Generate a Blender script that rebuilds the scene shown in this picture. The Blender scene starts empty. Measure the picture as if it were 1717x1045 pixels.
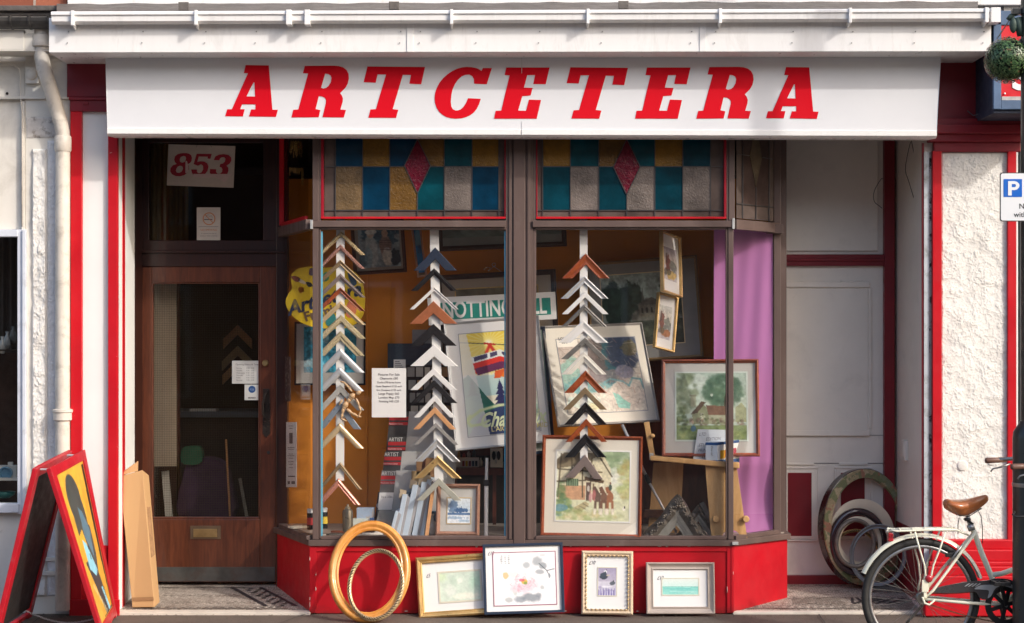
import bpy, bmesh, math, random
import numpy as np
from mathutils import Vector, Matrix, noise as mnoise
from mathutils.geometry import tessellate_polygon
random.seed(7)
R = math.radians
S = bpy.context.scene
# ------------------------------------------------------------------ camera, sky, sun, exposure
D, F, CX, CY, EYE = 11.0, 2970.0, 858.5, 575.0, 1.68
cam_d = bpy.data.cameras.new('camera'); cam = bpy.data.objects.new('camera', cam_d)
S.collection.objects.link(cam); S.camera = cam
cam.location = (0, -D, EYE); cam.rotation_euler = (R(90), 0, 0)
cam_d.sensor_width = 36; cam_d.lens = F/1717*36; cam_d.shift_y = (CY-522.5)/1717
cam_d.clip_end = 400; cam_d.clip_start = .1
SUN = Vector((1.22, -1.0, .96)).normalized()          # towards the sun
w = bpy.data.worlds.new('World'); S.world = w; w.use_nodes = True
nt = w.node_tree; bg = nt.nodes['Background']
sky = nt.nodes.new('ShaderNodeTexSky'); sky.sky_type = 'NISHITA'; sky.sun_disc = False
sky.sun_elevation = math.asin(SUN.z); sky.sun_rotation = math.atan2(SUN.x, SUN.y)
sky.dust_density = 3.2; sky.air_density = 1.0
nt.links.new(sky.outputs[0], bg.inputs[0]); bg.inputs[1].default_value = .28
sl = bpy.data.lights.new('sun', 'SUN'); so = bpy.data.objects.new('sun', sl); S.collection.objects.link(so)
sl.energy = 2.0; sl.angle = R(1.6); sl.color = (1, .955, .895)
so.rotation_euler = SUN.to_track_quat('Z', 'Y').to_euler(); so.location = (6, -6, 8)
S.view_settings.view_transform = 'Standard'; S.view_settings.look = 'None'
S.view_settings.exposure = 0.08; S.view_settings.gamma = 1
S.render.resolution_x = 1024; S.render.resolution_y = 623

# ------------------------------------------------------------------ helpers
def fx(px, y=0): return (px-CX)*(D+y)/F
def fz(py, y=0): return EYE-(py-CY)*(D+y)/F
def W(px, py, y=0): return Vector((fx(px, y), y, fz(py, y)))
def sc(y=0): return (D+y)/F                            # metres per photo pixel at depth y
def lin(c):
    if isinstance(c, str):
        c = c.lstrip('#'); c = [int(c[i:i+2], 16)/255 for i in (0, 2, 4)]
    return tuple((x/12.92 if x <= .04045 else ((x+.055)/1.055)**2.4) for x in c[:3])
ORG = {}
def props(o, label=None, cat=None, group=None, kind=None):
    if label: o['label'] = label
    if cat: o['category'] = cat
    if group: o['group'] = group
    if kind: o['kind'] = kind
    return o
def thing(name, label, cat, loc, group=None, mtx=None):
    o = bpy.data.objects.new(name, None); S.collection.objects.link(o)
    o.empty_display_size = .1
    if mtx is not None: o.matrix_world = mtx
    else: o.location = loc
    ORG[o.name] = Vector(loc) if mtx is None else Vector((0, 0, 0))
    return props(o, label, cat, group)
class MB:
    def __init__(s): s.v = []; s.f = []
    def poly(s, pts):
        n = len(s.v); s.v += [Vector(p) for p in pts]; s.f.append(list(range(n, n+len(pts)))); return s
    def box(s, x0, x1, y0, y1, z0, z1):
        n = len(s.v)
        s.v += [Vector(p) for p in ((x0,y0,z0),(x1,y0,z0),(x1,y1,z0),(x0,y1,z0),(x0,y0,z1),(x1,y0,z1),(x1,y1,z1),(x0,y1,z1))]
        s.f += [[n+i for i in q] for q in ((0,3,2,1),(4,5,6,7),(0,1,5,4),(1,2,6,5),(2,3,7,6),(3,0,4,7))]; return s
    def pb(s, px0, px1, py0, py1, y0, y1):              # box whose FRONT face (at depth y0) covers these photo pixels
        return s.box(fx(px0, y0), fx(px1, y0), y0, y1, fz(py1, y0), fz(py0, y0))
    def hull8(s, a, b):                                 # two quads -> hexahedron
        n = len(s.v); s.v += [Vector(p) for p in a]+[Vector(p) for p in b]
        s.f += [[n+i for i in q] for q in ((0,1,2,3),(7,6,5,4),(0,4,5,1),(1,5,6,2),(2,6,7,3),(3,7,4,0))]; return s
    def beam(s, p0, p1, wd, ht, up=(0, 0, 1)):          # rectangular bar, wd sideways, ht along up
        p0, p1 = Vector(p0), Vector(p1); d = (p1-p0).normalized(); u = Vector(up); sd = d.cross(u).normalized(); u = sd.cross(d).normalized()
        q = [sd*(i*wd/2)+u*(j*ht/2) for i, j in ((-1,-1),(1,-1),(1,1),(-1,1))]
        return s.hull8([p0+k for k in q], [p1+k for k in q])
    def prism(s, pts, a, b, ax='y'):                    # extrude a 2-D outline between a and b along an axis
        def P(p, t): return (p[0], t, p[1]) if ax == 'y' else ((p[0], p[1], t) if ax == 'z' else (t, p[0], p[1]))
        n = len(s.v); m = len(pts)
        s.v += [Vector(P(p, a)) for p in pts]+[Vector(P(p, b)) for p in pts]
        tri = tessellate_polygon([[Vector((p[0], p[1], 0)) for p in pts]])
        s.f += [[n+i for i in t] for t in tri]+[[n+m+i for i in reversed(t)] for t in tri]
        s.f += [[n+i, n+(i+1) % m, n+m+(i+1) % m, n+m+i] for i in range(m)]; return s
    def outline(s, loops, a, b):                        # extruded outline with holes, XZ plane
        n = len(s.v); flat = [p for l in loops for p in l]; m = len(flat)
        s.v += [Vector((p[0], a, p[1])) for p in flat]+[Vector((p[0], b, p[1])) for p in flat]
        tri = tessellate_polygon([[Vector((p[0], p[1], 0)) for p in l] for l in loops])
        s.f += [[n+i for i in t] for t in tri]+[[n+m+i for i in reversed(t)] for t in tri]
        o = 0
        for l in loops:
            k = len(l); s.f += [[n+o+i, n+o+(i+1) % k, n+m+o+(i+1) % k, n+m+o+i] for i in range(k)]; o += k
        return s
    def tube(s, path, r, seg=8, closed=False, flat=1.0):
        path = [Vector(p) for p in path]; m = len(path); rr = r if isinstance(r, (list, tuple)) else [r]*m
        n = len(s.v); ref = None
        for i, p in enumerate(path):
            a = path[(i-1) % m] if (i or closed) else p; b = path[(i+1) % m] if (i < m-1 or closed) else p
            t = (b-a).normalized()
            if ref is None: ref = Vector((0, 1, 0)) if abs(t.y) < .9 else Vector((1, 0, 0))
            u = (ref-t*ref.dot(t)).normalized(); v = t.cross(u); ref = u
            for k in range(seg):
                an = 2*math.pi*k/seg; s.v.append(p+u*(math.cos(an)*rr[i]*flat)+v*(math.sin(an)*rr[i]))
        L = m if closed else m-1
        for i in range(L):
            for k in range(seg):
                s.f.append([n+i*seg+k, n+i*seg+(k+1) % seg, n+((i+1) % m)*seg+(k+1) % seg, n+((i+1) % m)*seg+k])
        if not closed: s.f += [[n+k for k in range(seg)][::-1], [n+(m-1)*seg+k for k in range(seg)]]
        return s
    def lathe(s, prof, c, seg=24, mtx=None):            # prof: (r, h) along local z
        n = len(s.v); c = Vector(c); m = len(prof)
        for r, h in prof:
            for k in range(seg):
                a = 2*math.pi*k/seg; p = Vector((r*math.cos(a), r*math.sin(a), h))
                if mtx: p = mtx @ p
                s.v.append(c+p)
        for i in range(m-1):
            for k in range(seg): s.f.append([n+i*seg+k, n+i*seg+(k+1) % seg, n+(i+1)*seg+(k+1) % seg, n+(i+1)*seg+k])
        s.f += [[n+k for k in range(seg)][::-1], [n+(m-1)*seg+k for k in range(seg)]]; return s
    def ball(s, c, rx, ry, rz, seg=14, rng=9, mtx=None):
        n = len(s.v); c = Vector(c)
        for i in range(rng+1):
            th = math.pi*i/rng
            for k in range(seg):
                a = 2*math.pi*k/seg; p = Vector((rx*math.sin(th)*math.cos(a), ry*math.sin(th)*math.sin(a), rz*math.cos(th)))
                if mtx: p = mtx @ p
                s.v.append(c+p)
        for i in range(rng):
            for k in range(seg): s.f.append([n+i*seg+k, n+(i+1)*seg+k, n+(i+1)*seg+(k+1) % seg, n+i*seg+(k+1) % seg])
        return s
    def sweep(s, ring, prof, N, closedprof=True):       # ring(i, d, h) -> point;   prof list of (inset, height)
        n = len(s.v); m = len(prof)
        for d, h in prof:
            for i in range(N): s.v.append(Vector(ring(i, d, h)))
        for j in range(m if closedprof else m-1):
            k = (j+1) % m
            for i in range(N): s.f.append([n+j*N+i, n+j*N+(i+1) % N, n+k*N+(i+1) % N, n+k*N+i])
        return s
    def build(s, name, m, parent=None, smooth=False, bevel=0, local=False, label=None, kind=None, org=None, autos=None):
        o0 = Vector((0, 0, 0))
        if parent is not None and not local: o0 = ORG.get(parent.name, o0)
        if org is not None: o0 = Vector(org)
        me = bpy.data.meshes.new(name)
        me.from_pydata([tuple(v-o0) for v in s.v], [], s.f)
        bm = bmesh.new(); bm.from_mesh(me)
        bmesh.ops.remove_doubles(bm, verts=bm.verts, dist=1e-6)
        bmesh.ops.recalc_face_normals(bm, faces=bm.faces); bm.to_mesh(me); bm.free()
        if m: me.materials.append(m)
        if smooth: me.polygons.foreach_set('use_smooth', [True]*len(me.polygons))
        if autos: me.set_sharp_from_angle(angle=R(autos))
        o = bpy.data.objects.new(name, me); S.collection.objects.link(o)
        if parent is not None: o.parent = parent; ORG[o.name] = o0
        elif org is not None: o.location = o0; ORG[o.name] = o0
        else: ORG[o.name] = o0
        if bevel:
            b = o.modifiers.new('bevel', 'BEVEL'); b.width = bevel; b.segments = 2; b.limit_method = 'ANGLE'; b.angle_limit = R(40)
        if label: o['label'] = label
        if kind: o['kind'] = kind
        return o
def solo(mb, name, m, label, cat, org=None, group=None, **k):     # a thing that is one mesh
    if org is None:
        xs = [v.x for v in mb.v]; ys = [v.y for v in mb.v]; zs = [v.z for v in mb.v]
        org = ((min(xs)+max(xs))/2, (min(ys)+max(ys))/2, min(zs))
    return props(mb.build(name, m, org=org, **k), label, cat, group)

# ------------------------------------------------------------------ materials
MC = {}
def base_mat(name, rough, metal, spec=.5, coat=0):
    m = bpy.data.materials.new(name); m.use_nodes = True; t = m.node_tree; b = t.nodes['Principled BSDF']
    b.inputs['Roughness'].default_value = rough; b.inputs['Metallic'].default_value = metal
    b.inputs['Specular IOR Level'].default_value = spec
    if coat: b.inputs['Coat Weight'].default_value = coat; b.inputs['Coat Roughness'].default_value = .08
    return m, t, b
def N(t, k, **kw):
    n = t.nodes.new(k)
    for a, v in kw.items():
        if a in n.inputs: n.inputs[a].default_value = v
        else: setattr(n, a, v)
    return n
def mixc(t, fac, a, b, mode='MIX'):
    n = t.nodes.new('ShaderNodeMix'); n.data_type = 'RGBA'; n.blend_type = mode
    for i, v in ((0, fac), (6, a), (7, b)):
        if hasattr(v, 'links') or hasattr(v, 'is_linked'): t.links.new(v, n.inputs[i])
        else: n.inputs[i].default_value = v if i == 0 else (*v[:3], 1)
    return n.outputs[2]
def ramp(t, src, lo, hi, a=0., b=1.):
    n = t.nodes.new('ShaderNodeMapRange'); n.inputs[1].default_value = lo; n.inputs[2].default_value = hi
    n.inputs[3].default_value = a; n.inputs[4].default_value = b; t.links.new(src, n.inputs[0]); return n.outputs[0]
def coords(t, scale=(1, 1, 1), rot=(0, 0, 0)):
    tc = t.nodes.new('ShaderNodeTexCoord'); mp = t.nodes.new('ShaderNodeMapping')
    mp.inputs['Scale'].default_value = scale; mp.inputs['Rotation'].default_value = rot
    t.links.new(tc.outputs['Object'], mp.inputs[0]); return mp.outputs[0]
def noise(t, vec, scale, detail=5, rough=.6, dist=0):
    n = N(t, 'ShaderNodeTexNoise'); n.inputs['Scale'].default_value = scale; n.inputs['Detail'].default_value = detail
    n.inputs['Roughness'].default_value = rough; n.inputs['Distortion'].default_value = dist
    t.links.new(vec, n.inputs['Vector']); return n.outputs['Fac']
def bump(t, b, h, strength, dist=.002):
    n = t.nodes.new('ShaderNodeBump'); n.inputs['Strength'].default_value = strength; n.inputs['Distance'].default_value = dist
    t.links.new(h, n.inputs['Height']); t.links.new(n.outputs[0], b.inputs['Normal'])
def M(name, col, rough=.5, metal=0, var=.12, vs=5, bmp=.15, bs=60, spec=.5, coat=0, dirt=None, stretch=(1, 1, 1), bd=.002):
    """plain paint / plastic / metal with uneven tone, optional dirt=(colour, scale, lo, hi, amount)"""
    if name in MC: return MC[name]
    m, t, b = base_mat(name, rough, metal, spec, coat); c = lin(col) if isinstance(col, str) else col
    v = coords(t, stretch); n = noise(t, v, vs)
    out = mixc(t, ramp(t, n, .3, .7), [x*(1-var) for x in c], [min(1, x*(1+var)) for x in c])
    if dirt:
        dn = noise(t, v, dirt[1], 8, .7, .4); out = mixc(t, ramp(t, dn, dirt[2], dirt[3], 0, dirt[4]), out, lin(dirt[0]))
    t.links.new(out, b.inputs['Base Color'])
    t.links.new(ramp(t, noise(t, v, vs*3.1), .3, .7, max(0, rough-.1), min(1, rough+.12)), b.inputs['Roughness'])
    if bmp: bump(t, b, noise(t, v, bs, 6), bmp, bd)
    MC[name] = m; return m
def wood(name, c1, c2, scale=8, rough=.4, axis=(1, 1, .12), coat=0, bmp=.15):
    if name in MC: return MC[name]
    m, t, b = base_mat(name, rough, 0, .5, coat)
    v = coords(t, axis); n = noise(t, v, scale*3, 8, .65, 1.2); n2 = noise(t, coords(t), 3, 3)
    out = mixc(t, ramp(t, n, .32, .68), lin(c1), lin(c2)); out = mixc(t, ramp(t, n2, .3, .8, 0, .35), out, [x*.6 for x in lin(c1)])
    t.links.new(out, b.inputs['Base Color']); bump(t, b, n, bmp, .0015); MC[name] = m; return m
def rope(name, c1, c2, scale, rot=45, metal=.4, rough=.35):    # carved / twisted mouldings
    if name in MC: return MC[name]
    m, t, b = base_mat(name, rough, metal)
    v = coords(t, (1, 1, 1), (0, R(rot), 0)); wv = N(t, 'ShaderNodeTexWave'); wv.inputs['Scale'].default_value = scale
    wv.inputs['Distortion'].default_value = 2.5; wv.inputs['Detail'].default_value = 2; wv.inputs['Detail Scale'].default_value = 3
    t.links.new(v, wv.inputs['Vector'])
    t.links.new(mixc(t, ramp(t, wv.outputs['Fac'], .25, .6), lin(c2), lin(c1)), b.inputs['Base Color'])
    bump(t, b, wv.outputs['Fac'], .8, .004); MC[name] = m; return m
def attrmat(name='painted_art', rough=.45, coat=0):
    if name in MC: return MC[name]
    m, t, b = base_mat(name, rough, 0, .4, coat); a = t.nodes.new('ShaderNodeAttribute'); a.attribute_name = 'Col'
    t.links.new(a.outputs['Color'], b.inputs['Base Color']); MC[name] = m; return m
def glass(name='window_glass', tint=(.96, .955, .95), gloss=1.0, dust=.0012):
    if name in MC: return MC[name]
    m = bpy.data.materials.new(name); m.use_nodes = True; t = m.node_tree; t.nodes.remove(t.nodes['Principled BSDF'])
    o = t.nodes['Material Output']; tr = t.nodes.new('ShaderNodeBsdfTransparent'); tr.inputs[0].default_value = (*tint, 1)
    gl = t.nodes.new('ShaderNodeBsdfGlossy'); gl.inputs['Roughness'].default_value = .02; gl.inputs[0].default_value = (1, 1, 1, 1)
    lw = t.nodes.new('ShaderNodeLayerWeight'); lw.inputs[0].default_value = .5
    pw = t.nodes.new('ShaderNodeMath'); pw.operation = 'POWER'; pw.inputs[1].default_value = 5; t.links.new(lw.outputs['Facing'], pw.inputs[0])
    mu = t.nodes.new('ShaderNodeMath'); mu.operation = 'MULTIPLY_ADD'; mu.inputs[1].default_value = .5*gloss; mu.inputs[2].default_value = .03*gloss; t.links.new(pw.outputs[0], mu.inputs[0])
    mx = t.nodes.new('ShaderNodeMixShader'); t.links.new(mu.outputs[0], mx.inputs[0]); t.links.new(tr.outputs[0], mx.inputs[1]); t.links.new(gl.outputs[0], mx.inputs[2])
    df = t.nodes.new('ShaderNodeBsdfDiffuse'); df.inputs[0].default_value = (.6, .57, .52, 1)
    v = coords(t, (1, 1, .35)); dn = ramp(t, noise(t, v, 3.5, 8, .65, 1.5), .45, .8, dust*.3, dust*3)
    m2 = t.nodes.new('ShaderNodeMixShader'); t.links.new(dn, m2.inputs[0]); t.links.new(mx.outputs[0], m2.inputs[1]); t.links.new(df.outputs[0], m2.inputs[2])
    bp = t.nodes.new('ShaderNodeBump'); bp.inputs['Strength'].default_value = .05; bp.inputs['Distance'].default_value = .01
    t.links.new(noise(t, coords(t), 1.5, 2), bp.inputs['Height']); t.links.new(bp.outputs[0], gl.inputs['Normal'])
    t.links.new(m2.outputs[0], o.inputs[0]); MC[name] = m; return m

# ------------------------------------------------------------------ painted pictures as coloured meshes
_rs = np.random.RandomState(3)
def vnoise(X, Y, scale, seed=0, octv=4):
    out = np.zeros_like(X); amp = 1; tot = 0
    for o in range(octv):
        rs = np.random.RandomState(seed*31+o); G = rs.rand(64, 64); x = X*scale*(2**o)+7.3*o; y = Y*scale*(2**o)+3.1*o
        xi = np.floor(x).astype(int); yi = np.floor(y).astype(int); fx_ = x-xi; fy_ = y-yi
        fx_ = fx_*fx_*(3-2*fx_); fy_ = fy_*fy_*(3-2*fy_); g = lambda a, b: G[a % 64, b % 64]
        out += amp*((g(xi, yi)*(1-fx_)+g(xi+1, yi)*fx_)*(1-fy_)+(g(xi, yi+1)*(1-fx_)+g(xi+1, yi+1)*fx_)*fy_); tot += amp; amp *= .55
    return out/tot
def rgb(c): return np.array([int(c[i:i+2], 16)/255 for i in (1, 3, 5)])
class Art:
    """u right 0..1, v DOWN 0..1"""
    def __init__(s, nx, ny, bgc, asp=None):
        s.nx, s.ny = nx, ny; s.asp = asp or nx/ny
        s.U, s.V = np.meshgrid(np.linspace(0, 1, nx+1), np.linspace(0, 1, ny+1)); s.C = np.zeros((ny+1, nx+1, 3)); s.C[:] = rgb(bgc)
    def nz(s, sc_, seed=0, o=4): return vnoise(s.U*s.asp, s.V, sc_, seed, o)
    def put(s, mask, c, a=1.0):
        k = (np.clip(mask, 0, 1)*a)[..., None]; s.C = s.C*(1-k)+rgb(c)*k; return s
    def grad(s, c0, c1, v0=0, v1=1):
        k = np.clip((s.V-v0)/(v1-v0), 0, 1)[..., None]; m = ((s.V >= v0-1e-6) & (s.V <= v1+1e-6))[..., None]; g = rgb(c0)*(1-k)+rgb(c1)*k
        s.C = np.where(m, g, s.C); return s
    def blob(s, cx, cy, rx, ry, c, a=1., rough=.35, sc_=9, seed=1, soft=.15):
        d = np.sqrt(((s.U-cx)/rx)**2+((s.V-cy)/ry)**2)+(s.nz(sc_, seed)-.5)*2*rough
        return s.put((1-d)/soft, c, a)
    def rect(s, u0, v0, u1, v1, c, a=1.): return s.put(((s.U >= u0) & (s.U <= u1) & (s.V >= v0) & (s.V <= v1)).astype(float), c, a)
    def poly(s, pts, c, a=1.):
        ins = np.zeros_like(s.U, bool); n = len(pts)
        for i in range(n):
            x0, y0 = pts[i]; x1, y1 = pts[(i+1) % n]
            if y0 == y1: continue
            cnd = ((s.V < y0) != (s.V < y1)) & (s.U < (x1-x0)*(s.V-y0)/(y1-y0)+x0); ins ^= cnd
        return s.put(ins.astype(float), c, a)
    def line(s, pts, wd, c, a=1.):
        for (x0, y0), (x1, y1) in zip(pts[:-1], pts[1:]):
            ax, ay = (x1-x0)*s.asp, y1-y0; L = ax*ax+ay*ay+1e-9; px, py = (s.U-x0)*s.asp, s.V-y0
            t = np.clip((px*ax+py*ay)/L, 0, 1); d = np.sqrt((px-t*ax)**2+(py-t*ay)**2); s.put(np.clip(1.5-d/wd, 0, 1), c, a)
        return s
    def grain(s, amt=.1, sc_=30, seed=5):
        s.C = np.clip(s.C*(1+(s.nz(sc_, seed, 3)-.5)[..., None]*2*amt), 0, 1); return s
    def dab(s, cx, cy, rx, ry, cols, n, size, seed=0, a=.7):
        rs = random.Random(seed)
        for _ in range(n):
            an = rs.random()*6.28; r = math.sqrt(rs.random()); s.blob(cx+rx*r*math.cos(an), cy+ry*r*math.sin(an), size*rs.uniform(.5, 1.3)/s.asp, size*rs.uniform(.4, 1.), rs.choice(cols), a*.8, .45, 18, rs.randint(0, 9), .8)
        return s
    def mesh(s, name, P, parent=None, m=None, local=True, label=None):   # P(u, v) -> point
        nx, ny = s.nx, s.ny; me = bpy.data.meshes.new(name)
        o0 = Vector((0, 0, 0)) if local or parent is None else ORG.get(parent.name, Vector((0, 0, 0)))
        vs = [tuple(P(i/nx, j/ny)-o0) for j in range(ny+1) for i in range(nx+1)]
        fs = [(j*(nx+1)+i, (j+1)*(nx+1)+i, (j+1)*(nx+1)+i+1, j*(nx+1)+i+1) for j in range(ny) for i in range(nx)]
        me.from_pydata(vs, [], fs); at = me.color_attributes.new('Col', 'FLOAT_COLOR', 'POINT')
        c = s.C.reshape(-1, 3); c = np.where(c <= .04045, c/12.92, ((c+.055)/1.055)**2.4)
        at.data.foreach_set('color', np.concatenate([c, np.ones((len(c), 1))], 1).astype(np.float32).ravel())
        me.materials.append(m or attrmat()); o = bpy.data.objects.new(name, me); S.collection.objects.link(o)
        if parent is not None: o.parent = parent; ORG[o.name] = o0
        if label: o['label'] = label
        return o
def text_mb(mb, body, size, at, right=(1, 0, 0), up=(0, 0, 1), depth=.0008, align='LEFT', offset=0, shear=0, sx=1.):
    cu = bpy.data.curves.new('t', 'FONT'); cu.body = body; cu.size = size; cu.align_x = align; cu.offset = offset; cu.shear = shear; cu.resolution_u = 3
    ob = bpy.data.objects.new('t', cu); S.collection.objects.link(ob); dg = bpy.context.evaluated_depsgraph_get()
    me = bpy.data.meshes.new_from_object(ob.evaluated_get(dg)); r = Vector(right).normalized(); u = Vector(up).normalized(); nn = r.cross(u)
    n = len(mb.v); a = Vector(at); mb.v += [a+r*(v.co.x*sx)+u*v.co.y+nn*depth for v in me.vertices]; mb.f += [[n+i for i in p.vertices] for p in me.polygons]
    bpy.data.objects.remove(ob); bpy.data.curves.remove(cu); bpy.data.meshes.remove(me); return mb

# ------------------------------------------------------------------ frames
PROF = {  # (inset fraction, height fraction) front side of a moulding
 'flat': [(0, 0), (0, .9), (.06, 1), (.94, 1), (1, .9), (1, .3)],
 'ridge': [(0, 0), (0, .55), (.12, .8), (.3, 1), (.5, .95), (.62, .7), (.75, .66), (.85, .75), (1, .6), (1, .3)],
 'scoop': [(0, 0), (0, .9), (.1, 1), (.22, .97), (.3, .8), (.5, .58), (.7, .5), (.86, .58), (.92, .62), (1, .5), (1, .3)],
 'round': [(0, 0), (0, .4), (.08, .7), (.25, .93), (.5, 1), (.75, .93), (.92, .7), (1, .4), (1, .2)],
 'step': [(0, 0), (0, .7), (.05, .8), (.3, .8), (.33, 1), (.5, 1), (.55, .7), (.75, .65), (.78, .5), (1, .45), (1, .3)],
}
def rect_ring(w_, h_):
    def ring(i, d, hh):
        c = [(-w_/2+d, d), (w_/2-d, d), (w_/2-d, h_-d), (-w_/2+d, h_-d)][i]; return (c[0], -hh, c[1])
    return ring
def corners_matrix(TL, TR, BL, y, lean, yw=.1):
    """pixel corners of a leaning rectangle -> matrix at its bottom centre, width, height; lean: back offset / height"""
    k = sc(y); a = Vector(((TR[0]-TL[0])*k, 0, -(TR[1]-TL[1])*k)); b = Vector(((TL[0]-BL[0])*k, 0, (BL[1]-TL[1])*k))
    by = lean*b.length; dt = a.x*b.x+a.z*b.z; ay = -dt/by if abs(by) > 1e-4 else 0
    ay = max(-yw*a.length, min(yw*a.length, ay)); a.y = ay; b.y = by
    w_, h_ = a.length, b.length; ux = a.normalized(); uz = (b-ux*b.dot(ux)).normalized(); uy = uz.cross(ux)
    BLw = W(BL[0], BL[1], y); base = BLw+ux*w_/2
    return Matrix(((ux.x, uy.x, uz.x, base.x), (ux.y, uy.y, uz.y, base.y), (ux.z, uy.z, uz.z, base.z), (0, 0, 0, 1))), w_, h_
def picture(name, label, TL, TR, BL, y, fm, fpx, mount=None, art=None, ar=(.15, .15, .85, .85), lean=.12, prof='ridge', depth=.02, cat='picture', group=None, slip=None, extra=None, art_m=None, yw=.1):
    mt, w_, h_ = corners_matrix(TL, TR, BL, y, lean, yw); t = thing(name, label, cat, None, group, mt); k = sc(y); fw = fpx*k
    pr = [(a*fw, b*depth) for a, b in PROF[prof]]
    mb = MB(); mb.sweep(rect_ring(w_, h_), pr, 4); fo = mb.build('frame', fm, t, local=True, bevel=.0006)
    MB().box(-w_/2+fw*.5, w_/2-fw*.5, -.004, -.001, fw*.5, h_-fw*.5).build('backing', M('backing_board', '#8a7355', .8), t, local=True)
    iw, ih = w_-2*fw, h_-2*fw
    if mount: mo = MB().box(-w_/2+fw*.85, w_/2-fw*.85, -.007, -.0045, fw*.85, h_-fw*.85).build('mount', mount, t, local=True)
    if art:
        u0, v0, u1, v1 = ar; x0 = -w_/2+w_*u0; x1 = -w_/2+w_*u1; z1 = h_*(1-v0); z0 = h_*(1-v1)
        art.mesh('artwork', lambda u, v: Vector((x0+(x1-x0)*u, -.0085, z1+(z0-z1)*v)), t, art_m)
        if slip:
            sm, sw = slip; sw *= k
            mb = MB().sweep(lambda i, d, hh: ([(x0-sw+d), (x1+sw-d), (x1+sw-d), (x0-sw+d)][i], -.007-hh, [z0-sw+d, z0-sw+d, z1+sw-d, z1+sw-d][i]), [(0, 0), (0, .003), (sw, .003), (sw, 0)], 4)
            mb.build('slip', sm, t, local=True)
    if extra: extra(t, w_, h_, k)
    return t
def oval(name, label, c, y, rx, ry, roll, lean, width, depth, prof, m, cat='oval frame', yaw=0, mod=None, N_=144, group=None, extra=None):
    """c: pixel centre, rx ry outer radii in px, width of moulding in px"""
    k = sc(y); rx *= k; ry *= k; wd = width*k; ctr = W(c[0], c[1], y)
    rot = Matrix.Rotation(R(yaw), 4, 'Z') @ Matrix.Rotation(R(-lean), 4, 'X') @ Matrix.Rotation(R(roll), 4, 'Y')
    base = ctr+(rot @ Vector((0, 0, -ry))); mt = Matrix.Translation(base) @ rot
    t = thing(name, label, cat, None, group, mt)
    def ring(i, d, h):
        a = 2*math.pi*i/N_; dd, hh = (mod(a, d/wd, h/depth) if mod else (0, 0)); d += dd*wd; h += hh*depth
        return ((rx-d)*math.cos(a), -h, ry+(ry-d)*math.sin(a))
    MB().sweep(ring, [(a*wd, b*depth) for a, b in PROF[prof]], N_).build('moulding', m, t, smooth=True, local=True, autos=50)
    if extra: extra(t, rx, ry, wd, depth)
    return t
# ------------------------------------------------------------------ shared materials
red = M('red_gloss_paint', (.50, .008, .016), .4, 0, .10, 4, .22, 22, .3, 0, ('#d8b4ae', 26, .69, .72, .85), bd=.003)
dred = M('dark_red_gloss_paint', (.20, .006, .014), .38, 0, .12, 4, .35, 18, .5, 0, bd=.003)
cream = M('cream_wall_paint', (.72, .68, .61), .7, 0, .06, 2, .35, 14, .3, 0, ('#8f8578', 3.2, .5, .8, .45), bd=.004)
white = M('white_panel_paint', (.80, .80, .78), .45, 0, .03, 2, .08, 30, .4, 0, ('#a39b8e', 2.4, .6, .85, .3))
pvc = M('white_plastic_fascia', (.80, .79, .78), .35, 0, .03, 3, .04, 30, .5, 0, ('#857c72', 3, .52, .85, .34), (3.5, 1, .8))
pipe_m = M('cream_pipe_paint', (.66, .60, .52), .45, 0, .12, 6, .35, 35, .5, 0, ('#6e6154', 9, .5, .75, .55))
black_m = M('black_gutter_plastic', (.035, .033, .032), .45, 0, .25, 12, .3, 60, .5, 0, ('#6b6660', 10, .5, .8, .5))
brown = M('brown_window_paint', (.115, .078, .068), .42, 0, .16, 5, .22, 45, .35, 0, ('#8d8179', 12, .58, .85, .4), (1, 1, .3))
brown_d = wood('varnished_dark_wood', '#6b3a26', '#452419', 7, .3, (1.6, 1.6, .16), .35, .12)
brown_d2 = wood('varnished_frame_wood', '#351710', '#1e0e0c', 7, .32, (1.6, 1.6, .16), .3, .12)
doorg = M('pale_door_paint', (.82, .755, .67), .42, 0, .05, 3, .12, 30, .5, 0, ('#7b736b', 4, .55, .85, .25))
lead = M('lead_flashing', (.13, .115, .105), .6, 0, .25, 3, .9, 9, .4, 0, ('#3c3733', 6, .4, .7, .6), bd=.02)
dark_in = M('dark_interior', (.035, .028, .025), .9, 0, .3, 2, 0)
gl = glass(); gl2 = glass('dusty_shop_glass', (.86, .84, .80), .35, .0008)
white_p = M('white_card', (.80, .79, .77), .6, 0, .02, 3, .03)
iron = M('black_iron', (.012, .015, .016), .35, 0, .3, 10, .35, 50, .5, .2, ('#3a3f40', 14, .6, .8, .4))

# ------------------------------------------------------------------ ground
def asphalt(name, c, c2, joints=False):
    m, t, b = base_mat(name, .85, 0, .3); v = coords(t); n = noise(t, v, 220, 3, .7); n2 = noise(t, v, 2.2, 6, .65, .6)
    o = mixc(t, ramp(t, n, .35, .65), lin(c), lin(c2)); o = mixc(t, ramp(t, n2, .35, .7, 0, .45), o, [x*.55 for x in lin(c)])
    sp = N(t, 'ShaderNodeTexVoronoi'); sp.inputs['Scale'].default_value = 95; t.links.new(v, sp.inputs['Vector'])
    o = mixc(t, ramp(t, sp.outputs['Distance'], .13, .05, 0, .5), o, lin('#b9aea4'))
    t.links.new(o, b.inputs['Base Color']); bump(t, b, n, .6, .003); return m
pav_m = asphalt('pavement_asphalt', '#5c5149', '#746960'); road_m = asphalt('road_asphalt', '#54504d', '#6e6964')
pav = MB(); KY = -1.60
xs = np.linspace(-14, 14, 113)
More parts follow.
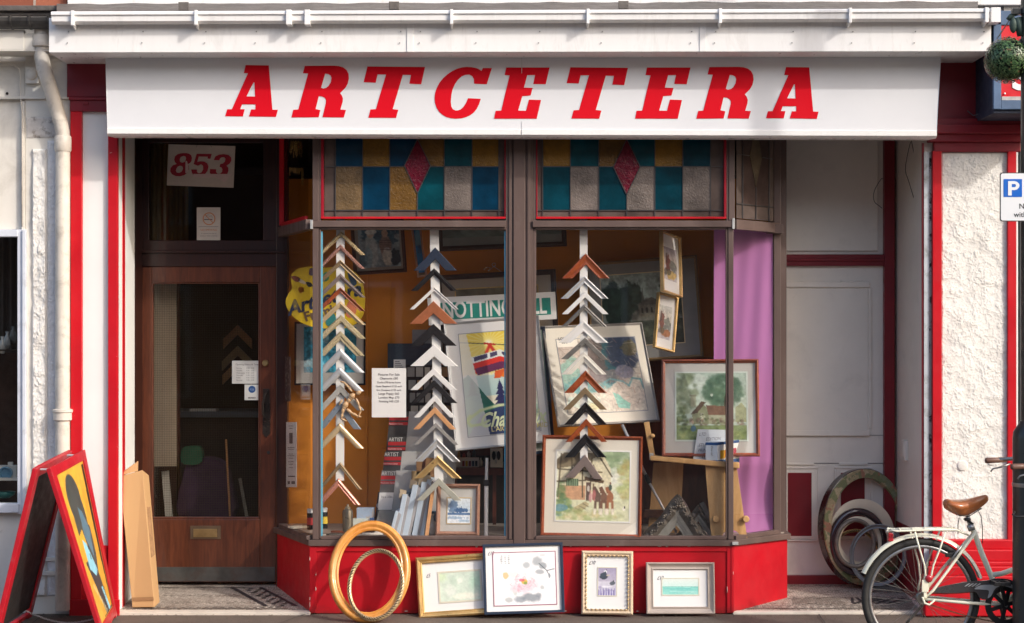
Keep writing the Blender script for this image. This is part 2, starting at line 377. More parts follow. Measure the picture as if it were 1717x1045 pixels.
for a, b in zip(xs[:-1], xs[1:]):
    pav.poly([(a, KY, KY*.0574), (b, KY, KY*.0574), (b, .1, .0), (a, .1, .0)])
props(pav.build('pavement', pav_m), kind='structure')
props(MB().box(-14, 14, KY-.14, KY, -.3, KY*.0574+.002).build('kerb', M('kerb_granite', (.30, .28, .26), .7, 0, .2, 20, .4, 80), bevel=.01), kind='structure')
props(MB().poly([(-60, -60, -.21), (60, -60, -.21), (60, KY-.13, -.21), (-60, KY-.13, -.21)]).build('road', road_m), kind='structure')
props(MB().poly([(-60, .1, -.2), (60, .1, -.2), (60, 60, -.2), (-60, 60, -.2)]).build('ground', road_m), kind='structure')
jn = M('dark_joint', (.05, .042, .038), .9, 0, .3, 40)
for q in (((-1.28, -.03), (-1.62, -.75)), ((-2.9, -.02), (-2.9, -1.5)), ((1.9, -.03), (1.86, -1.5))):
    (x0, y0), (x1, y1) = q; mb = MB(); pts = [(x0+(x1-x0)*i/14+.006*mnoise.noise(Vector((i*.9, x0, 0))), y0+(y1-y0)*i/14) for i in range(15)]
    for (a, b), (c, d) in zip(pts[:-1], pts[1:]): mb.poly([(a-.004, b, b*.0574+.003), (a+.003, b, b*.0574+.003), (c+.003, d, d*.0574+.003), (c-.004, d, d*.0574+.003)])
    props(mb.build('pavement_joint', jn), kind='structure')
rs = random.Random(21); mb = MB()
for i in range(900):
    x = rs.uniform(-3.4, 3.3); y = -.035-abs(rs.gauss(0, .05)) if i < 600 else -rs.random()*1.2; r_ = rs.uniform(.0015, .0045); z = y*.0574+.001
    mb.ball((x, y, z), r_, r_*rs.uniform(.6, 1.3), r_*.6, 5, 3)
props(mb.build('grit', M('brown_grit', (.16, .12, .09), .9, 0, .5, 200)), 'brown grit and crumbs gathered along the foot of the shop front', 'grit', kind='stuff')
# mosaic doorsteps
def mosaic(name, c1, c2):
    m, t, b = base_mat(name, .55, 0, .45); v = coords(t); vo = N(t, 'ShaderNodeTexVoronoi'); vo.feature = 'DISTANCE_TO_EDGE'; vo.inputs['Scale'].default_value = 62; vo.inputs['Randomness'].default_value = .55
    t.links.new(v, vo.inputs['Vector']); vc = N(t, 'ShaderNodeTexVoronoi'); vc.inputs['Scale'].default_value = 62; vc.inputs['Randomness'].default_value = .55; t.links.new(v, vc.inputs['Vector'])
    o = mixc(t, vc.outputs['Color'], lin(c1), lin(c2)); o = mixc(t, ramp(t, vo.outputs['Distance'], .02, .09, 1, 0), o, lin('#4d443c'))
    o = mixc(t, ramp(t, noise(t, v, 5, 6), .4, .75, 0, .55), o, lin('#6a5c51')); t.links.new(o, b.inputs['Base Color']); bump(t, b, vo.outputs['Distance'], .3, .002); return m
mos = mosaic('mosaic_tesserae', '#d8cdbf', '#9d9084'); tile_d = M('dark_mosaic_border', (.05, .04, .042), .5, 0, .3, 30, .3, 60); tile_s = M('pale_threshold_stone', (.62, .56, .48), .6, 0, .12, 8, .3, 60)
Yd = .765
def step(xl, xr, zb, name, ew=(-.03, .045)):
    zz = lambda y: .008+(zb-.008)*max(0, y)/Yd
    props(MB().poly([(xl, .0, zz(0)), (xr, .0, zz(0)), (xr, Yd+.1, zz(Yd+.1)), (xl, Yd+.1, zz(Yd+.1))]).build(name, mos), kind='structure')
    e0, e1 = ew; mb = MB().hull8([(xl, e0, -.01), (xr, e0, -.01), (xr, e1, -.01), (xl, e1, -.01)], [(xl, e0, .009), (xr, e0, .009), (xr, e1, .0145), (xl, e1, .0145)])
    props(mb.build(name, tile_s, bevel=.003), kind='structure')
    dk = MB(); Z = lambda y: zz(y)+.003
    def strip(x0, y0, x1, y1, wd):
        d = Vector((x1-x0, y1-y0, 0)).normalized(); s_ = Vector((-d.y, d.x, 0))*wd/2
        dk.poly([Vector((x0, y0, Z(y0)))-s_, Vector((x1, y1, Z(y1)))-s_, Vector((x1, y1, Z(y1)))+s_, Vector((x0, y0, Z(y0)))+s_])
    return dk, strip, Z
zl, zr = .068, .085
dk, strip, Z = step(-2.452, -1.25, zl, 'doorstep')
strip(-2.44, .085, -1.40, .085, .012); strip(-2.44, .155, -1.43, .155, .007)
x = -2.43
while x < -1.46: strip(x, .12, x+.028, .12, .014); x += .05
for o_, wd in ((0, .030), (.19, .024)): strip(-1.50+o_-.05, .16, -1.80+o_-.05, .70, wd)
for i in range(13):
    yy = .18+i*.04; xx = -1.525-(yy-.17)*.555
    for j in range(4):
        if (i+j) % 2: strip(xx+.03+j*.034, yy, xx+.058+j*.034, yy, .026)
strip(-2.44, .70, -1.75, .70, .012)
props(dk.build('doorstep_border', tile_d), kind='structure')
dk, strip, Z = step(1.372, 2.545, zr, 'doorstep', (-.006, .03))
strip(1.45, .085, 2.53, .085, .012); strip(1.50, .155, 2.53, .155, .007)
x = 1.47
while x < 2.52: strip(x, .12, x+.028, .12, .014); x += .05
for k in range(5): strip(2.16+k*.07, .20, 2.30+k*.07, .34, .022); strip(2.44-k*.07, .22, 2.30-k*.03, .36, .016)
for k in range(6): strip(1.78, .19+k*.03, 2.1, .19+k*.035, .008)
props(dk.build('doorstep_border', tile_d), kind='structure')

# ------------------------------------------------------------------ the shop building
shop = thing('shop_building', 'red and white shop front with a brown bay window between two recessed doors', 'shop', (0, 0, 0))
XL, XR = fx(118), fx(1700)
bay = [(-1.568, Yd), (-1.253, 0), (1.372, 0), (1.767, .37), (1.767, .95), (-1.568, .95)]
# upper wall and lintel
MB().box(-2.76, 3.05, 0, 4.2, 3.52, 6.5).build('upper_wall', M('pale_render', (.55, .53, .50), .8, 0, .12, 3, .5, 20, .3, 0, ('#6e665e', 4, .5, .8, .5)), shop)
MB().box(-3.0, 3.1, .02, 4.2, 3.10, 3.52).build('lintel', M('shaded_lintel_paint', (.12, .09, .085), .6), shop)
MB().pb(113, 1800, -60, 8.5, -.05, -.01).build('render_board', pvc, shop, bevel=.004)
# lead flashing with folds
mb = MB(); n0 = 160
for i in range(n0):
    for j in (0, 1):
        px = 95+i*(1640-95)/(n0-1); wob = mnoise.noise(Vector((px*.02, j*3.1, 0)))*3
        if j == 0: mb.v.append(W(px, 6.5-4.0*(px-95)/1545+wob*.8, -.06))
        else: mb.v.append(W(px, 21-5*(px-95)/1545+wob*.4, -.40))
for i in range(n0-1): mb.f.append([2*i, 2*i+1, 2*i+3, 2*i+2])
for px in (307, 660, 1045): mb.pb(px-8, px+9, 4-4.0*(px-95)/1545, 18-5*(px-95)/1545, -.405, -.39)
mb.build('flashing', lead, shop, bevel=.002)
# fascia, gutter (they run very slightly uphill to the right)
tl = lambda px, a, b: a+(b-a)*(px-90)/1590
def strip_px(mb, p0, p1, t0, t1, b0, b1, y0, y1):        # strip with sloping edges
    A = [W(p0, b0, y0), W(p1, b1, y0), W(p1, t1, y0), W(p0, t0, y0)]
    mb.hull8(A, [Vector((v.x, y1, v.z)) for v in A]); return mb
fas = MB(); J = [82, 682, 693, 1173, 1184, 1662]
for a, b, dy in zip(J[:-1], J[1:], (0, .005, 0, .005, 0)):
    strip_px(fas, a, b, tl(a, 30, 24), tl(b, 30, 24), tl(a, 88, 86), tl(b, 88, 86), -.455-dy, -.41)
fo = fas.build('fascia_board', pvc, shop, bevel=.002)
nl = MB()
for px in (115, 240, 345, 430, 540, 672, 705, 800, 905, 1010, 1160, 1200, 1330, 1430, 1535, 1650):
    for q, py in ((0, 53), (1, 72)): MB().lathe([(.0045, 0), (.0035, .003), (0.0005, .004)], W(px+q*-2, py, -.461), 8, Matrix.Rotation(R(90), 4, 'X')).build('screw_cap', M('pin_grey', (.3, .3, .3), .5), fo)
A = [W(82, 88.5, -.455), W(1662, 86.5, -.455)]; MB().poly([A[0], A[1], (A[1].x, .02, A[1].z), (A[0].x, .02, A[0].z)]).build('soffit', pvc, shop)
MB().poly([(A[1].x, -.455, A[1].z), (A[1].x, .02, A[1].z), (A[1].x, .02, A[1].z+.24), (A[1].x, -.455, A[1].z+.24)]).build('fascia_end', M('peeled_fascia_end', (.12, .10, .09), .8, 0, .4, 10), shop)
gut = MB()
for (a, b) in ((86, 1668),):
    prof = [(-.45, 19.5), (-.535, 19.5), (-.543, 21.5), (-.543, 25), (-.533, 26.5), (-.531, 36), (-.51, 41.5), (-.45, 41.5)]
    L = []
    for px in (a, b):
        L.append([W(px, tl(px, v, v-5.2), y) for y, v in prof])
    for p in L:                                          # keep x constant along the section
        for q in p: q.x = p[4].x
    gut.hull8
    n = len(gut.v); m_ = len(prof); gut.v += L[0]+L[1]
    gut.f += [[n+i, n+(i+1) % m_, n+m_+(i+1) % m_, n+m_+i] for i in range(m_)]+[[n+i for i in range(m_)], [n+m_+i for i in range(m_)][::-1]]
go = gut.build('gutter', pvc, shop, bevel=.001)
for px, wd in ((121, 5), (328, 5), (484, 9), (515, 9), (757, 5), (986, 5), (1208, 5), (1426, 5), (1655, 6), (1670, 16)):
    b = MB(); t0 = tl(px, 17.5, 12.3); b0 = tl(px, 42.5, 37.3)
    b.pb(px-wd/2, px+wd/2, t0, b0, -.552, -.455)
    if wd == 5 or wd == 6: b.prism([(-.548, fz(b0-2, -.55)), (-.456, fz(b0-2, -.55)), (-.456, fz(b0+7, -.5)), (-.49, fz(b0+6, -.5))], fx(px-1.5, -.55), fx(px+1.5, -.55), 'x')
    b.build('gutter_bracket', pvc, go, bevel=.002)
# left pilaster
pil = MB(); pil.box(fx(118), fx(197), .004, .5, 0, 3.45)
pil.build('pilaster', white, shop)
tr = MB()
for a, b, t0, y0 in ((118, 137, 187, -.028), (181, 197, 187, -.028)): tr.pb(a, b, t0, 1032, y0, .01)
tr.pb(137, 181, 915, 1032, -.012, .01); tr.pb(116, 200, 1006, 1033, -.045, -.028)
tr.build('red_trim', red, shop, bevel=.003)
cp = MB(); cp.pb(112, 186, 100, 163, -.03, .01); cp.pb(115, 186, 163, 168, -.045, .01); cp.pb(117, 200, 168, 187, -.032, .01); cp.pb(139, 148, 170, 176, -.04, -.03)
cp.build('capital', dred, shop, bevel=.004)
# left reveal
MB().box(fx(197)-.02, fx(197)+.001, .01, .13, 0, 3.2).build('reveal_lining', white, shop)
MB().box(fx(197)-.02, fx(197)+.004, .13, .20, 0, 3.2).build('reveal_edge', red, shop)
MB().box(fx(197)-.03, -2.452, .20, Yd+.02, .05, 3.2).build('reveal_panel', brown_d2, shop)
# right pilaster: stucco sheet with real relief
def relief(x0, x1, z0, z1, y, amp, nx, nz, seed, sc_=9):
    X, Z_ = np.meshgrid(np.linspace(x0, x1, nx+1), np.linspace(z0, z1, nz+1))
    n1 = vnoise(X, Z_, sc_, seed, 5); n2 = vnoise(X+n1*.12, Z_+n1*.1, sc_*2.1, seed+3, 4); rg = 1-np.abs(2*n2-1)
    rg = np.clip((rg-.55)/.45, 0, 1)**2; big = vnoise(X, Z_, 5, seed+9, 2)
    H = amp*(.40*rg*n1+.75*n1+.5*big); edge = np.minimum(np.minimum(X-x0, x1-X), np.minimum(Z_-z0, z1-Z_)); H = H*np.clip(edge/.01, 0, 1)
    mb = MB(); mb.v = [Vector((a, y-h, c)) for a, c, h in zip(X.ravel(), Z_.ravel(), H.ravel())]
    mb.f = [[j*(nx+1)+i, j*(nx+1)+i+1, (j+1)*(nx+1)+i+1, (j+1)*(nx+1)+i] for j in range(nz) for i in range(nx)]; return mb
stucco = M('rough_stucco', (.77, .745, .70), .85, 0, .05, 4, .5, 90, .2, 0, ('#8e7f70', 6, .5, .85, .35), bd=.003)
MB().box(fx(1578), fx(1706), .0, .6, .0, 3.45).build('pilaster', cream, shop)
relief(fx(1577), fx(1691), fz(906), fz(254), -.002, .013, 130, 700, 4, 17).build('stucco_panel', stucco, shop, smooth=True)
for px, py in ((1614, 781), (1663, 772)): MB().ball(W(px, py, -.013), .034, .006, .034, 16, 8).build('filled_patch', stucco, shop, smooth=True)
tr = MB(); tr.pb(1564, 1579, 253, 1030, -.035, .01); tr.pb(1690, 1704, 253, 910, -.035, .01)
tr.build('red_trim', red, shop, bevel=.003)
MB().pb(1704.3, 1707, 253, 930, -.03, .01).build('white_edge', white, shop)
cp = MB(); cp.pb(1566, 1712, 236, 255, -.036, .01); cp.pb(1558, 1720, 222, 238, -.06, .01); cp.pb(1550, 1726, 208, 224, -.085, .01); cp.pb(1556, 1722, 198, 210, -.07, .01); cp.pb(1560, 1715, 90, 200, -.03, .01)
cp.build('capital', dred, shop, bevel=.006)
bs = MB(); bs.pb(1566, 1704, 905, 922, -.045, .01); bs.pb(1562, 1706, 922, 942, -.07, .01); bs.pb(1558, 1708, 942, 950, -.085, .01); bs.pb(1556, 1710, 950, 966, -.095, .01); bs.pb(1551, 1712, 966, 1034, -.11, .01)
bs.build('base', red, shop, bevel=.008)
# right reveal: cream wall, peeling pale board, thin red line
MB().box(fx(1547), fx(1580), .012, Yd+.1, 0, 3.3).build('reveal_wall', doorg, shop)
pb_ = MB().pb(1549.5, 1558, 255, 1018, -.012, .012); pb_.build('reveal_board', M('peeling_blue_white_board', (.50, .53, .56), .5, 0, .1, 4, .3, 30, .4, 0, ('#6b665e', 14, .5, .7, .7)), shop)
MB().pb(1558, 1564, 255, 1018, .0, .012).build('reveal_gap', M('flaking_white', (.55, .52, .48), .8, 0, .2, 8, .5, 30, .3, 0, ('#0d0b0a', 16, .50, .58, .95)), shop)
MB().pb(1546.3, 1549.5, 240, 1015, -.006, .012).build('reveal_edge', dred, shop)
MB().box(fx(1547)-.002, fx(1547)+.01, .05, Yd, .06, .50).build('reveal_skirting', dred, shop)
# right doorway
side = MB()
side.pb(1290, 1482, 445, 972, Yd, Yd+.05); so_ = side.build('side_door', doorg, shop, bevel=.001)
pn = MB()
pn.pb(1308, 1460, 473, 728, Yd-.009, Yd); pn.pb(1308, 1458, 473, 482, Yd-.022, Yd-.004); pn.pb(1305, 1309, 484, 718, Yd-.018, Yd); pn.pb(1457, 1461, 484, 718, Yd-.018, Yd); pn.pb(1318, 1350, 470, 473, Yd-.016, Yd); pn.pb(1410, 1446, 470, 473, Yd-.016, Yd); pn.pb(1313, 1455, 484, 722, Yd-.014, Yd-.004)
pn.pb(1312, 1458, 722, 731, Yd-.020, Yd-.003)
for a, b in ((1309, 1373), (1399, 1463)):
    pn.pb(a+1, b-1, 783, 786, Yd-.014, Yd); pn.pb(a, a+3, 788, 906, Yd-.014, Yd); pn.pb(b-3, b, 788, 906, Yd-.014, Yd); pn.pb(a+2, b-2, 905, 908, Yd-.014, Yd); pn.pb(a+8, b-8, 776.5, 780, Yd-.012, Yd)
    pn.pb(a+3, b-3, 786, 904, Yd-.008, Yd)
    pn.pb(a+9, b-8, 790, 902, Yd-.011, Yd)
pn.build('door_panels', doorg, so_, bevel=.0022)
rp = MB()
for a, b in ((1321, 1361), (1410, 1450)): rp.pb(a, b, 793, 899, Yd-.0135, Yd)
rp.build('red_inset', dred, so_, bevel=.0015)
ln = MB(); ln.pb(1300, 1482, 776.4, 777.6, Yd-.003, Yd); ln.pb(1300, 1482, 729.5, 730.5, Yd-.0025, Yd); ln.build('panel_joint', M('grey_joint', (.2, .19, .18), .8), so_)
MB().pb(1290, 1486, 965, 985, Yd-.035, Yd).build('threshold', dred, shop, bevel=.003)
d2 = MB(); d2.pb(1483, 1500.5, 180, 985, Yd-.045, Yd+.06); d2.pb(1290, 1483, 427, 446, Yd-.03, Yd+.06); d2.pb(1290, 1483, 434, 438, Yd-.042, Yd-.02); d2.build('door_surround', dred, shop, bevel=.004)
ov = MB(); ov.pb(1290, 1483, 180, 427, Yd+.005, Yd+.05); ov.pb(1303, 1472, 190, 421, Yd-.010, Yd+.01); ov.build('overdoor_panel', doorg, shop, bevel=.003)
el = MB(); zc = fz(755, .45); x_ = fx(1547)
el.box(x_-.022, x_, .40, .50, zc-.065, zc+.065); el.box(x_-.028, x_-.02, .41, .47, zc-.04, zc+.05)
el.build('meter_cover', doorg, shop, bevel=.003)
# left doorway
fr = MB(); fr.pb(229, 233, 420, 985, Yd-.02, Yd+.05); fr.pb(463, 482, 180, 985, Yd-.03, Yd+.06)
fr.pb(207, 482, 403, 421, Yd-.015, Yd+.05); fr.pb(205, 476, 420, 424, Yd-.05, Yd+.02); fr.pb(207, 476, 424, 447, Yd-.025, Yd+.05)
fr.pb(205, 250, 180, 405, Yd-.012, Yd+.05); fr.pb(441, 466, 180, 405, Yd-.012, Yd+.05); fr.pb(207, 476, 180, 240, Yd-.01, Yd+.05)
fr.build('door_frame', brown_d2, shop, bevel=.004)
tw = MB().pb(250, 441, 238, 405, Yd+.015, Yd+.02).build('fanlight_pane', gl2, shop)
dm = MB(); dm.pb(232, 254, 447, 976, Yd-.01, Yd+.035); dm.pb(436, 463, 447, 976, Yd-.01, Yd+.035); dm.pb(254, 436, 447, 473, Yd-.01, Yd+.035); dm.pb(254, 436, 871, 976, Yd-.01, Yd+.035)
for a, b, c_, d_ in ((254, 257, 473, 871), (433, 436, 473, 871), (254, 436, 473, 476), (254, 436, 867, 871)): dm.pb(a, b, c_, d_, Yd-.004, Yd+.03)
do = dm.build('shop_door', brown_d, shop, bevel=.004)
MB().pb(255, 435, 474, 870, Yd+.012, Yd+.017).build('door_pane', gl2, do)
wm = MB()
for i in range(46): wm.pb(256+i*3.95, 256.32+i*3.95, 474, 870, Yd+.0185, Yd+.0188)
for i in range(100): wm.pb(255, 435, 475+i*3.95, 475.32+i*3.95, Yd+.0185, Yd+.0188)
wm.build('wire_mesh', M('dull_wire', (.13, .11, .08), .5, .5), do)
kp = MB().pb(257, 461, 951, 975, Yd-.013, Yd-.009); kp.build('kick_plate', M('worn_zinc', (.10, .10, .095), .45, .55, .35, 5, .2, 30, .5, 0, ('#5a3626', 7, .5, .75, .6)), do, bevel=.001)
brass = M('tarnished_brass', (.42, .30, .14), .38, .8, .25, 14, .2, 60)
ob_ = MB(); ob_.pb(319, 370, 882, 904, Yd-.018, Yd-.009); lb = ob_.build('letterbox', M('letterbox_bronze', (.16, .11, .07), .45, .5), do, bevel=.002)
MB().pb(324, 364, 887, 901, Yd-.024, Yd-.017).build('flap', brass, lb, bevel=.002)
MB().lathe([(.021, 0), (.021, .012), (.016, .018), (.0005, .018)], W(445, 609, Yd-.012), 20, Matrix.Rotation(R(90), 4, 'X')).build('lock', brass, do, smooth=True, autos=30)
hp = MB(); hp.prism([(fx(x, Yd), fz(y, Yd)) for x, y in ((441, 652), (452, 652), (454, 700), (453, 727), (447, 734), (441, 727))], Yd-.016, Yd-.009)
hp.tube([W(450, 655, Yd-.03), W(444, 662, Yd-.055), W(440.5, 678, Yd-.06), W(441, 695, Yd-.055), W(447, 704, Yd-.03)], [.006, .008, .008, .008, .006], 10)
hp.build('door_handle', M('dark_handle', (.06, .05, .045), .3, .7), do, bevel=.001)
MB().lathe([(.011, 0), (.011, .004), (.004, .005), (.003, .005)], W(450, 759, Yd-.012), 14, Matrix.Rotation(R(90), 4, 'X')).build('keyhole', black_m, do)
# bay: stall riser, sill, frames, glass
def inset(pts, d):                                        # move bay outline outward by d (front edges only)
    out = [list(p) for p in pts]; out[0][0] -= d*.9; out[1][0] -= d*.4; out[1][1] -= d; out[2][0] += d*.4; out[2][1] -= d; out[3][0] += d; out[3][1] -= d*.5; out[4][0] += d; return [tuple(p) for p in out]
def splash(m, z1):                                        # street dirt splashed along the foot of the paint
    t = m.node_tree; b = t.nodes['Principled BSDF']; src = b.inputs['Base Color'].links[0].from_socket; tc = t.nodes.new('ShaderNodeTexCoord'); sx = t.nodes.new('ShaderNodeSeparateXYZ'); t.links.new(tc.outputs['Object'], sx.inputs[0])
    ad = t.nodes.new('ShaderNodeMath'); ad.operation = 'MULTIPLY_ADD'; ad.inputs[1].default_value = .16; t.links.new(noise(t, tc.outputs['Object'], 16, 8, .75), ad.inputs[0]); t.links.new(sx.outputs['Z'], ad.inputs[2])
    t.links.new(mixc(t, ramp(t, ad.outputs[0], z1+.02, z1+.11, .75, 0), src, lin('#4a2c28')), b.inputs['Base Color'])
riser_m = M('red_riser_paint', (.44, .007, .015), .42, 0, .12, 3, .35, 14, .3, 0, ('#6e141a', 7, .6, .8, .35), bd=.003); splash(riser_m, .02)
rz = MB().prism(bay, 0.0, fz(914), 'z'); rz.build('stall_riser', riser_m, shop, bevel=.003)
rs = random.Random(8)
chip_m = M('bare_primer_chip', (.62, .55, .50), .8)
for i in range(26):
    side_ = i % 4; px = rs.uniform(540, 1215) if side_ else rs.choice((520, 530, 1219, 1229)); py = (915.5 if side_ != 2 else 1024)+rs.uniform(-.6, 1.2) if side_ else rs.uniform(930, 1020); r1, r2 = rs.uniform(.8, 4) if side_ else rs.uniform(.4, .9), rs.uniform(.4, 1.1) if side_ else rs.uniform(1, 6)
    pts = [(fx(px+r1*math.cos(t)*rs.uniform(.6, 1.2)), fz(py+r2*math.sin(t)*rs.uniform(.6, 1.2))) for t in np.linspace(0, 6.28, 9)[:-1]]
    MB().prism(pts, -.0155 if not side_ else -.0092, -.004).build('paint_chip', chip_m, shop)
tb = MB(); tb.pb(519, 530, 914, 1028, -.010, .01); tb.pb(1219, 1230, 914, 1028, -.010, .01); tb.pb(1226, 1230.5, 914, 1027, -.014, -.004); tb.pb(530, 1219, 914, 925, -.008, .01)
tb.build('riser_trim', riser_m, shop, bevel=.002)
MB().prism(inset(bay, .022), fz(915), fz(905), 'z').build('sill', brown, shop, bevel=.004)
MB().prism(inset(bay, -.02), fz(905), fz(903.5), 'z').build('display_floor', M('display_floor_board', (.34, .29, .25), .6, 0, .15, 5), shop)
ztop, zt0, zt1 = 3.14, fz(385), fz(368)
P0, P1, P2, P3 = Vector((-1.53, Yd, 0)), Vector((-1.253, 0, 0)), Vector((1.372, 0, 0)), Vector((1.70, .37, 0))
bf = MB()
def post(px0, px1, z0, z1, y0=-.012, y1=.05): bf.box(fx(px0), fx(px1), y0, y1, z0, z1)
zs = fz(905)
bf.pb(524, 848, 370, 381, -.03, .05); bf.pb(530, 848, 381, 385, -.012, .05)
bf.pb(893, 1228, 370, 381, -.03, .05); bf.pb(898, 1219, 381, 385, -.012, .05)
bf.pb(530, 538, 190, 905, -.004, .05); bf.pb(524, 534, 381, 905, -.018, .03); bf.pb(535, 538, 381, 903, -.012, -.002)
bf.pb(848, 893, 190, 905, -.010, .06); bf.pb(853, 858, 190, 905, -.020, -.008); bf.pb(861, 880, 190, 912, -.026, -.008); bf.pb(884, 889, 190, 905, -.020, -.008)
bf.pb(893, 899, 190, 905, -.002, .05); bf.pb(1218, 1222, 190, 905, -.004, .05); bf.pb(1221, 1230, 381, 905, -.018, .03); bf.pb(1217, 1220, 385, 903, -.012, -.002)
bf.pb(524, 534, 190, 370, -.010, .03); bf.pb(1222, 1232, 190, 370, -.010, .03)
bf.pb(538, 848, 899, 905, -.012, .03); bf.pb(898, 1218, 899, 905, -.012, .03)
up = Vector((0, 0, 1))
for A_, B_ in ((P0, P1), (P2, P3)):
    for z, h, wd in (((zt0+zt1)/2, zt1-zt0, .06), (zs+.012, .026, .05), (ztop-.02, .06, .05)):
        bf.beam(A_+up*z, B_+up*z, wd, h)
bf.beam(P0+up*(zs), P0+up*ztop, .05, .05, (1, 0, 0)); bf.beam(P3+up*(zs-.02), P3+up*ztop, .045, .045, (1, 0, 0))
bf.beam(P3+up*(zt0-.005)+Vector((-.02, -.02, 0)), P3+up*(zt1-.01)+Vector((-.02, -.02, 0)), .10, .10, (1, 0, 0))
bo = bf.build('window_frame', brown, shop, bevel=.003)
for a, b, c_, d_ in ((520, 524.5, 369, 384), (1228, 1232, 366, 384), (1228, 1238, 909, 914)): MB().pb(a, b, c_, d_, -.036, -.02).build('corner_clip', M('bare_metal', (.6, .6, .58), .4, .6), bo, bevel=.001)
for a, b in ((538, 848), (898, 1218)): MB().pb(a, b, 384, 901, .012, .018).build('window_pane', gl, shop)
nrm = Vector((-1, -1, 0)).normalized()
for A_, B_ in ((P0, P1), (P2, P3)):
    MB().beam(A_+up*(zs+zt0)/2, B_+up*(zs+zt0)/2, .006, zt0-zs-.02).build('window_pane', gl, shop)
cy = M('teal_edge_strip', (.10, .36, .50), .5, 0, .1); 
for a, b in ((538.2, 541), (845.5, 847.8)): MB().pb(a, b, 388, 900, .004, .011).build('edge_tape', cy, shop)
# red trim round the leaded lights
tm = MB()
for a, b in ((538, 848), (899, 1218)):
    tm.pb(a, a+4.5 if a < 600 else a+2, 190, 367, -.006, .03); tm.pb(b-2 if b < 900 else b-4, b, 190, 367, -.006, .03); MB().pb(a, b, 363.5, 367, -.008, .03).build('red_trim', red, shop, bevel=.001)
tm.build('red_trim', M('shaded_red_trim', (.30, .007, .02), .4, 0, .12, 5, .2, 22, .3), shop, bevel=.002)  # upright trims in a darker red to suggest shade on them
def stained(px0, px1, cols, y, name='leaded_light'):
    pass
def sg(name, c, bs, bstr=.5, rough=.2, spec=.3, trans=0):
    m, t, b = base_mat(name, rough, 0, spec); v = coords(t); n = noise(t, v, bs, 4, .6, .5); n2 = noise(t, v, 5, 4)
    t.links.new(mixc(t, ramp(t, n2, .3, .75), [x*.55 for x in lin(c)], [x*1.45 for x in lin(c)]), b.inputs['Base Color']); bump(t, b, n, bstr, .006); return m
teal = [sg('teal_glass_%d' % i, c, 28, .25, .2, .35) for i, c in enumerate(('#043440', '#043e48', '#043048'))]
amber = [sg('amber_glass_%d' % i, c, 55, .9) for i, c in enumerate(('#755419', '#6a4c20', '#68543a'))]
greyg = sg('clear_textured_glass', '#6c625c', 70, .8); margin = sg('plain_margin_glass', '#5b4f4a', 6, .1); ruby = sg('ruby_glass', '#6a1026', 45, 1.2)
came = M('lead_came', (.06, .055, .055), .5, .3)
def lights(x0, x1, xb, dia, rows, sh):
    Y = .02; L = MB().pb(x0, x1, 190, 365, Y, Y+.004); lo = L.build('leaded_light', margin, shop)
    dx, dyt, dyb, hw, my = dia
    def clip(poly):                                       # cut the diamond out by shrinking cells towards it
        return poly
    ys = (196, 279.5, 352)
    cm = MB()
    for r in (0, 1):
        for i in range(6):
            a, b = xb[i], xb[i+1]; t0, b0 = ys[r], ys[r+1]; m_ = rows[r][i]
            pts = [(a, t0), (b, t0), (b, b0), (a, b0)]
            tipy = dyt if r == 0 else dyb
            if abs(b-dx) < 3: pts = [(a, t0), (b, t0), (b, dyt), (b-hw, my), (a, b0)] if r == 0 else [(a, t0), (b-hw, t0), (b, dyb), (b, b0), (a, b0)]
            if abs(a-dx) < 3: pts = [(a, t0), (b, t0), (b, b0), (a+hw, my), (a, dyt)] if r == 0 else [(a+hw, t0), (b, t0), (b, b0), (a, b0), (a, dyb)]
            MB().prism([(fx(p[0], Y), fz(p[1], Y)) for p in pts], Y-.004, Y+.001).build('glass_piece', m_, lo)
    MB().prism([(fx(p[0], Y), fz(p[1], Y)) for p in ((dx, dyt), (dx+hw, my), (dx, dyb), (dx-hw, my))], Y-.006, Y+.001).build('glass_piece', ruby, lo)
    for i, xx in enumerate(xb):
        top = 196 if abs(xx-dx) > 3 else 352
        cm.beam(W(xx, 365, Y-.006), W(xx, 196 if abs(xx-dx) > 3 else dyb, Y-.006), .005, .005, (0, 1, 0))
    for yy in (279.5, 353):
        if yy < 300: cm.beam(W(x0, yy, Y-.006), W(dx-hw, yy, Y-.006), .005, .005); cm.beam(W(dx+hw, yy, Y-.006), W(x1, yy, Y-.006), .005, .005)
        else: cm.beam(W(x0, yy, Y-.006), W(x1, yy, Y-.006), .005, .005)
    dd = [(dx, dyt), (dx+hw, my), (dx, dyb), (dx-hw, my)]
    for i in range(4): cm.beam(W(*dd[i], Y-.008), W(*dd[(i+1) % 4], Y-.008), .005, .005, (0, 1, 0))
    cm.build('lead_came', came, lo)
T, A2, G = teal, amber, greyg
lights(544, 846, (562.5, 608, 653.5, 700, 745, 791.5, 836.5), (700, 233, 324, 22, 278), ((T[2], A2[0], T[2], A2[1], T[1], A2[0]), (A2[2], T[2], A2[1], T[1], G, T[2])), 0)
lights(901, 1214, (910, 956.5, 1004, 1051, 1098, 1145, 1191.5), (1051, 233, 327, 22.5, 280), ((A2[0], T[1], A2[1], T[1], A2[0], T[0]), (T[0], G, T[0], G, T[0], G)), 0)
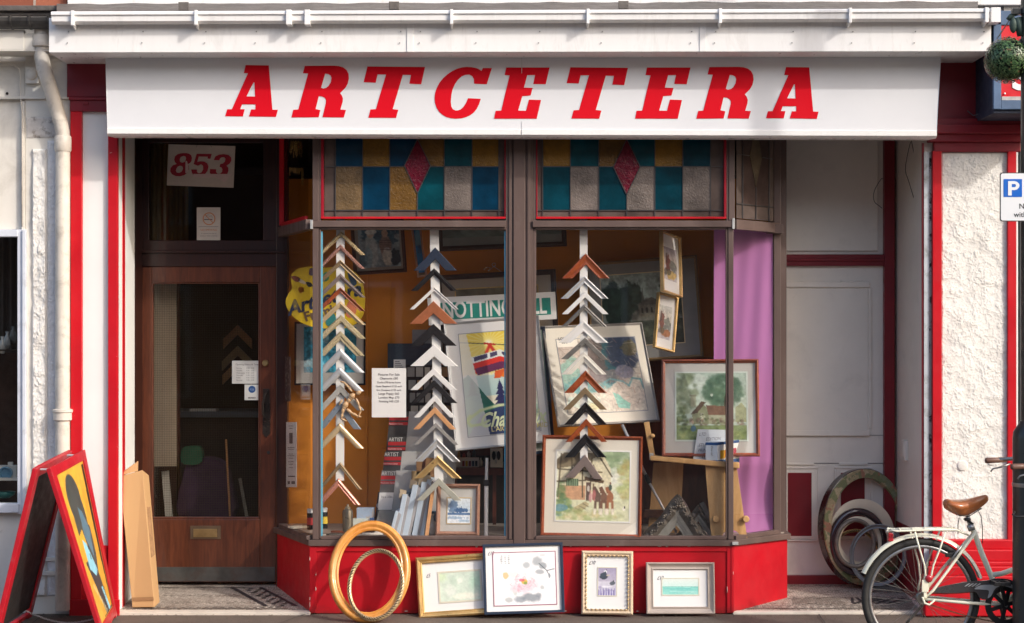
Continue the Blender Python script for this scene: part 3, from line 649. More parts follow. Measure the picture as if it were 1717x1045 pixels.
# angled leaded lights
for A_, B_, k in ((P0, P1, 0), (P2, P3, 1)):
    d = B_-A_; zc0, zc1 = zt1+.01, ztop-.04; q = lambda u, v, o=0: A_+d*u+up*(zc0+(zc1-zc0)*v)+Vector((d.y, -d.x, 0)).normalized()*o
    L = MB().hull8([q(.08, 0), q(.92, 0), q(.92, 1), q(.08, 1)], [q(.08, 0, -.004), q(.92, 0, -.004), q(.92, 1, -.004), q(.08, 1, -.004)]).build('leaded_light', margin if k else gl2, shop)
    if k:
        pm = lambda pts, m_: MB().hull8([q(*p, .003) for p in pts], [q(*p, -.001) for p in pts]).build('glass_piece', m_, L)
        dk_ = sg('smoky_glass', '#4a3c38', 12, .3); pm([(.2, .14), (.8, .14), (.8, 1), (.2, 1)], dk_)
        pm([(.5, .32), (.62, .60), (.5, .92), (.38, .60)], sg('pale_textured_glass', '#6e604e', 60, .8)) if 0 else MB().hull8([q(.5, .32, .006), q(.64, .62, .006), q(.5, .95, .006), q(.36, .62, .006)], [q(.5, .32, .0), q(.64, .62, .0), q(.5, .95, .0), q(.36, .62, .0)]).build('glass_piece', sg('pale_textured_glass', '#5c5040', 60, .8), L)
        c_ = MB()
        for a, b in (((.08, .14), (.92, .14)), ((.08, .62), (.36, .62)), ((.64, .62), (.92, .62)), ((.2, 0), (.2, 1)), ((.8, 0), (.8, 1)), ((.5, 0), (.5, .32))): c_.beam(q(*a, .006), q(*b, .006), .005, .005, (0, 0, 1) if a[1] == b[1] else (1, 0, 0))
        c_.build('lead_came', came, L)
    else:
        c_ = MB().beam(q(.08, .0, .01), q(.92, .0, .01), .02, .03); c_.beam(q(.06, 0, .01), q(.06, 1, .01), .02, .03, (1, 0, 0)); c_.build('red_trim', red, L)
# interior shell
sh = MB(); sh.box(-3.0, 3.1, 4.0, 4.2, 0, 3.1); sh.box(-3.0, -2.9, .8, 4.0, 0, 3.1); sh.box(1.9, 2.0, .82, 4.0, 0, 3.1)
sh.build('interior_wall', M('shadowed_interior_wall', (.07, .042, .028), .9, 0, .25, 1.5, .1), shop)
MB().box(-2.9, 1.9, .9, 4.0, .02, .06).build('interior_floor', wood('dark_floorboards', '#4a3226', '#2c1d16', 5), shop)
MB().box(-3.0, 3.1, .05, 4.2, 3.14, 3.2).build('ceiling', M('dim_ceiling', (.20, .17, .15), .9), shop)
MB().box(1.72, 1.767, .40, .82, .45, 3.14).build('bay_side_wall', brown, shop)
# display backdrops
orange = M('orange_backdrop', (.74, .27, .035), .65, 0, .10, 1.4, .12, 8, .3, 0, None, bd=.01)
YB = .93
ob2 = MB(); ob2.pb(470, 655, 300, 905, YB, YB+.02); ob2.pb(655, 1300, 300, 752, YB, YB+.02); ob2.pb(612, 616, 460, 905, YB-.012, YB); ob2.pb(640, 658, 752, 885, YB-.05, YB)
ob2.build('display_backdrop', orange, shop, bevel=.002)
mah = wood('dark_brown_wood', '#6e3420', '#4a2014', 5, .4, (1, 1, .2), .1)
m2 = MB(); m2.pb(1050, 1300, 600, 905, YB-.03, YB-.005); m2.pb(700, 905, 752, 764, YB-.1, YB+.3); m2.pb(752, 850, 785, 797, .60, YB+.3); m2.pb(826, 832, 797, 880, .7, .74); m2.pb(760, 766, 797, 880, .85, .87)  # darker brown board low on the right, plus shelves and uprights
m2.build('dark_brown_boards', mah, shop)
MB().pb(655, 1060, 764, 905, 1.25, 1.28).build('dark_backing', dark_in, shop)
MB().pb(473, 483, 385, 880, Yd+.02, Yd+.05).build('yellow_board', M('yellow_board', (.62, .42, .03), .6), shop)

# ------------------------------------------------------------------ awning box with lettering
aw = thing('awning', 'closed white shop awning with big slanted red slab-serif letters', 'awning', W(877, 230, -.25))
AY = -.25
ta = lambda px, v: v+(px-180)/1395*4.0
def awv(px, py, y): return W(px, ta(px, py), y)
awm = M('white_awning_fabric', (.67, .675, .695), .42, 0, .015, 2, .06, 7, .4, 0, ('#b9b9bd', 1.6, .5, .9, .2), bd=.01)
nx = 90; ny = 10; fb = MB()
for j in range(ny+1):
    for i in range(nx+1):
        u, v = i/nx, j/ny; px = 176.5+(1578-176.5)*u; l_ = (180-176.5)*v*(1-u)+(1571-1578)*v*u
        fb.v.append(awv(px+l_, 90+(216-90)*v, AY-.012*v+.004*math.sin(v*3.1)+.0008*mnoise.noise(Vector((u*22, v*3, 1)))))
fb.f = [[j*(nx+1)+i, (j+1)*(nx+1)+i, (j+1)*(nx+1)+i+1, j*(nx+1)+i+1] for j in range(ny) for i in range(nx)]
fb.build('fabric', awm, aw, smooth=True)
e = MB()
for pa, pb2 in (((176.5, 90), (180, 216)), ((1578, 90), (1571, 216))): 
    a, b = awv(*pa, AY), awv(*pb2, AY-.012); e.poly([a, b, (b.x, -.06, b.z), (a.x, -.06, a.z)])
e.build('side', awm, aw)
br = MB()
def bar(p0, p1, t0, b0, y0, y1): br.hull8([awv(p0, b0, y0), awv(p1, b0, y0), awv(p1, t0, y0), awv(p0, t0, y0)], [Vector((v.x, y1, v.z)) for v in (awv(p0, b0, y0), awv(p1, b0, y0), awv(p1, t0, y0), awv(p0, t0, y0))])
bar(179, 873, 215, 224.5, AY-.022, AY+.01); bar(874, 1571, 215, 224.5, AY-.022, AY+.01)
pr = [awv(179, 224.6, AY-.02), awv(1571, 224.6, AY-.02)]
for a, b in ((179, 1571),):
    A_, B_ = awv(a, 224.6, AY-.018), awv(b, 224.6, AY-.018); n_ = 0
    q0 = [A_, B_, Vector((B_.x-.03, AY+.10, B_.z)), Vector((A_.x+.03, AY+.10, A_.z))]; br.hull8(q0, [v-up*.012+Vector((0, .02*(1 if i < 2 else 0), 0)) for i, v in enumerate(q0)])
br.build('bottom_bar', M('white_bar', (.80, .79, .77), .3, 0, .02), aw, bevel=.003)
for v0, v1 in ((91, 121), (202, 215)):
    f_ = [awv(874.5, v1, AY-.0015-.012*(v1-90)/126), awv(875.2, v1, AY-.0015-.012*(v1-90)/126), awv(875.2, v0, AY-.0015-.012*(v0-90)/126), awv(874.5, v0, AY-.0015-.012*(v0-90)/126)]
    MB().hull8(f_, [v+Vector((0, .004, 0)) for v in f_]).build('seam', M('seam_grey', (.5, .5, .5), .6), aw)
lred = M('red_vinyl_letters', (.60, .002, .012), .6, 0, .02, 3, .0, 10, .12)
L_A = [[(313,108),(603,112),(650,667),(718,668),(695,758),(358,752),(385,664),(437,664),(440,600),(270,600),(247,660),(303,662),(282,752),(60,750),(85,662),(143,662),(342,210),(290,208)], [(412,325),(325,500),(433,502),(424,325)]]
L_R = [[(1053,118),(1420,115),(1480,120),(1535,137),(1575,168),(1600,215),(1606,275),(1592,340),(1560,395),(1495,460),(1518,487),(1532,528),(1528,570),(1500,665),(1570,670),(1543,765),(1277,762),(1318,580),(1320,545),(1305,520),(1275,502),(1230,497),(1190,660),(1250,672),(1230,762),(888,765),(912,668),(975,665),(1095,213),(1030,210)], [(1308,215),(1345,220),(1375,236),(1388,268),(1380,320),(1352,368),(1320,393),(1285,402),(1258,390)]]
L_T = [[(195,125),(915,132),(868,348),(720,340),(740,232),(638,230),(512,660),(582,668),(555,770),(208,768),(235,665),(303,660),(428,225),(322,225),(298,328),(148,322)]]
L_C = [[(1640,143),(1622,180),(1590,158),(1555,144),(1500,134),(1440,130),(1380,136),(1320,152),(1260,180),(1200,220),(1145,268),(1098,326),(1062,395),(1042,460),(1036,520),(1042,585),(1062,645),(1095,695),(1140,735),(1190,762),(1240,775),(1300,780),(1370,776),(1430,760),(1480,738),(1525,705),(1565,655),(1592,600),(1615,530),(1455,523),(1432,578),(1400,630),(1365,662),(1330,676),(1300,678),(1265,662),(1245,625),(1239,565),(1246,480),(1262,410),(1290,345),(1330,290),(1375,248),(1420,230),(1470,227),(1508,246),(1528,285),(1530,340),(1688,348),(1752,145)]]
L_E = [[(322,122),(803,122),(760,307),(622,305),(642,205),(555,207),(518,345),(615,348),(592,432),(500,440),(455,600),(542,603),(575,478),(708,482),(660,690),(188,690),(205,603),(268,600),(360,210),(305,205)]]
def put_letter(loops, ox, k, dx, dy):
    L = []
    for lp in loops:
        q = []
        for X, Y_ in lp:
            p = awv(0, 0, 0); px = ox+X/k+dx; py = 95+Y_/k+dy; q.append((fx(px, AY), fz(py, AY)))
        L.append(q)
    mb = MB().outline(L, 0, .002)
    for v in mb.v:                                        # lie 2 mm proud of the sloping fabric
        vv = (fz(90, AY)-v.z)/(fz(90, AY)-fz(216, AY)); v.y = AY-.0012-.012*vv+.004*math.sin(vv*3.1)-v.y*.6
    mb.build('letter', lred, aw)
put_letter(L_A, 370, 7.465, 0, 0); put_letter(L_R, 370, 7.465, 0, 0); put_letter(L_T, 590, 7.465, 0, 0); put_letter(L_C, 590, 7.465, 0, 0)
put_letter(L_E, 800, 6.604, 0, 0); put_letter(L_T, 590, 7.465, 340.3, 1.4); put_letter(L_E, 800, 6.604, 236.2, 0); put_letter(L_R, 370, 7.465, 678.4, 2); put_letter(L_A, 370, 7.465, 906, 3.2)

# ------------------------------------------------------------------ neighbour on the left
nb = thing('neighbouring_building', 'cream painted neighbour at the left edge with downpipe, stucco strip and shop window', 'building', (-3.2, 0, 0))
MB().box(-5.2, fx(42), .03, .5, 0, fz(860)).build('lower_wall', M('cracked_render', (.72, .69, .64), .8, 0, .08, 2, .6, 11, .3, 0, ('#4c453e', 7, .60, .72, .6), bd=.006), nb)
nw = MB(); nw.pb(42, 118, 103, 1030, .0, .4); nw.box(fx(42), fx(113), .0, .4, fz(103), 3.52); nw.pb(-300, 42, 103, 385, .02, .4); nw.box(-5.2, fx(113), .06, .4, fz(390), 3.9)
nw.build('wall', cream, nb, bevel=.004)
relief(fx(54), fx(79), fz(1000), fz(250), -.001, .026, 30, 520, 12, 16).build('stucco_strip', stucco, nb, smooth=True)
relief(fx(79.5), fx(97), fz(1000), fz(236), -.001, .012, 20, 420, 15, 20).build('smooth_shadow_band', M('pipe_shadow_plaster', (.68, .68, .69), .7, 0, .06, 6, .5, 25, .3, 0, ('#7a7570', 12, .55, .8, .5)), nb)  # smooth plaster coloured bluish for the downpipe's shadow
relief(fx(44), fx(112), fz(232), fz(196), -.001, .008, 60, 30, 22).build('damaged_plaster', M('damaged_plaster', (.60, .56, .52), .9, 0, .15, 10, .6, 50, .3, 0, ('#57493d', 18, .5, .65, .7)), nb, smooth=True)
for q in ((-300, 118, 162, 166, -.02), (36, 41, 170, 385, -.008), (100, 120, 930, 938, -.02), (66, 104, 958, 965, -.03), (60, 104, 935, 941, -.02)): MB().pb(*q, .01 if q[0] != 36 else .03).build('wall_moulding', cream, nb, bevel=.002)
for yy in (441, 524, 583, 652): MB().pb(42, 54, yy, yy+1.6, -.002, .01).build('wall_joint', cream, nb)
cb = MB(); cb.tube([W(px, py, -.012) for px, py in ((0, 108), (24, 109), (32, 116), (34, 125), (34, 160), (37, 190), (37, 380))], .004, 8); cb.build('cable', pipe_m, nb, smooth=True)
vt = MB(); vt.pb(42, 65, 113, 140, -.03, .0); vt.ball(W(53, 125, -.03), .036, .02, .036, 18, 10); vt.build('junction_box', cream, nb, smooth=True, bevel=.003, autos=35)
MB().lathe([(.009, 0), (.009, .002), (.001, .002)], W(12, 157, .018), 14, Matrix.Rotation(R(90), 4, 'X')).build('drilled_hole', dark_in, nb)
wf = MB(); wf.pb(29, 42, 385, 862, -.015, .08); wf.pb(-300, 29, 385, 397, -.025, .08); wf.pb(-300, 31, 845, 860, -.03, .08); wf.pb(37, 43, 385, 862, -.03, .0)
wo = wf.build('window_frame', M('blue_white_frame', (.62, .65, .72), .5, 0, .06, 5, .3, 30, .5, 0, ('#77716a', 9, .55, .8, .5)), nb, bevel=.003)
MB().pb(-300, 29, 397, 845, .03, .036).build('pane', gl2, wo)
MB().pb(-300, 40, 380, 870, .75, .78).build('dark_backdrop', M('brown_brick_inside', (.07, .04, .032), .9, 0, .4, 8), nb)
m_, t_, b_ = base_mat('red_brick', .85, 0, .3)
tc = coords(t_, (1, 1, 1), (R(90), 0, 0)); bk = N(t_, 'ShaderNodeTexBrick'); bk.inputs['Scale'].default_value = 1; bk.inputs['Brick Width'].default_value = .235; bk.inputs['Row Height'].default_value = .078; bk.inputs['Mortar Size'].default_value = .008
bk.inputs['Color1'].default_value = (.36, .12, .07, 1); bk.inputs['Color2'].default_value = (.24, .075, .045, 1); bk.inputs['Mortar'].default_value = (.35, .30, .26, 1); t_.links.new(tc, bk.inputs['Vector']); t_.links.new(bk.outputs['Color'], b_.inputs['Base Color']); bump(t_, b_, noise(t_, coords(t_), 60), .6, .004)
MB().box(-5.2, -2.765, .0, .4, 3.70, 6.5).build('brick_wall', m_, nb)
ld = MB(); ld.pb(-300, 96, 9, 18, -.06, .02); ld.pb(-300, 96, 18, 27, -.03, .02); ld.build('coping', lead, nb, bevel=.006)
MB().pb(-300, 90, 27, 34, -.02, .02).build('wall_head', cream, nb)
nf = MB(); nf.pb(-300, 40, 50, 84, -.19, -.15); nf.pb(40, 58, 56, 84, -.185, -.15); nf.pb(-300, 84, 84, 86, -.19, .02)
nf.build('fascia', cream, nb, bevel=.003)
MB().pb(58, 84, 45, 80, -.14, .02).build('bracket_block', dark_in, nb)
gt = MB(); prof = [(-.21+.065*math.cos(a), fz(32, -.21)+.062*math.sin(a)) for a in np.linspace(math.pi, 2*math.pi, 10)]
gt.prism([(p[0], p[1]) for p in prof], fx(-300, -.25), fx(107, -.25), 'x')
for px in (16, 47, 80): gt.prism([(p[0]-.21*0-.004, p[1]-.004) for p in prof]+[(-.14, fz(30, -.2)), (-.285, fz(30, -.2))], fx(px, -.25), fx(px+4, -.25), 'x')
gt.pb(84, 104, 36, 50, -.285, -.15); gt.build('gutter', black_m, nb, bevel=.002)
dp = MB(); PY = -.15
path = [W(70, 50, PY), W(70, 75, PY), W(70, 95, PY), W(73, 112, PY), W(80, 135, PY), W(93, 175, -.10), W(102, 207, -.07), W(105, 222, -.065), W(105.5, 240, -.065), W(105, 500, -.065), W(105, 1000, -.065), W(105, 1023, -.065)]
dp.tube(path, [.045, .045, .046, .046, .044, .043, .043, .043, .044, .044, .044, .044], 18)
dp.lathe([(.052, 0), (.060, .006), (.060, .035), (.055, .045), (.058, .06), (.055, .075), (.045, .08)], W(69.5, 80, PY), 20)
dp.lathe([(.048, 0), (.056, .006), (.056, .05), (.062, .055), (.062, .07), (.047, .075)], W(105, 706, -.065), 20)
dp.lathe([(.046, 0), (.052, .01), (.052, .09), (.046, .1)], W(105.5, 255, -.065), 20)
dpo = dp.build('downpipe', pipe_m, nb, smooth=True, autos=40)
# right neighbour: wall sliver and blue sign case
rn = thing('neighbouring_wall', 'narrow dark strip of next door shop front behind the street post', 'wall', (3.3, 0, 0))
a = MB(); a.box(fx(1707), 5.2, .03, .5, 0, 3.5); a.build('wall', M('dim_beige_wall', (.30, .26, .22), .8, 0, .2), rn)
MB().box(fx(1712), 5.2, .0, .03, .9, 2.75).build('window', gl2, rn)
MB().box(fx(1709), fx(1712), -.01, .03, .3, 2.9).build('frame', M('dark_window_edge', (.04, .045, .05), .4), rn)
MB().box(3.05, 5.2, -.02, 4, 3.5, 6.5).build('upper_wall', M('grey_render', (.42, .40, .37), .85, 0, .2, 4, .5, 30), rn)
MB().box(fx(1830, -.4), 5.2, -.41, 0, 3.416, 3.72).build('fascia', pvc, rn, bevel=.003)  # unseen fascia, added for its shadow on the right pilaster
sb = thing('sign_case', 'blue painted timber sign case with a red panel projecting at the top right corner', 'sign', W(1700, 198, -.2))
blue = M('faded_blue_paint', (.085, .14, .24), .55, 0, .2, 6, .4, 40, .4, 0, ('#3b2d25', 12, .58, .72, .7))
ys_ = -.46
b_ = MB(); b_.pb(1666, 1800, 18, 190, ys_+.02, 0); b_.build('case', M('dark_navy_side', (.02, .03, .06), .6, 0, .3, 5, .3, 30), sb, bevel=.003)
b_ = MB(); b_.pb(1666, 1679, 30, 183, ys_, ys_+.03); b_.pb(1679, 1800, 168, 183, ys_, ys_+.03); b_.pb(1666, 1800, 18, 42, ys_, ys_+.03); b_.build('frame', blue, sb, bevel=.003)
b_ = MB(); b_.pb(1679, 1800, 42, 162, ys_+.008, ys_+.028); b_.build('panel', M('bright_red_panel', (.60, .01, .02), .35), sb)
b_ = MB(); b_.pb(1680, 1800, 162, 168, ys_+.0, ys_+.02); b_.build('ledge', M('grey_ledge', (.45, .43, .42), .7, 0, .3, 20), sb)
b_ = MB(); text_mb(b_, 'S', .22, W(1697, 149, ys_+.004), offset=.008); b_.build('lettering', white_p, sb)
for px, py in ((1685, 157),): MB().ball(W(px, py, ys_), .006, .004, .006).build('screw', white_p, sb)
wr = MB(); wr.tube([W(1622, 186, -.05), W(1632, 194, -.07), W(1645, 190, -.1), W(1656, 172, -.15), W(1664, 140, -.25)], .003, 6)
solo(wr, 'cable', M('grey_cable', (.12, .12, .13), .6), 'grey cable sagging under the blue sign case', 'cable', smooth=True)

# brick terrace added out of view to darken reflections and cut low sky light
op = thing('terrace', 'unseen brick terrace with pale windows, added across the street behind the viewer', 'building', (0, -22, 0))
MB().box(-30, 30, -30, -22, -.2, 7.2).build('wall', m_, op)
MB().hull8([(-30.3, -30, 7.2), (30.3, -30, 7.2), (30.3, -21.7, 7.2), (-30.3, -21.7, 7.2)], [(-30.3, -27, 10), (30.3, -27, 10), (30.3, -25, 10), (-30.3, -25, 10)]).build('roof', M('slate_roof', (.07, .075, .085), .7, 0, .3, 6), op)
owm = M('pale_window_surround', (.6, .58, .54), .6); ogm = M('dark_window_glass', (.03, .035, .04), .15)
for i in range(14):
    x = -28+i*4.2
    for z0, z1 in ((.7, 2.7), (4.1, 5.9)):
        f = MB().box(x-.75, x+.75, -22, -21.94, z0-.1, z1+.1).build('window', owm, op); MB().box(x-.62, x+.62, -21.95, -21.92, z0, z1).build('pane', ogm, f)
# ------------------------------------------------------------------ frame materials
f_black = M('black_moulding', (.014, .014, .016), .5, 0, .25, 9, .2, 50, .2); f_white = M('white_moulding', (.78, .77, .75), .4, 0, .03, 6, .05)
f_navy = M('navy_moulding', (.022, .034, .062), .5, 0, .15, 9, .2, 50, .2); f_cop = wood('copper_brown_moulding', '#a8542c', '#7c3517', 9, .3, (1, 1, 1), .3)
f_gold = M('gold_leaf_moulding', (.66, .44, .18), .35, .65, .2, 14, .35, 70); f_pgold = M('pale_gold_moulding', (.72, .56, .34), .38, .5, .12, 14, .3, 70)
f_silv = M('silver_moulding', (.55, .56, .57), .48, .5, .08, 10, .15, 60); f_pew = M('pewter_moulding', (.26, .25, .23), .35, .55, .2, 12, .3, 60)
f_ora = rope('ornate_cream_moulding', '#d9cba8', '#8d7c55', 60, 45, .2); f_rope = rope('rope_gold_moulding', '#d8c39a', '#7a6236', 42, 60, .3); f_rred = rope('striped_red_moulding', '#b88a7c', '#6b3a35', 42, 60, .1)
f_pea = wood('peach_wood_moulding', '#dca878', '#c98e5c', 8, .5, (1, 1, 1)); f_sage = M('sage_grey_moulding', (.44, .44, .37), .45, .2, .12, 12, .3, 80); f_pink = M('pink_foil_moulding', (.62, .27, .20), .35, .45, .15, 14, .3, 70)
f_brn = wood('dark_brown_moulding', '#5d3520', '#3b1f12', 8, .35, (1, 1, 1), .2); f_brz = M('bronze_moulding', (.32, .23, .13), .38, .5, .15, 12, .3, 60); f_taupe = M('taupe_moulding', (.23, .18, .165), .4, .2, .1, 12, .2, 60)
f_blue = M('blue_grey_moulding', (.27, .32, .38), .35, .4, .1, 12, .2, 60); f_pine = wood('orange_pine', '#e0a050', '#c47a2c', 5, .33, (1, 1, .5), .35, .2); f_pinkw = wood('pinkish_wood_moulding', '#b98e77', '#9a6d58', 9, .4, (1, 1, 1)); f_grw = wood('grey_limed_moulding', '#a89b8e', '#8b7d71', 9, .45, (1, .3, 1))
mt_white = M('white_mount_board', (.80, .79, .77), .6, 0, .02, 3, .03, coat=.25); mt_cream = M('cream_mount_board', (.76, .71, .60), .6, 0, .02, 3, .03, coat=.3); mt_grey = M('grey_mount_board', (.48, .46, .42), .6, 0, .03, 3, .03, coat=.25)
mt_tan = M('tan_mount_board', (.42, .36, .29), .6, 0, .03, 3, .03); lath_m = M('white_painted_lath', (.78, .77, .74), .55, 0, .03, 5, .1, 40)
# ------------------------------------------------------------------ frame-corner sample displays
def chevron(label, apex, tip, tv, m, prof, y, rot=0, group=None):
    """apex px, drop and half width taken from the right-hand tip, tv = vertical thickness in px"""
    k = sc(y); hw, dr = (tip[0]-apex[0])*k, (tip[1]-apex[1])*k; t = tv*k; sl_ = dr/hw
    dep = .017; pr = [(a*t, b*dep) for a, b in PROF[prof]]
    n = len(pr); mb = MB()
    for d, h in pr: mb.v += [Vector((-(dr-d)/sl_, -h, -dr)), Vector((0, -h, -d)), Vector(((dr-d)/sl_, -h, -dr))]
    for j in range(n):
        a, b = 3*j, 3*((j+1) % n); mb.f += [[a, a+1, b+1, b], [a+1, a+2, b+2, b+1]]
    mb.f += [[3*j for j in range(n)], [3*j+2 for j in range(n)][::-1]]
    rm = Matrix.Rotation(R(rot), 3, 'Y'); o = W(apex[0], apex[1], y); 
    for v in mb.v: v[:] = (rm @ v)+o
    return solo(mb, 'corner_sample', m, label, 'frame corner', org=o, group=group, bevel=.0006)
ordn = ['topmost', 'second', 'third', 'fourth', 'fifth', 'sixth', 'seventh', 'eighth', 'ninth', 'tenth', 'eleventh', 'twelfth', 'thirteenth', 'fourteenth', 'fifteenth']
def strip_of(where, lst, y, grp):
    for i, (ap, tip, tv, m, prof, desc, rot) in enumerate(lst):
        last = ' and lowest' if i == len(lst)-1 else ''
        nm = '%s corner sample, %s%s on the %s white hanging lath' % (desc, ordn[i] if i == 0 else ordn[i]+' from top', last, where)
        chevron(nm, ap, tip, tv, m, prof, y-.0012*(i % 2), rot, grp)
def lath(px0, py0, px1, py1, wd, y, label):
    mb = MB().beam(W(px0, py0, y), W(px1, py1, y), wd*sc(y), .008, (0, 1, 0)); solo(mb, 'hanging_lath', lath_m, label, 'lath', bevel=.001, group='white laths of frame samples')
YS = .085
lath(571, 350, 570, 806, 14, YS, 'white lath hanging nearest the shop door, holding light gold and silver frame corners')
lath(727.5, 350, 736, 806, 15, YS, 'white lath left of the brown mullion, holding black and white frame corners')
lath(978.5, 328, 979, 782, 13, YS, 'white lath right of the mullion reaching up over the coloured glass')
strip_of('left', [
 ((572, 388), (613, 428), 9, f_rope, 'round', 'gold rope-pattern', 0), ((571, 410), (612, 451), 9, f_rred, 'round', 'dull red striped', 0), ((571, 436), (612, 475), 9, f_brz, 'scoop', 'olive and gold', 0),
 ((571, 459), (613, 499), 9, f_taupe, 'step', 'grey-brown', 0), ((571, 482), (613, 522), 9, f_cop, 'scoop', 'copper', 0), ((571, 505), (614, 545), 10, f_pgold, 'step', 'cream gold', 0),
 ((572, 528), (614, 568), 13, f_ora, 'round', 'ornate carved cream', 0), ((571, 555), (612, 597), 15, f_ora, 'ridge', 'wider ornate cream', 0), ((571, 584), (612, 625), 16, f_silv, 'round', 'bright silver', 0),
 ((570, 615), (611, 656), 16, f_silv, 'round', 'plain silver', 0), ((571, 645), (611, 688), 13, M('pale_grey_moulding', (.42, .41, .38), .45, .2), 'flat', 'flat pale grey', 0), ((570, 672), (607, 719), 16, f_blue, 'flat', 'blue-grey', 1.5),
 ((570, 709), (611, 752), 14, f_pgold, 'round', 'pale gold', 0), ((571, 775), (608, 820), 9, f_brz, 'ridge', 'narrow bronze', 1), ((568, 802), (606, 846), 13, f_pink, 'ridge', 'pink foil', 1)], YS-.008, 'frame corner samples on the left lath')
strip_of('middle', [
 ((730, 415), (766, 454), 20, f_navy, 'flat', 'wide navy', 0), ((728, 450), (767, 488), 11, f_black, 'step', 'narrow black', 0), ((728, 481), (769, 519), 7, f_white, 'scoop', 'thin white ridged', 0),
 ((727, 505), (767, 543), 21, M('copper_red_moulding', (.36, .115, .045), .45, .1, .15, 30, .3, 90), 'flat', 'wide rust-red', 0), ((727, 543), (766, 580), 18, f_black, 'flat', 'wide black', 0), ((728, 578), (768, 614), 20, f_white, 'flat', 'wide white', 0),
 ((727, 617), (766, 654), 12, f_white, 'flat', 'medium white', 0), ((728, 637), (767, 676), 12, f_black, 'flat', 'medium black', 0), ((729, 662), (764, 700), 11, f_white, 'flat', 'narrow white', 0),
 ((729, 682), (765, 720), 11, f_pea, 'flat', 'peach wood', 0), ((731, 709), (769, 746), 8, M('mid_grey_moulding', (.26, .25, .24), .45), 'flat', 'narrow grey', 0), ((733, 735), (772, 774), 15, f_silv, 'scoop', 'two-tone silver', 0),
 ((734, 764), (774, 802), 15, f_gold, 'scoop', 'gold and cream', 0), ((736, 801), (774, 839), 13, f_sage, 'flat', 'sage grey', 0)], YS-.008, 'frame corner samples on the middle lath')
strip_of('right', [
 ((982, 425), (1022, 467), 19, f_cop, 'scoop', 'orange-brown polished', 0), ((980, 463), (1020, 501), 12, f_silv, 'scoop', 'silver grooved', 0), ((981, 489), (1020, 527), 10, f_white, 'flat', 'plain white', 0),
 ((980, 510), (1019, 548), 9, f_pew, 'ridge', 'dark pewter', 0), ((978, 537), (1020, 575), 19, f_white, 'scoop', 'broad moulded white', 0), ((981, 566), (1021, 603), 11, f_pew, 'flat', 'flat pewter', 1),
 ((979, 590), (1017, 628), 17, M('cream_moulding', (.70, .67, .60), .45), 'step', 'stepped cream', 0), ((982, 621), (1018, 659), 16, f_cop, 'scoop', 'reddish brown', 0), ((981, 649), (1018, 687), 12, f_brz, 'flat', 'bronze', 0),
 ((982, 674), (1018, 712), 16, f_black, 'scoop', 'black lipped', 0), ((983, 702), (1018, 741), 11, f_cop, 'flat', 'narrow chestnut', 0), ((982, 727), (1017, 767), 18, f_black, 'scoop', 'broad black', 0),
 ((981, 762), (1013, 802), 20, f_taupe, 'flat', 'tilted taupe', 3)], YS-.008, 'frame corner samples on the right lath')

# ------------------------------------------------------------------ pictures inside the window
# two seated figures print
a = Art(60, 72, '#9fb0b4'); a.grain(.35, 8, 2).blob(.5, .2, .5, .3, '#2c5568', .8, .6).blob(.3, .62, .17, .4, '#c7cfcd', .9, .3).blob(.3, .25, .09, .09, '#d6c3ae', 1, .2).blob(.3, .2, .14, .06, '#dfe0d8', 1, .3)
a.blob(.64, .55, .16, .3, '#a5897c', .9, .3).blob(.65, .25, .08, .09, '#caa890', 1, .2).blob(.68, .78, .14, .22, '#d9d4c6', 1, .3).blob(.88, .8, .12, .2, '#2a3e48', .9, .5).blob(.1, .8, .1, .2, '#5b7f8e', .8, .5).blob(.22, .75, .1, .28, '#8fb0bd', .7, .3)
for i in range(5): a.line([(.52, .40+i*.05), (.78, .42+i*.05)], .012, '#6d5a56', .7)
a.grain(.2, 30)
picture('framed_print', 'framed print of two seated figures in summer clothes, top left of the display', (583, 372), (672, 366), (593, 462), .70, f_brn, 6, mt_tan, a, (.13, .05, .90, .88), .05, 'step', .025)
a = Art(36, 60, '#5fa6b8'); a.grain(.5, 7, 4).blob(.3, .2, .3, .2, '#d8e4e0', .5, .6).blob(.7, .7, .35, .3, '#1f6f8c', .7, .6).blob(.45, .55, .2, .15, '#cfe0dc', .6, .6).blob(.2, .85, .3, .1, '#dfe7e2', .7, .5).grain(.3, 22)
picture('framed_print', 'black framed turquoise print with grey mount hanging behind the yellow palette sign', (494, 540), (613, 540), (494, 646), .82, f_black, 3, mt_grey, Art(100, 80, '#3f93ab').grain(.55, 7, 4).blob(.3, .2, .2, .2, '#cfe0e0', .5, .6).blob(.7, .7, .3, .2, '#176a8a', .7, .6).blob(.2, .8, .2, .1, '#dfe7e2', .6, .5).blob(.75, .25, .2, .2, '#1d5f7c', .6, .6).grain(.35, 22), (.13, .08, .87, .80), .03, 'flat', .02)
# yellow palette sign
pal = thing('palette_sign', 'yellow palette-shaped sign with painted brush, blobs and handwritten shop name', 'sign', W(546, 552, .46)); yp = .46
out = [(491, 458), (500, 451), (520, 447), (545, 449), (575, 447), (597, 458), (608, 475), (612, 505), (608, 530), (594, 545), (572, 551), (545, 551), (520, 547), (497, 536), (483, 520), (479, 505), (484, 492), (490, 483), (488, 472), (488, 464)]
def smooth_loop(P, n=4):
    o = []; m = len(P)
    for i in range(m):
        p0, p1, p2, p3 = [np.array(P[(i+j) % m], float) for j in (-1, 0, 1, 2)]
        for q in range(n):
            t = q/n; o.append(tuple(.5*((2*p1)+(-p0+p2)*t+(2*p0-5*p1+4*p2-p3)*t*t+(-p0+3*p1-3*p2+p3)*t**3)))
    return o
so2 = smooth_loop(out); hole = [(505+5*math.cos(t), 486+5.5*math.sin(t)) for t in np.linspace(0, 6.28, 16)[:-1]]
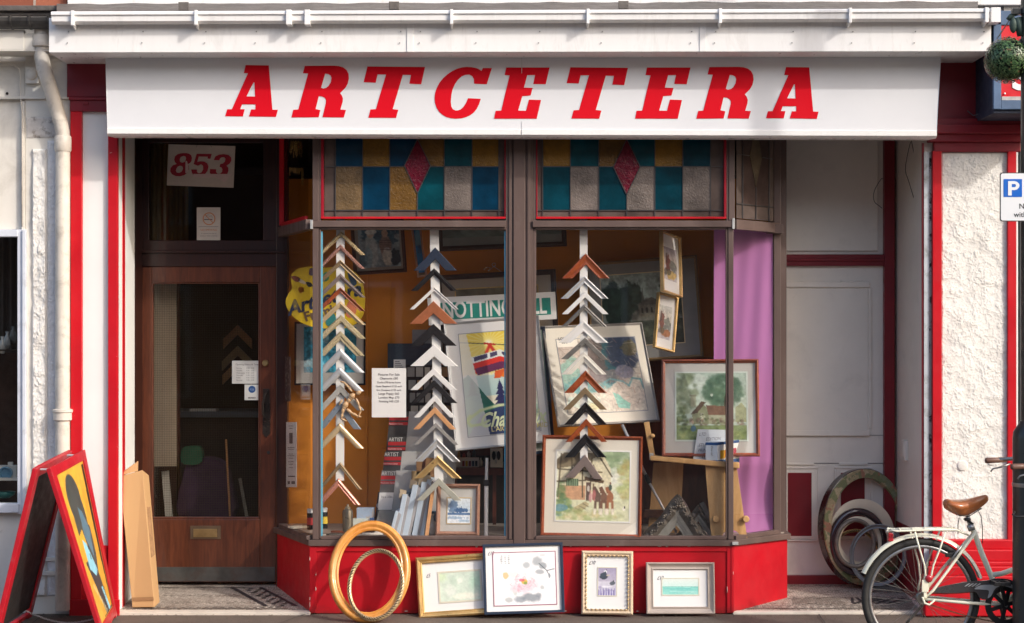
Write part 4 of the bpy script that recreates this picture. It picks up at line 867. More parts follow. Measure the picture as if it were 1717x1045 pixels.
MB().outline([[(fx(x, yp), fz(y, yp)) for x, y in so2], [(fx(x, yp), fz(y, yp)) for x, y in hole]], yp, yp+.012).build('board', M('yellow_sign_paint', (.72, .50, .015), .5, 0, .08, 6), pal)
def patch(pts, c, nm='paint_mark', y=yp-.001, par=pal): return MB().prism([(fx(x, y), fz(y_, y)) for x, y_ in smooth_loop(pts, 3)], y-.002, y+.001).build(nm, M('paint_'+c.strip('#'), lin(c), .5, 0, .05), par)
patch([(488, 464), (495, 463), (503, 467), (500, 473), (492, 470)], '#7a3d33', 'painted_brush_handle'); patch([(500, 467), (511, 472), (512, 477), (502, 473)], '#d8c8a8', 'painted_ferrule'); patch([(513, 473), (521, 474), (524, 480), (517, 481)], '#2b2a2c', 'painted_bristles')
patch([(540, 462), (548, 456), (552, 466), (547, 472), (538, 470)], '#4c8f62'); patch([(585, 505), (596, 503), (598, 520), (592, 532), (582, 531), (580, 520)], '#d07a58'); patch([(548, 532), (560, 526), (564, 540), (556, 547), (547, 545)], '#2c8080'); patch([(583, 458), (595, 462), (598, 476), (590, 478)], '#27455e'); patch([(520, 450), (526, 452), (524, 462), (518, 460)], '#5a4a52')
tm_ = MB(); r_ = Vector((math.cos(R(16)), 0, math.sin(R(16)))); u_ = Vector((-math.sin(R(16)), 0, math.cos(R(16))))
text_mb(tm_, 'Artcetera', .125, W(484, 529, yp-.004), r_, u_, .0, offset=.004, shear=.3); tm_.build('lettering', M('dark_blue_ink', (.02, .03, .07), .5), pal)
tm_ = MB(); text_mb(tm_, 'Framing', .085, W(512, 539, yp-.004), r_, u_, .0, offset=.003); tm_.build('lettering', M('brown_ink', (.14, .085, .05), .5), pal)
# blue glazed picture seen edge-on
picture('framed_print', 'narrow blue glazed picture hanging slanted between the first and second laths', (681, 372), (697, 370), (700, 466), .62, f_pinkw, 3, None, Art(10, 40, '#1e78b0').grain(.6, 5, 3).blob(.5, .75, .6, .15, '#0f90d8', .9, .5).blob(.5, .3, .5, .2, '#7fb7c8', .7, .5), (.2, .03, .85, .92), .05, 'flat', .03)
picture('framed_print', 'wide pale green-grey framed print at the very top behind the mullion', (729, 345), (945, 335), (735, 422), .72, M('dark_wooden_moulding', (.06, .04, .03), .5), 8, M('grey_green_mount', (.30, .33, .30), .6), Art(80, 30, '#7f8f88').grain(.25, 6).blob(.2, .5, .06, .2, '#1d5a68', .9, .5), (.03, .1, .97, .72), .05, 'step', .03)
picture('framed_print', 'dark framed print with tan mount half hidden behind the green street sign', (732, 462), (932, 452), (738, 606), .78, M('dark_wooden_moulding2', (.05, .03, .025), .5), 9, mt_tan, Art(40, 30, '#6f6a58').grain(.3, 7), (.16, .18, .84, .8), .03, 'step', .025, slip=(f_gold, 2))
# wire loop
wl = MB(); wl.tube([W(x, y, .66) for x, y in ((811, 452), (816, 448), (822, 449), (818, 455), (828, 447), (841, 456))], .0018, 6); wl.tube([W(828+3*math.cos(t), 444+3*math.sin(t), .66) for t in np.linspace(0, 6, 12)], .0018, 6)
solo(wl, 'picture_wire', M('bright_wire', (.6, .6, .55), .3, .8), 'small twisted loop of picture wire pinned on the orange backdrop', 'wire', smooth=True)
# street sign
mt_, w_, h_ = corners_matrix((714, 500), (929, 489), (719, 546), .42, .03); ns = thing('street_name_sign', 'green street name sign reading NOTTING HILL in white with a broad white border', 'sign', None, None, mt_)
MB().box(-w_/2, w_/2, -.004, .006, 0, h_).build('plate', f_white, ns, local=True, bevel=.002); MB().box(-w_/2+.035, w_/2-.035, -.006, -.003, .032, h_-.036).build('green_panel', M('sign_green', (.012, .25, .20), .35, 0, .05), ns, local=True)
tmb = MB(); text_mb(tmb, 'NOTTING HILL', .150, (0, -.0068, .042), offset=.003, depth=0)
x1_ = max(v.x for v in tmb.v); x0_ = min(v.x for v in tmb.v)
for v in tmb.v: v.x = -w_/2+.095+(v.x-x0_)/(x1_-x0_)*(w_-.095-.062)
for _ in (0,): pass; tmb.build('lettering', white_p, ns, local=True)
# cable car poster
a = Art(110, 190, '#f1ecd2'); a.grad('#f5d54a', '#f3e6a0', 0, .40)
for i in range(24):
    an = i*.262; a.line([(.40, .10), (.40+.9*math.cos(an), .10+.5*math.sin(an))], .006, '#f8e88a', .8)
a.blob(.40, .10, .07, .04, '#fffbe0', 1, .05, soft=.9).grad('#cfe3dd', '#b7d6d2', .42, .62)
a.poly([(0, .44), (.08, .40), (.30, .62), (.45, .75), (.45, 1), (0, 1)], '#1f6a5c').poly([(1, .55), (.70, .50), (.55, .66), (.5, .8), (.5, 1), (1, 1)], '#8fb8a0').poly([(.0, .62), (.3, .72), (.6, .68), (1, .74), (1, 1), (0, 1)], '#2f7a62').poly([(.2, .8), (.5, .72), (.8, .8), (1, .86), (1, 1), (0, 1)], '#2a3f6a')
a.line([(0, .08), (1, .17)], .004, '#333333')
_pl, _ln, _bl = a.poly, a.line, a.blob
def tf(p): return (.40+(p[0]-.5)*.62+.02, .29+(p[1]-.33)*.86)
a.poly = lambda pts, c, al=1.: _pl([tf(p) for p in pts], c, al); a.line = lambda pts, wd, c, al=1.: _ln([tf(p) for p in pts], wd*.8, c, al)
a.blob = lambda cx, cy, rx, ry, c, al=1., *k: _bl(*tf((cx, cy)), rx*.62, ry*.86, c, al, *k)
a.poly([(.36, .105), (.62, .13), (.62, .15), (.36, .128)], '#b52a20').line([(.49, .14), (.40, .22)], .016, '#d2321f').line([(.49, .14), (.58, .22)], .016, '#d2321f')
a.poly([(.05, .265), (.70, .20), (.95, .255), (.95, .33), (.70, .285), (.08, .34)], '#eef2ee').poly([(.07, .335), (.70, .275), (.95, .325), (1.0, .40), (.99, .44), (.72, .40), (.12, .46)], '#e0352a').poly([(.11, .395), (.72, .335), (.99, .39), (1.0, .43), (.72, .42), (.16, .475)], '#6a2a55')
for x0 in (.10, .24, .47): a.poly([(x0, .275-.09*x0), (x0+.17, .257-.09*x0), (x0+.17, .305-.09*x0), (x0+.01, .325-.09*x0)], '#4a4468')
a.poly([(.74, .225), (.90, .252), (.91, .295), (.75, .265)], '#4a4468').blob(.88, .34, .03, .015, '#fbe8d0', 1, .05)
a.blob(.80, .47, .20, .055, '#f08024', 1, .05).poly([(.55, .44), (.78, .42), (.66, .52), (.52, .52)], '#e5602a')
a.poly, a.line, a.blob = _pl, _ln, _bl
for (cx, t, b_, wd, c) in ((.50, .47, .75, .12, '#262a5c'), (.12, .44, .62, .08, '#123c3c')):
    for j in range(4): a.poly([(cx, t+(b_-t)*j*.2), (cx+wd*(.4+j*.2), t+(b_-t)*(j*.2+.32)), (cx-wd*(.4+j*.2), t+(b_-t)*(j*.2+.32))], c)
a.poly([(-.01, -.01), (.10, -.01), (.30, 1.01), (-.01, 1.01)], '#f1eee8', .82).poly([(.72, -.01), (1.01, -.01), (1.01, 1.01), (.93, 1.01)], '#f2ece0', .55)  # glass glare painted over the print as pale veils left and right
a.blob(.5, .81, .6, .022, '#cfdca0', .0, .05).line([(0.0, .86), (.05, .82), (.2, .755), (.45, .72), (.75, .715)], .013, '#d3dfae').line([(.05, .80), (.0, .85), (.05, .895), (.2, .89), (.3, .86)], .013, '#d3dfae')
def poster_extra(t, w_, h_, k):
    x0 = -w_/2+w_*.15; mb = MB(); text_mb(mb, 'Chamonix', .13, (x0+w_*.12, -.0100, h_*.165), shear=.45, offset=.003, depth=0, sx=.78); mb.build('lettering', M('pale_green_ink', (.72, .80, .50), .5), t, local=True)
    mb = MB(); text_mb(mb, "L'AIGUILLE DU MIDI", .043, (x0+w_*.24, -.0100, h_*.125), offset=.0006, depth=0); mb.build('lettering', M('gold_ink', (.70, .62, .28), .5), t, local=True)
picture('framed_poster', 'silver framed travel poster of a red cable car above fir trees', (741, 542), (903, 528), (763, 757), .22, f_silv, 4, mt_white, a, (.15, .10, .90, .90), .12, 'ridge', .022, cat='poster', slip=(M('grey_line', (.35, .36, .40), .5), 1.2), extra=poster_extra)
# navy board, sample board
solo(MB().pb(650, 730, 576, 702, .70, .712), 'mount_board', M('dark_navy_board', (.022, .032, .052), .7, 0, .1, 5), 'large dark navy mount board standing behind the price list', 'board', bevel=.001)
solo(MB().pb(691, 742, 553, 604, .74, .75), 'mount_board', M('grey_board', (.30, .30, .29), .7), 'plain grey mount board standing above the navy board', 'board')
cd = MB().pb(660, 680, 603, 617, .690, .693); c_ = solo(cd, 'card', white_p, 'small cream card with printed lines pinned on the navy board', 'card'); cl = MB()
for i in range(4): cl.pb(662, 670+i*2.2, 606+i*3, 607.2+i*3, .688, .690)
cl.build('printed_lines', M('grey_print', (.12, .11, .11), .7), c_)
sbd = thing('sample_rack', 'black gridded rack of small frame and mount samples behind the middle lath', 'sample rack', W(725, 702, .66)); MB().pb(681, 772, 612, 702, .66, .67).build('board', f_black, sbd)
cols = ['#b9b3a8', '#cfc6b2', '#8e8a84', '#a87c50', '#e0d8c4', '#6e1f28', '#9b978f', '#c8b070']
for r in range(4):
    x = 683+r*2.0
    while x < 765:
        w2 = random.choice((9, 12, 16)); MB().pb(x, min(770, x+w2), 616+r*21.5, 632+r*21.5, .652, .662).build('sample', M('sample_'+(c := random.choice(cols)).strip('#'), lin(c), .6), sbd, bevel=.001); x += w2+2.5
# price list on the glass
pl = MB().pb(623.5, 681, 617.5, 700, .030, .0308); p_ = solo(pl, 'price_list', white_p, 'white sheet listing picture prices taped inside the left window', 'notice')
tx = MB(); g_ = M('grey_print', (.12, .11, .11), .7)
for i, (s_, z) in enumerate((('Pictures For Sale', .020), ('Chamonix £80', .019), ('Ducks £70 large frame', .016), ('Quiet Shepherd £125 each', .015), ('Eric Dumpson £125 each', .015), ('Large Poppy £60', .019), ('London Map £70', .019), ('Notting Hill £20', .019))):
    text_mb(tx, s_, z, W(652, 630+i*6.4, .0290), align='CENTER', depth=0, offset=.0003)
tx.build('printed_lines', g_, p_)
# artist pads with red labels
cv_m = M('canvas_grey', (.52, .52, .51), .8, 0, .03, 5, .3, 300); lab_k = M('label_dark', (.06, .06, .062), .5); lab_r = M('label_red', (.50, .03, .035), .45)
for i, (x0, y0_, x1, y1_, lx) in enumerate(((686, 690, 772, 800, 32), (682, 732, 770, 840, 30), (674, 757, 764, 850, 29), (664, 789, 750, 870, 24))):
    yy = .56-.07*i; t = thing('blank_canvas', ('%s blank canvas with red and black label in the row below the price list' % ('rearmost', 'second', 'third', 'front')[i]), 'canvas', W((x0+x1)/2, y1_, yy), 'labelled blank canvases leaning in a row')
    q = lambda a, b, o=0: W(a-(b-y0_)*.10, b, yy+o)
    MB().hull8([q(x0, y1_), q(x1, y1_), q(x1, y0_), q(x0, y0_)], [q(x0, y1_, .02), q(x1, y1_, .02), q(x1, y0_, .02), q(x0, y0_, .02)]).build('canvas', cv_m, t, bevel=.002)
    L_ = MB().hull8([q(x0-lx, y1_, -.004), q(x0, y1_, -.004), q(x0, y0_, -.004), q(x0-lx, y0_, -.004)], [q(x0-lx, y1_, .01), q(x0, y1_, .01), q(x0, y0_, .01), q(x0-lx, y0_, .01)]).build('label_sleeve', lab_k if i < 3 else M('grey_sleeve', (.16, .155, .155), .5), t)
    rb = MB(); 
    for a_, b_2 in ((9, 15), (18, 23)): rb.hull8([q(x0-lx, y0_+b_2, -.006), q(x0, y0_+b_2, -.006), q(x0, y0_+a_, -.006), q(x0-lx, y0_+a_, -.006)], [q(x0-lx, y0_+b_2, -.003), q(x0, y0_+b_2, -.003), q(x0, y0_+a_, -.003), q(x0-lx, y0_+a_, -.003)])
    rb.build('red_band', lab_r, L_)
    tx = MB(); text_mb(tx, 'ARTIST', .036, q(x0-lx+.5, y0_+8.2, -.0062), depth=0, sx=.8); text_mb(tx, 'Fine Cotton Canvas', .014, q(x0-lx+.5, y0_+22, -.0068), depth=0, sx=.8); tx.build('lettering', white_p, L_)
    if i == 3:
        rb = MB(); rb.hull8([q(x0-lx, 855, -.008), q(x0, 855, -.008), q(x0, 826, -.008), q(x0-lx, 826, -.008)], [q(x0-lx, 855, -.006), q(x0, 855, -.006), q(x0, 826, -.006), q(x0-lx, 826, -.006)]); rb.build('white_tag', white_p, L_)
        tx = MB(); text_mb(tx, '16 x 20in', .02, q(x0-lx+3, 835, -.009), depth=0); tx.build('lettering', lab_k, L_)
# brown book, grey notebook
bk1 = thing('sketchbook', 'dark brown sketchbook with round emblem standing left of the blank canvases', 'book', W(645, 880, .40)); MB().hull8([W(627, 880, .40), W(658, 880, .40), W(664, 827, .43), W(634, 825, .43)], [W(627, 880, .42), W(658, 880, .42), W(664, 827, .45), W(634, 825, .45)]).build('cover', M('brown_cover', (.045, .025, .03), .4), bk1)
tx = MB(); text_mb(tx, 'CAN', .028, W(649, 846, .405), depth=0, offset=.001); tx.build('lettering', white_p, bk1); MB().lathe([(.016, 0), (.016, .001)], W(635, 848, .408), 18, Matrix.Rotation(R(90), 4, 'X')).build('emblem', M('grey_emblem', (.45, .47, .5), .5), bk1)
solo(MB().hull8([W(628, 884, .22), W(655, 886, .22), W(664, 857, .26), W(636, 855, .26)], [W(628, 884, .24), W(655, 886, .24), W(664, 857, .28), W(636, 855, .28)]), 'notebook', M('grey_kraft_cover', (.20, .20, .19), .7), 'grey notebook leaning in front of the dark brown sketchbook', 'book', bevel=.001)
# stacked stretched canvases (leaning, edges towards the street)
edge = M('pale_blue_canvas_edge', (.50, .60, .70), .7, 0, .05, 6, .2, 200); tan = M('masking_corner', (.50, .40, .27), .6, 0, .1)
for i, (bx, tx_, ty, bw) in enumerate(((652, 663, 857, 5), (661, 675, 829, 8), (674, 692, 813, 9), (690, 707, 808, 9), (702, 716, 804, 8))):
    t = thing('stretched_canvas', '%s pale-edged stretched canvas in the slanting stack beside the small boat picture' % ('leftmost short', 'second tallest-left', 'middle', 'fourth', 'rightmost')[i], 'canvas', W(bx, 900, .12), 'stretched canvases in a slanting stack')
    yy = .10+.012*i; k_ = 13
    fr_ = [W(bx, 899, yy), W(bx+bw, 901, yy), W(tx_+bw, ty+1, yy), W(tx_, ty, yy)]; MB().hull8(fr_, [v+Vector((.02, .34, 0)) for v in fr_]).build('edge', edge, t, bevel=.002)
    fc = [W(bx-k_*.25, 897, yy+.02), W(bx, 899, yy+.005), W(tx_, ty, yy+.005), W(tx_-k_*.25, ty+2, yy+.02)]
    c2 = [W(bx+bw, 900, yy+.01), W(bx+bw+5, 899, yy+.012), W(tx_+bw+5, ty+6, yy+.012), W(tx_+bw, ty+2, yy+.01)]
    MB().hull8(c2, [v+Vector((0, .3, 0)) for v in c2]).build('folded_side', M('grey_folded_canvas', (.34, .34, .36), .8), t)
    if i: MB().hull8([W(tx_-6, ty+6, yy+.02), W(tx_+bw-3, ty+8, yy+.02), W(tx_+bw-1, ty-6, yy+.02), W(tx_-4, ty-9, yy+.02)], [W(tx_-6, ty+6, yy+.3), W(tx_+bw-3, ty+8, yy+.3), W(tx_+bw-1, ty-6, yy+.3), W(tx_-4, ty-9, yy+.3)]).build('corner_wrap', tan, t)
solo(MB().beam(W(715, 901, .09), W(727, 812, .13), .022, .03, (0, 1, 0)), 'wooden_batten', f_pea, 'bare pale wooden batten leaning beside the small boat picture', 'batten', bevel=.001)
solo(MB().beam(W(700, 850, .2), W(712, 770, .26), .02, .05, (0, 1, 0)), 'stretcher_bar', f_brn, 'brown stretcher bar leaning behind the stack of canvases', 'batten')
for nm, q, c, lb in (('kraft_packet', (698, 742, 768, 800), '#8d6a48', 'brown kraft packet on top of the stacked canvases'), ('kraft_packet', (690, 722, 790, 832), '#a58a62', 'tan folded packet between canvases and the gold corner sample')):
    solo(MB().pb(q[0], q[1], q[2], q[3], .34, .37), nm, M(nm+c, lin(c), .7, 0, .15, 20), lb, 'packet', bevel=.002)
# small boat picture
a = Art(44, 44, '#e8eef2'); a.grad('#e3ebf0', '#c9dae6', 0, .5); a.blob(.25, .35, .22, .28, '#5f7ea3', .8, .6, 12).blob(.6, .48, .35, .10, '#3d5f8c', .9, .5, 14).poly([(.55, .5), (.62, .28), (.66, .5)], '#4b6c98').poly([(.72, .5), (.76, .36), (.80, .5)], '#56779f').rect(0, .58, 1, .66, '#3f6595', .8).blob(.4, .78, .4, .06, '#7fa0c2', .6, .8).blob(.7, .9, .3, .05, '#8fb0cc', .6, .8).grain(.12, 20)
picture('framed_print', 'small blue boat scene in pinkish wood frame on the sill by the mullion', (738, 813), (811, 813), (731, 898), .10, f_pinkw, 7, M('grey_cream_mount', (.55, .54, .50), .6, coat=.3), a, (.26, .28, .78, .76), .16, 'step', .035, slip=(f_pgold, 2))
solo(MB().lathe([(.02, 0), (.034, .02), (.042, .05), (.036, .08), (.018, .10), (.014, .125), (.02, .14)], W(723, 899, .22), 24), 'vase', M('white_ceramic', (.75, .73, .68), .25, 0, .03, coat=.5), 'small white vase half hidden behind the boat picture', 'vase', smooth=True)
jg = thing('brush_pot', 'blue pot of brushes behind the small boat picture', 'pot', W(732, 888, .36)); MB().lathe([(.04, 0), (.045, .02), (.046, .11), (.05, .12)], W(732, 888, .36), 24).build('pot', M('blue_pot', (.06, .17, .32), .35, 0, .1, coat=.4), jg, smooth=True)
for i, (a1, b1) in enumerate(((724, 842), (729, 835), (736, 838), (741, 845))): MB().tube([W(731+i*1.2, 880, .36), W(a1, b1, .36)], .003, 6).build('brush', f_brn, jg)
# white pole with clip
pz = thing('display_pole', 'white and silver upright pole with black clip left of the mullion', 'pole', W(815, 901, .12)); MB().tube([W(815, 901, .12), W(815.5, 812, .12)], .013, 12).build('lower_tube', f_white, pz, smooth=True, autos=40)
MB().tube([W(815.5, 812, .12), W(816.5, 768, .12)], .010, 12).build('upper_tube', f_silv, pz, smooth=True, autos=40); MB().pb(811, 820, 805, 815, .10, .14).build('clip', f_black, pz, bevel=.003); MB().lathe([(.016, 0), (.016, .012)], W(815, 902, .12), 14).build('foot', f_black, pz)
# paint set box and animal mask on the shelf
bxp = thing('paint_set_box', 'white box printed with a row of paint pots on the mahogany shelf', 'box', W(784, 785, .70)); MB().pb(764, 803, 768, 785, .68, .74).build('carton', white_p, bxp, bevel=.001)
for i, c in enumerate(('#8a2430', '#caa93a', '#7a1f48', '#2c4d6a', '#1f3a44')): MB().pb(775+i*5.4, 779+i*5.4, 773, 782, .678, .681).build('printed_pot', M('pot_'+c.strip('#'), lin(c), .5), bxp)
for i, (x, c, h) in enumerate(((762, '#2c2a28', 10), (769, '#caa35c', 14), (778, '#b04a3a', 9), (786, '#c9c4bb', 12), (795, '#3b4a52', 15), (806, '#d8d3c8', 18), (814, '#3a3836', 22))):
    solo(MB().lathe([(.011, 0), (.011, h*.0030), (.006, h*.0034), (.006, h*.0040)], W(x, 786 if i > 4 else 769, .78), 12), 'paint_bottle', M('bottle_'+c.strip('#'), lin(c), .4), '%s paint bottle on the shelf behind the paint set box, %s in row' % (('black', 'ochre', 'red', 'grey', 'slate', 'white', 'charcoal')[i], ordn[i].replace('topmost', 'first')), 'bottle', smooth=True, group='paint bottles on the shelf')
mk = thing('boxed_mask', 'cream boxed black and white animal mask on the shelf left of the mullion', 'mask', W(833, 784, .62)); MB().pb(822, 843, 752, 784, .62, .68).build('box', M('cream_box', (.60, .55, .45), .6), mk, bevel=.002)
for sx_ in (-1, 1): MB().ball(W(832+sx_*4, 764, .618), .013, .008, .03, 12, 8).build('ear_patch', f_black, mk, smooth=True)
MB().ball(W(832, 771, .616), .006, .008, .028, 12, 8).build('muzzle', M('mask_grey', (.4, .38, .36), .5), mk, smooth=True)
# left corner clutter
sp = thing('spray_can', 'metallic bronze spray can standing on the sill behind the large pine oval', 'spray can', W(583, 890, .16)); MB().lathe([(.030, 0), (.033, .004), (.033, .125), (.029, .137), (.020, .145)], W(583, 892, .16), 28).build('body', M('bronze_can', (.19, .165, .125), .35, .6, .05), sp, smooth=True, autos=30); MB().lathe([(.017, .14), (.017, .155), (.008, .16), (.007, .172), (.002, .175)], W(583, 892, .16), 20).build('cap', M('can_cap', (.33, .28, .2), .4, .4), sp, smooth=True, autos=30)
for (x, y_, yy, lb) in ((520, 888, .12, 'black and red paint tube standing by the corner post, seen through the angled pane'), (544, 886, .20, 'black paint bottle with yellow band just right of the corner post')):
    t = thing('paint_tube', lb, 'paint tube', W(x, y_, yy)); MB().lathe([(.018, 0), (.020, .004), (.020, .10), (.018, .104)], W(x, y_, yy), 16).build('body', f_black, t, smooth=True, autos=30)
    MB().lathe([(.0205, .03), (.0205, .075)], W(x, y_, yy), 16).build('band', lab_r if x < 530 else M('yellow_band', (.7, .5, .05), .5), t); MB().lathe([(.019, .104), (.019, .128), (.016, .13)], W(x, y_, yy), 16).build('cap', white_p, t, smooth=True, autos=30)
solo(MB().pb(592, 620, 870, 885, .26, .33), 'paint_carton', M('green_splash_carton', (.62, .66, .60), .5, 0, .1, dirt=('#4f9a4a', 22, .52, .58, .9)), 'white carton with green splashes behind the spray can', 'box', bevel=.001)
solo(MB().pb(620, 627, 869, 884, .25, .32), 'paint_carton', M('blue_carton', (.05, .12, .28), .5), 'small dark blue carton beside the green splashed carton', 'box')
solo(MB().pb(598, 627, 852, 869.5, .28, .34), 'paint_carton', M('pale_blue_carton', (.36, .46, .60), .5, 0, .1, dirt=('#b9a48a', 16, .5, .6, .8)), 'pale blue printed carton on top of the green splashed carton', 'box', bevel=.001)
solo(MB().lathe([(.022, 0), (.024, .03), (.02, .034)], W(513, 888, .24), 18), 'glass_jar', gl2, 'little clear glass jar near the angled pane', 'jar', smooth=True)
zf = fz(903.5)
fl = [('#d8d4cc', 545, .14, .10, .06, 20, 'folded white paper on the sill beside the corner post'), ('#8a4a30', 568, .30, .09, .05, -10, 'rust brown card lying behind the paint bottle'), ('#46423e', 560, .08, .09, .04, 35, 'dark grey tool roll lying near the window corner'), ('#b8b2a8', 592, .10, .08, .05, -25, 'grey leaflet lying under the pine oval'), ('#efece4', 625, .06, .13, .035, 5, 'white envelope on the sill inside the pine oval'), ('#c9c0ae', 500, .42, .12, .06, 30, 'pale flat box lid by the angled pane'), ('#e2dfd8', 640, .10, .08, .04, -12, 'small white folded note right of the envelope')]
for i, (c, px, yy, w2, d2_, rt, lb) in enumerate(fl):
    c0 = Vector((fx(px, yy), yy, zf+.004+.004*i)); rm = Matrix.Rotation(R(rt), 3, 'Z'); mb = MB().box(-w2/2, w2/2, -d2_/2, d2_/2, 0, .006+.003*(i % 3))
    for v in mb.v: v[:] = rm @ v+c0
    solo(mb, 'leaflet' if i not in (2, 5) else 'flat_item', M('leaf_'+c.strip('#'), lin(c), .6, 0, .06), lb, 'paper' if i not in (2, 5) else 'clutter', org=c0)
# leaflet on the angled pane, dark bookmark, brass disc
def on_side(u0, u1, py0, py1, name, m, lb, cat, off=-.006):
    d = P1-P0; nn = Vector((d.y, -d.x, 0)).normalized()
    if nn.y < 0: nn = -nn
    q = lambda u, py: P0+d*u+nn*.012+up*fz(py, (P0+d*u).y)
    f_ = [q(u0, py1), q(u1, py1), q(u1, py0), q(u0, py0)]; mb = MB().hull8(f_, [v+nn*.002 for v in f_]); return solo(mb, name, m, lb, cat), q
lf, q = on_side(.10, .47, 708, 817, 'leaflet', white_p, 'long white printed leaflet taped inside the angled pane next to the door', 'leaflet')
bm_, q2 = on_side(.06, .26, 598, 673, 'poster_strip', M('dark_strip', (.05, .035, .035), .5, 0, .3, 20, dirt=('#b7a79a', 30, .55, .6, .8)), 'narrow dark picture strip inside the angled pane above the long leaflet', 'card')
dd_ = MB(); pr_ = (.22, .36); u0_ = .28
def side_bits(mb, u0, u1, a, b):
    dv = P1-P0; nn = Vector((dv.y, -dv.x, 0)).normalized(); nn = nn if nn.y < 0 else -nn
    f_ = [q(u0, b), q(u1, b), q(u1, a), q(u0, a)]; mb.hull8([v+nn*.0015 for v in f_], [v+nn*.0005 for v in f_])
for i, (a_, b_3, u0, u1) in enumerate([(714, 715, .2, .36), (718, 719, .22, .34), (726, 744, .22, .34), (750, 751, .16, .4), (753, 754, .18, .38), (761, 762, .2, .36), (764, 765, .16, .4), (768, 769, .2, .36), (774, 775, .18, .38), (778, 779, .2, .36), (784, 785, .22, .34), (798, 800, .18, .42), (807, 812, .16, .24), (807, 812, .3, .42)]): side_bits(dd_, u0, u1, a_, b_3)
dd_.build('printed_lines', g_, lf)
# wooden mannequin climbing over the left lath
mn = thing('wooden_mannequin', 'jointed wooden artist mannequin clinging diagonally to the left lath', 'mannequin', W(578, 706, .03)); wd_m = wood('mannequin_wood', '#d9b890', '#c29a6c', 6, .4, (1, 1, 1), .2); ym = .045
def limb(nm, pts, rr): 
    mb = MB()
    for (a1, b1, r1), (a2, b2, r2) in zip(pts[:-1], pts[1:]):
        A_, B_ = W(a1, b1, ym), W(a2, b2, ym); mb.tube([A_, A_.lerp(B_, .3), A_.lerp(B_, .7), B_], [r1*.6, r1, r2, r2*.6], 12); mb.ball(B_, r2*.75, r2*.75, r2*.75, 10, 7)
    mb.build(nm, wd_m, mn, smooth=True)
limb('torso', [(594, 660, .014), (588, 667, .021)], 0); limb('waist', [(587, 668, .013), (583, 674, .014)], 0); limb('pelvis', [(582, 674, .016), (577, 683, .019)], 0)
MB().ball(W(601, 659, ym), .013, .013, .019, 14, 10, Matrix.Rotation(R(60), 3, 'Y')).build('head', wd_m, mn, smooth=True)
limb('arm', [(590, 657, .008), (584, 649, .008), (576, 641, .006), (571, 640, .006)], 0); limb('arm', [(597, 668, .008), (602, 680, .008), (605, 690, .006), (600, 700, .005)], 0)
limb('leg', [(576, 683, .011), (574, 694, .010), (572, 702, .007), (580, 706, .006)], 0); limb('leg', [(581, 686, .011), (590, 693, .010), (600, 698, .007), (605, 699, .006)], 0); limb('hand', [(574, 670, .008), (569, 678, .007)], 0)

# ------------------------------------------------------------------ right half of the window
def trees_landscape(dark):
    a = Art(118, 100, '#a8ada0' if not dark else '#7d8580'); return a
a = Art(118, 96, '#8c958f'); a.grad('#93a099', '#8b9890', 0, .55).blob(.62, .55, .5, .2, '#5b5a50', .8, .5)
a.blob(.18, .42, .22, .34, '#26382c', .95, .45, 10, 3).blob(.36, .35, .16, .24, '#2c3d30', .9, .5, 12, 5).blob(.93, .3, .16, .4, '#2a3a2e', .95, .5, 10, 6).poly([(.49, .5), (.515, .18), (.54, .5)], '#5e6158')
a.rect(.45, .42, .80, .62, '#6e6a5c', .9).poly([(.43, .44), (.62, .34), (.82, .44)], '#5b584e')
for i in range(5): a.rect(.49+i*.06, .48, .51+i*.06, .56, '#2d2f2a', .9)
a.rect(0, .66, 1, 1, '#3c4238', .95).blob(.5, .8, .5, .08, '#5c6352', .7, .7).grain(.35, 18)
picture('framed_print', 'large dark landscape print with church and trees on the back wall', (985, 441), (1171, 428), (992, 612), .72, M('dull_gold_moulding', (.22, .14, .06), .4, .4), 5, M('blue_grey_mount', (.26, .26, .25), .6, coat=.2), a, (.13, .14, .84, .84), .05, 'step', .025, slip=(f_pgold, 1.5))
def cliff(seed, warm):
    a = Art(36, 60, '#b9b3b8'); a.grad('#9d949c' if not warm else '#c9cbc6', '#cbbfae', 0, .55).blob(.35, .5, .18, .3, '#6b3a30', .9, .5, 10, seed).blob(.25, .35, .08, .2, '#55413c', .8, .4).blob(.75, .55, .3, .2, '#6d7269', .8, .6, 9, seed+2).blob(.6, .82, .4, .15, '#c9a95c' if not warm else '#a05c30', .8, .6, 9, seed+3).blob(.3, .75, .3, .12, '#4c4a3e', .7, .7, 14, seed+4).grain(.2, 18); return a
picture('framed_print', 'upper of two narrow gilt framed pictures hanging together, ruins under violet sky', (1107, 386), (1143, 396), (1107, 489), .13, f_gold, 2.6, mt_white, cliff(2, 0), (.14, .23, .84, .77), .25, yw=1.3, prof='flat', depth=.028, group='pair of narrow gilt pictures')
picture('framed_print', 'lower of two narrow gilt framed pictures hanging together, sunlit rocky river', (1103, 490), (1138, 499), (1094, 583), .15, f_gold, 2.6, mt_white, cliff(5, 1), (.10, .20, .80, .80), .25, yw=1.3, prof='flat', depth=.028, group='pair of narrow gilt pictures')
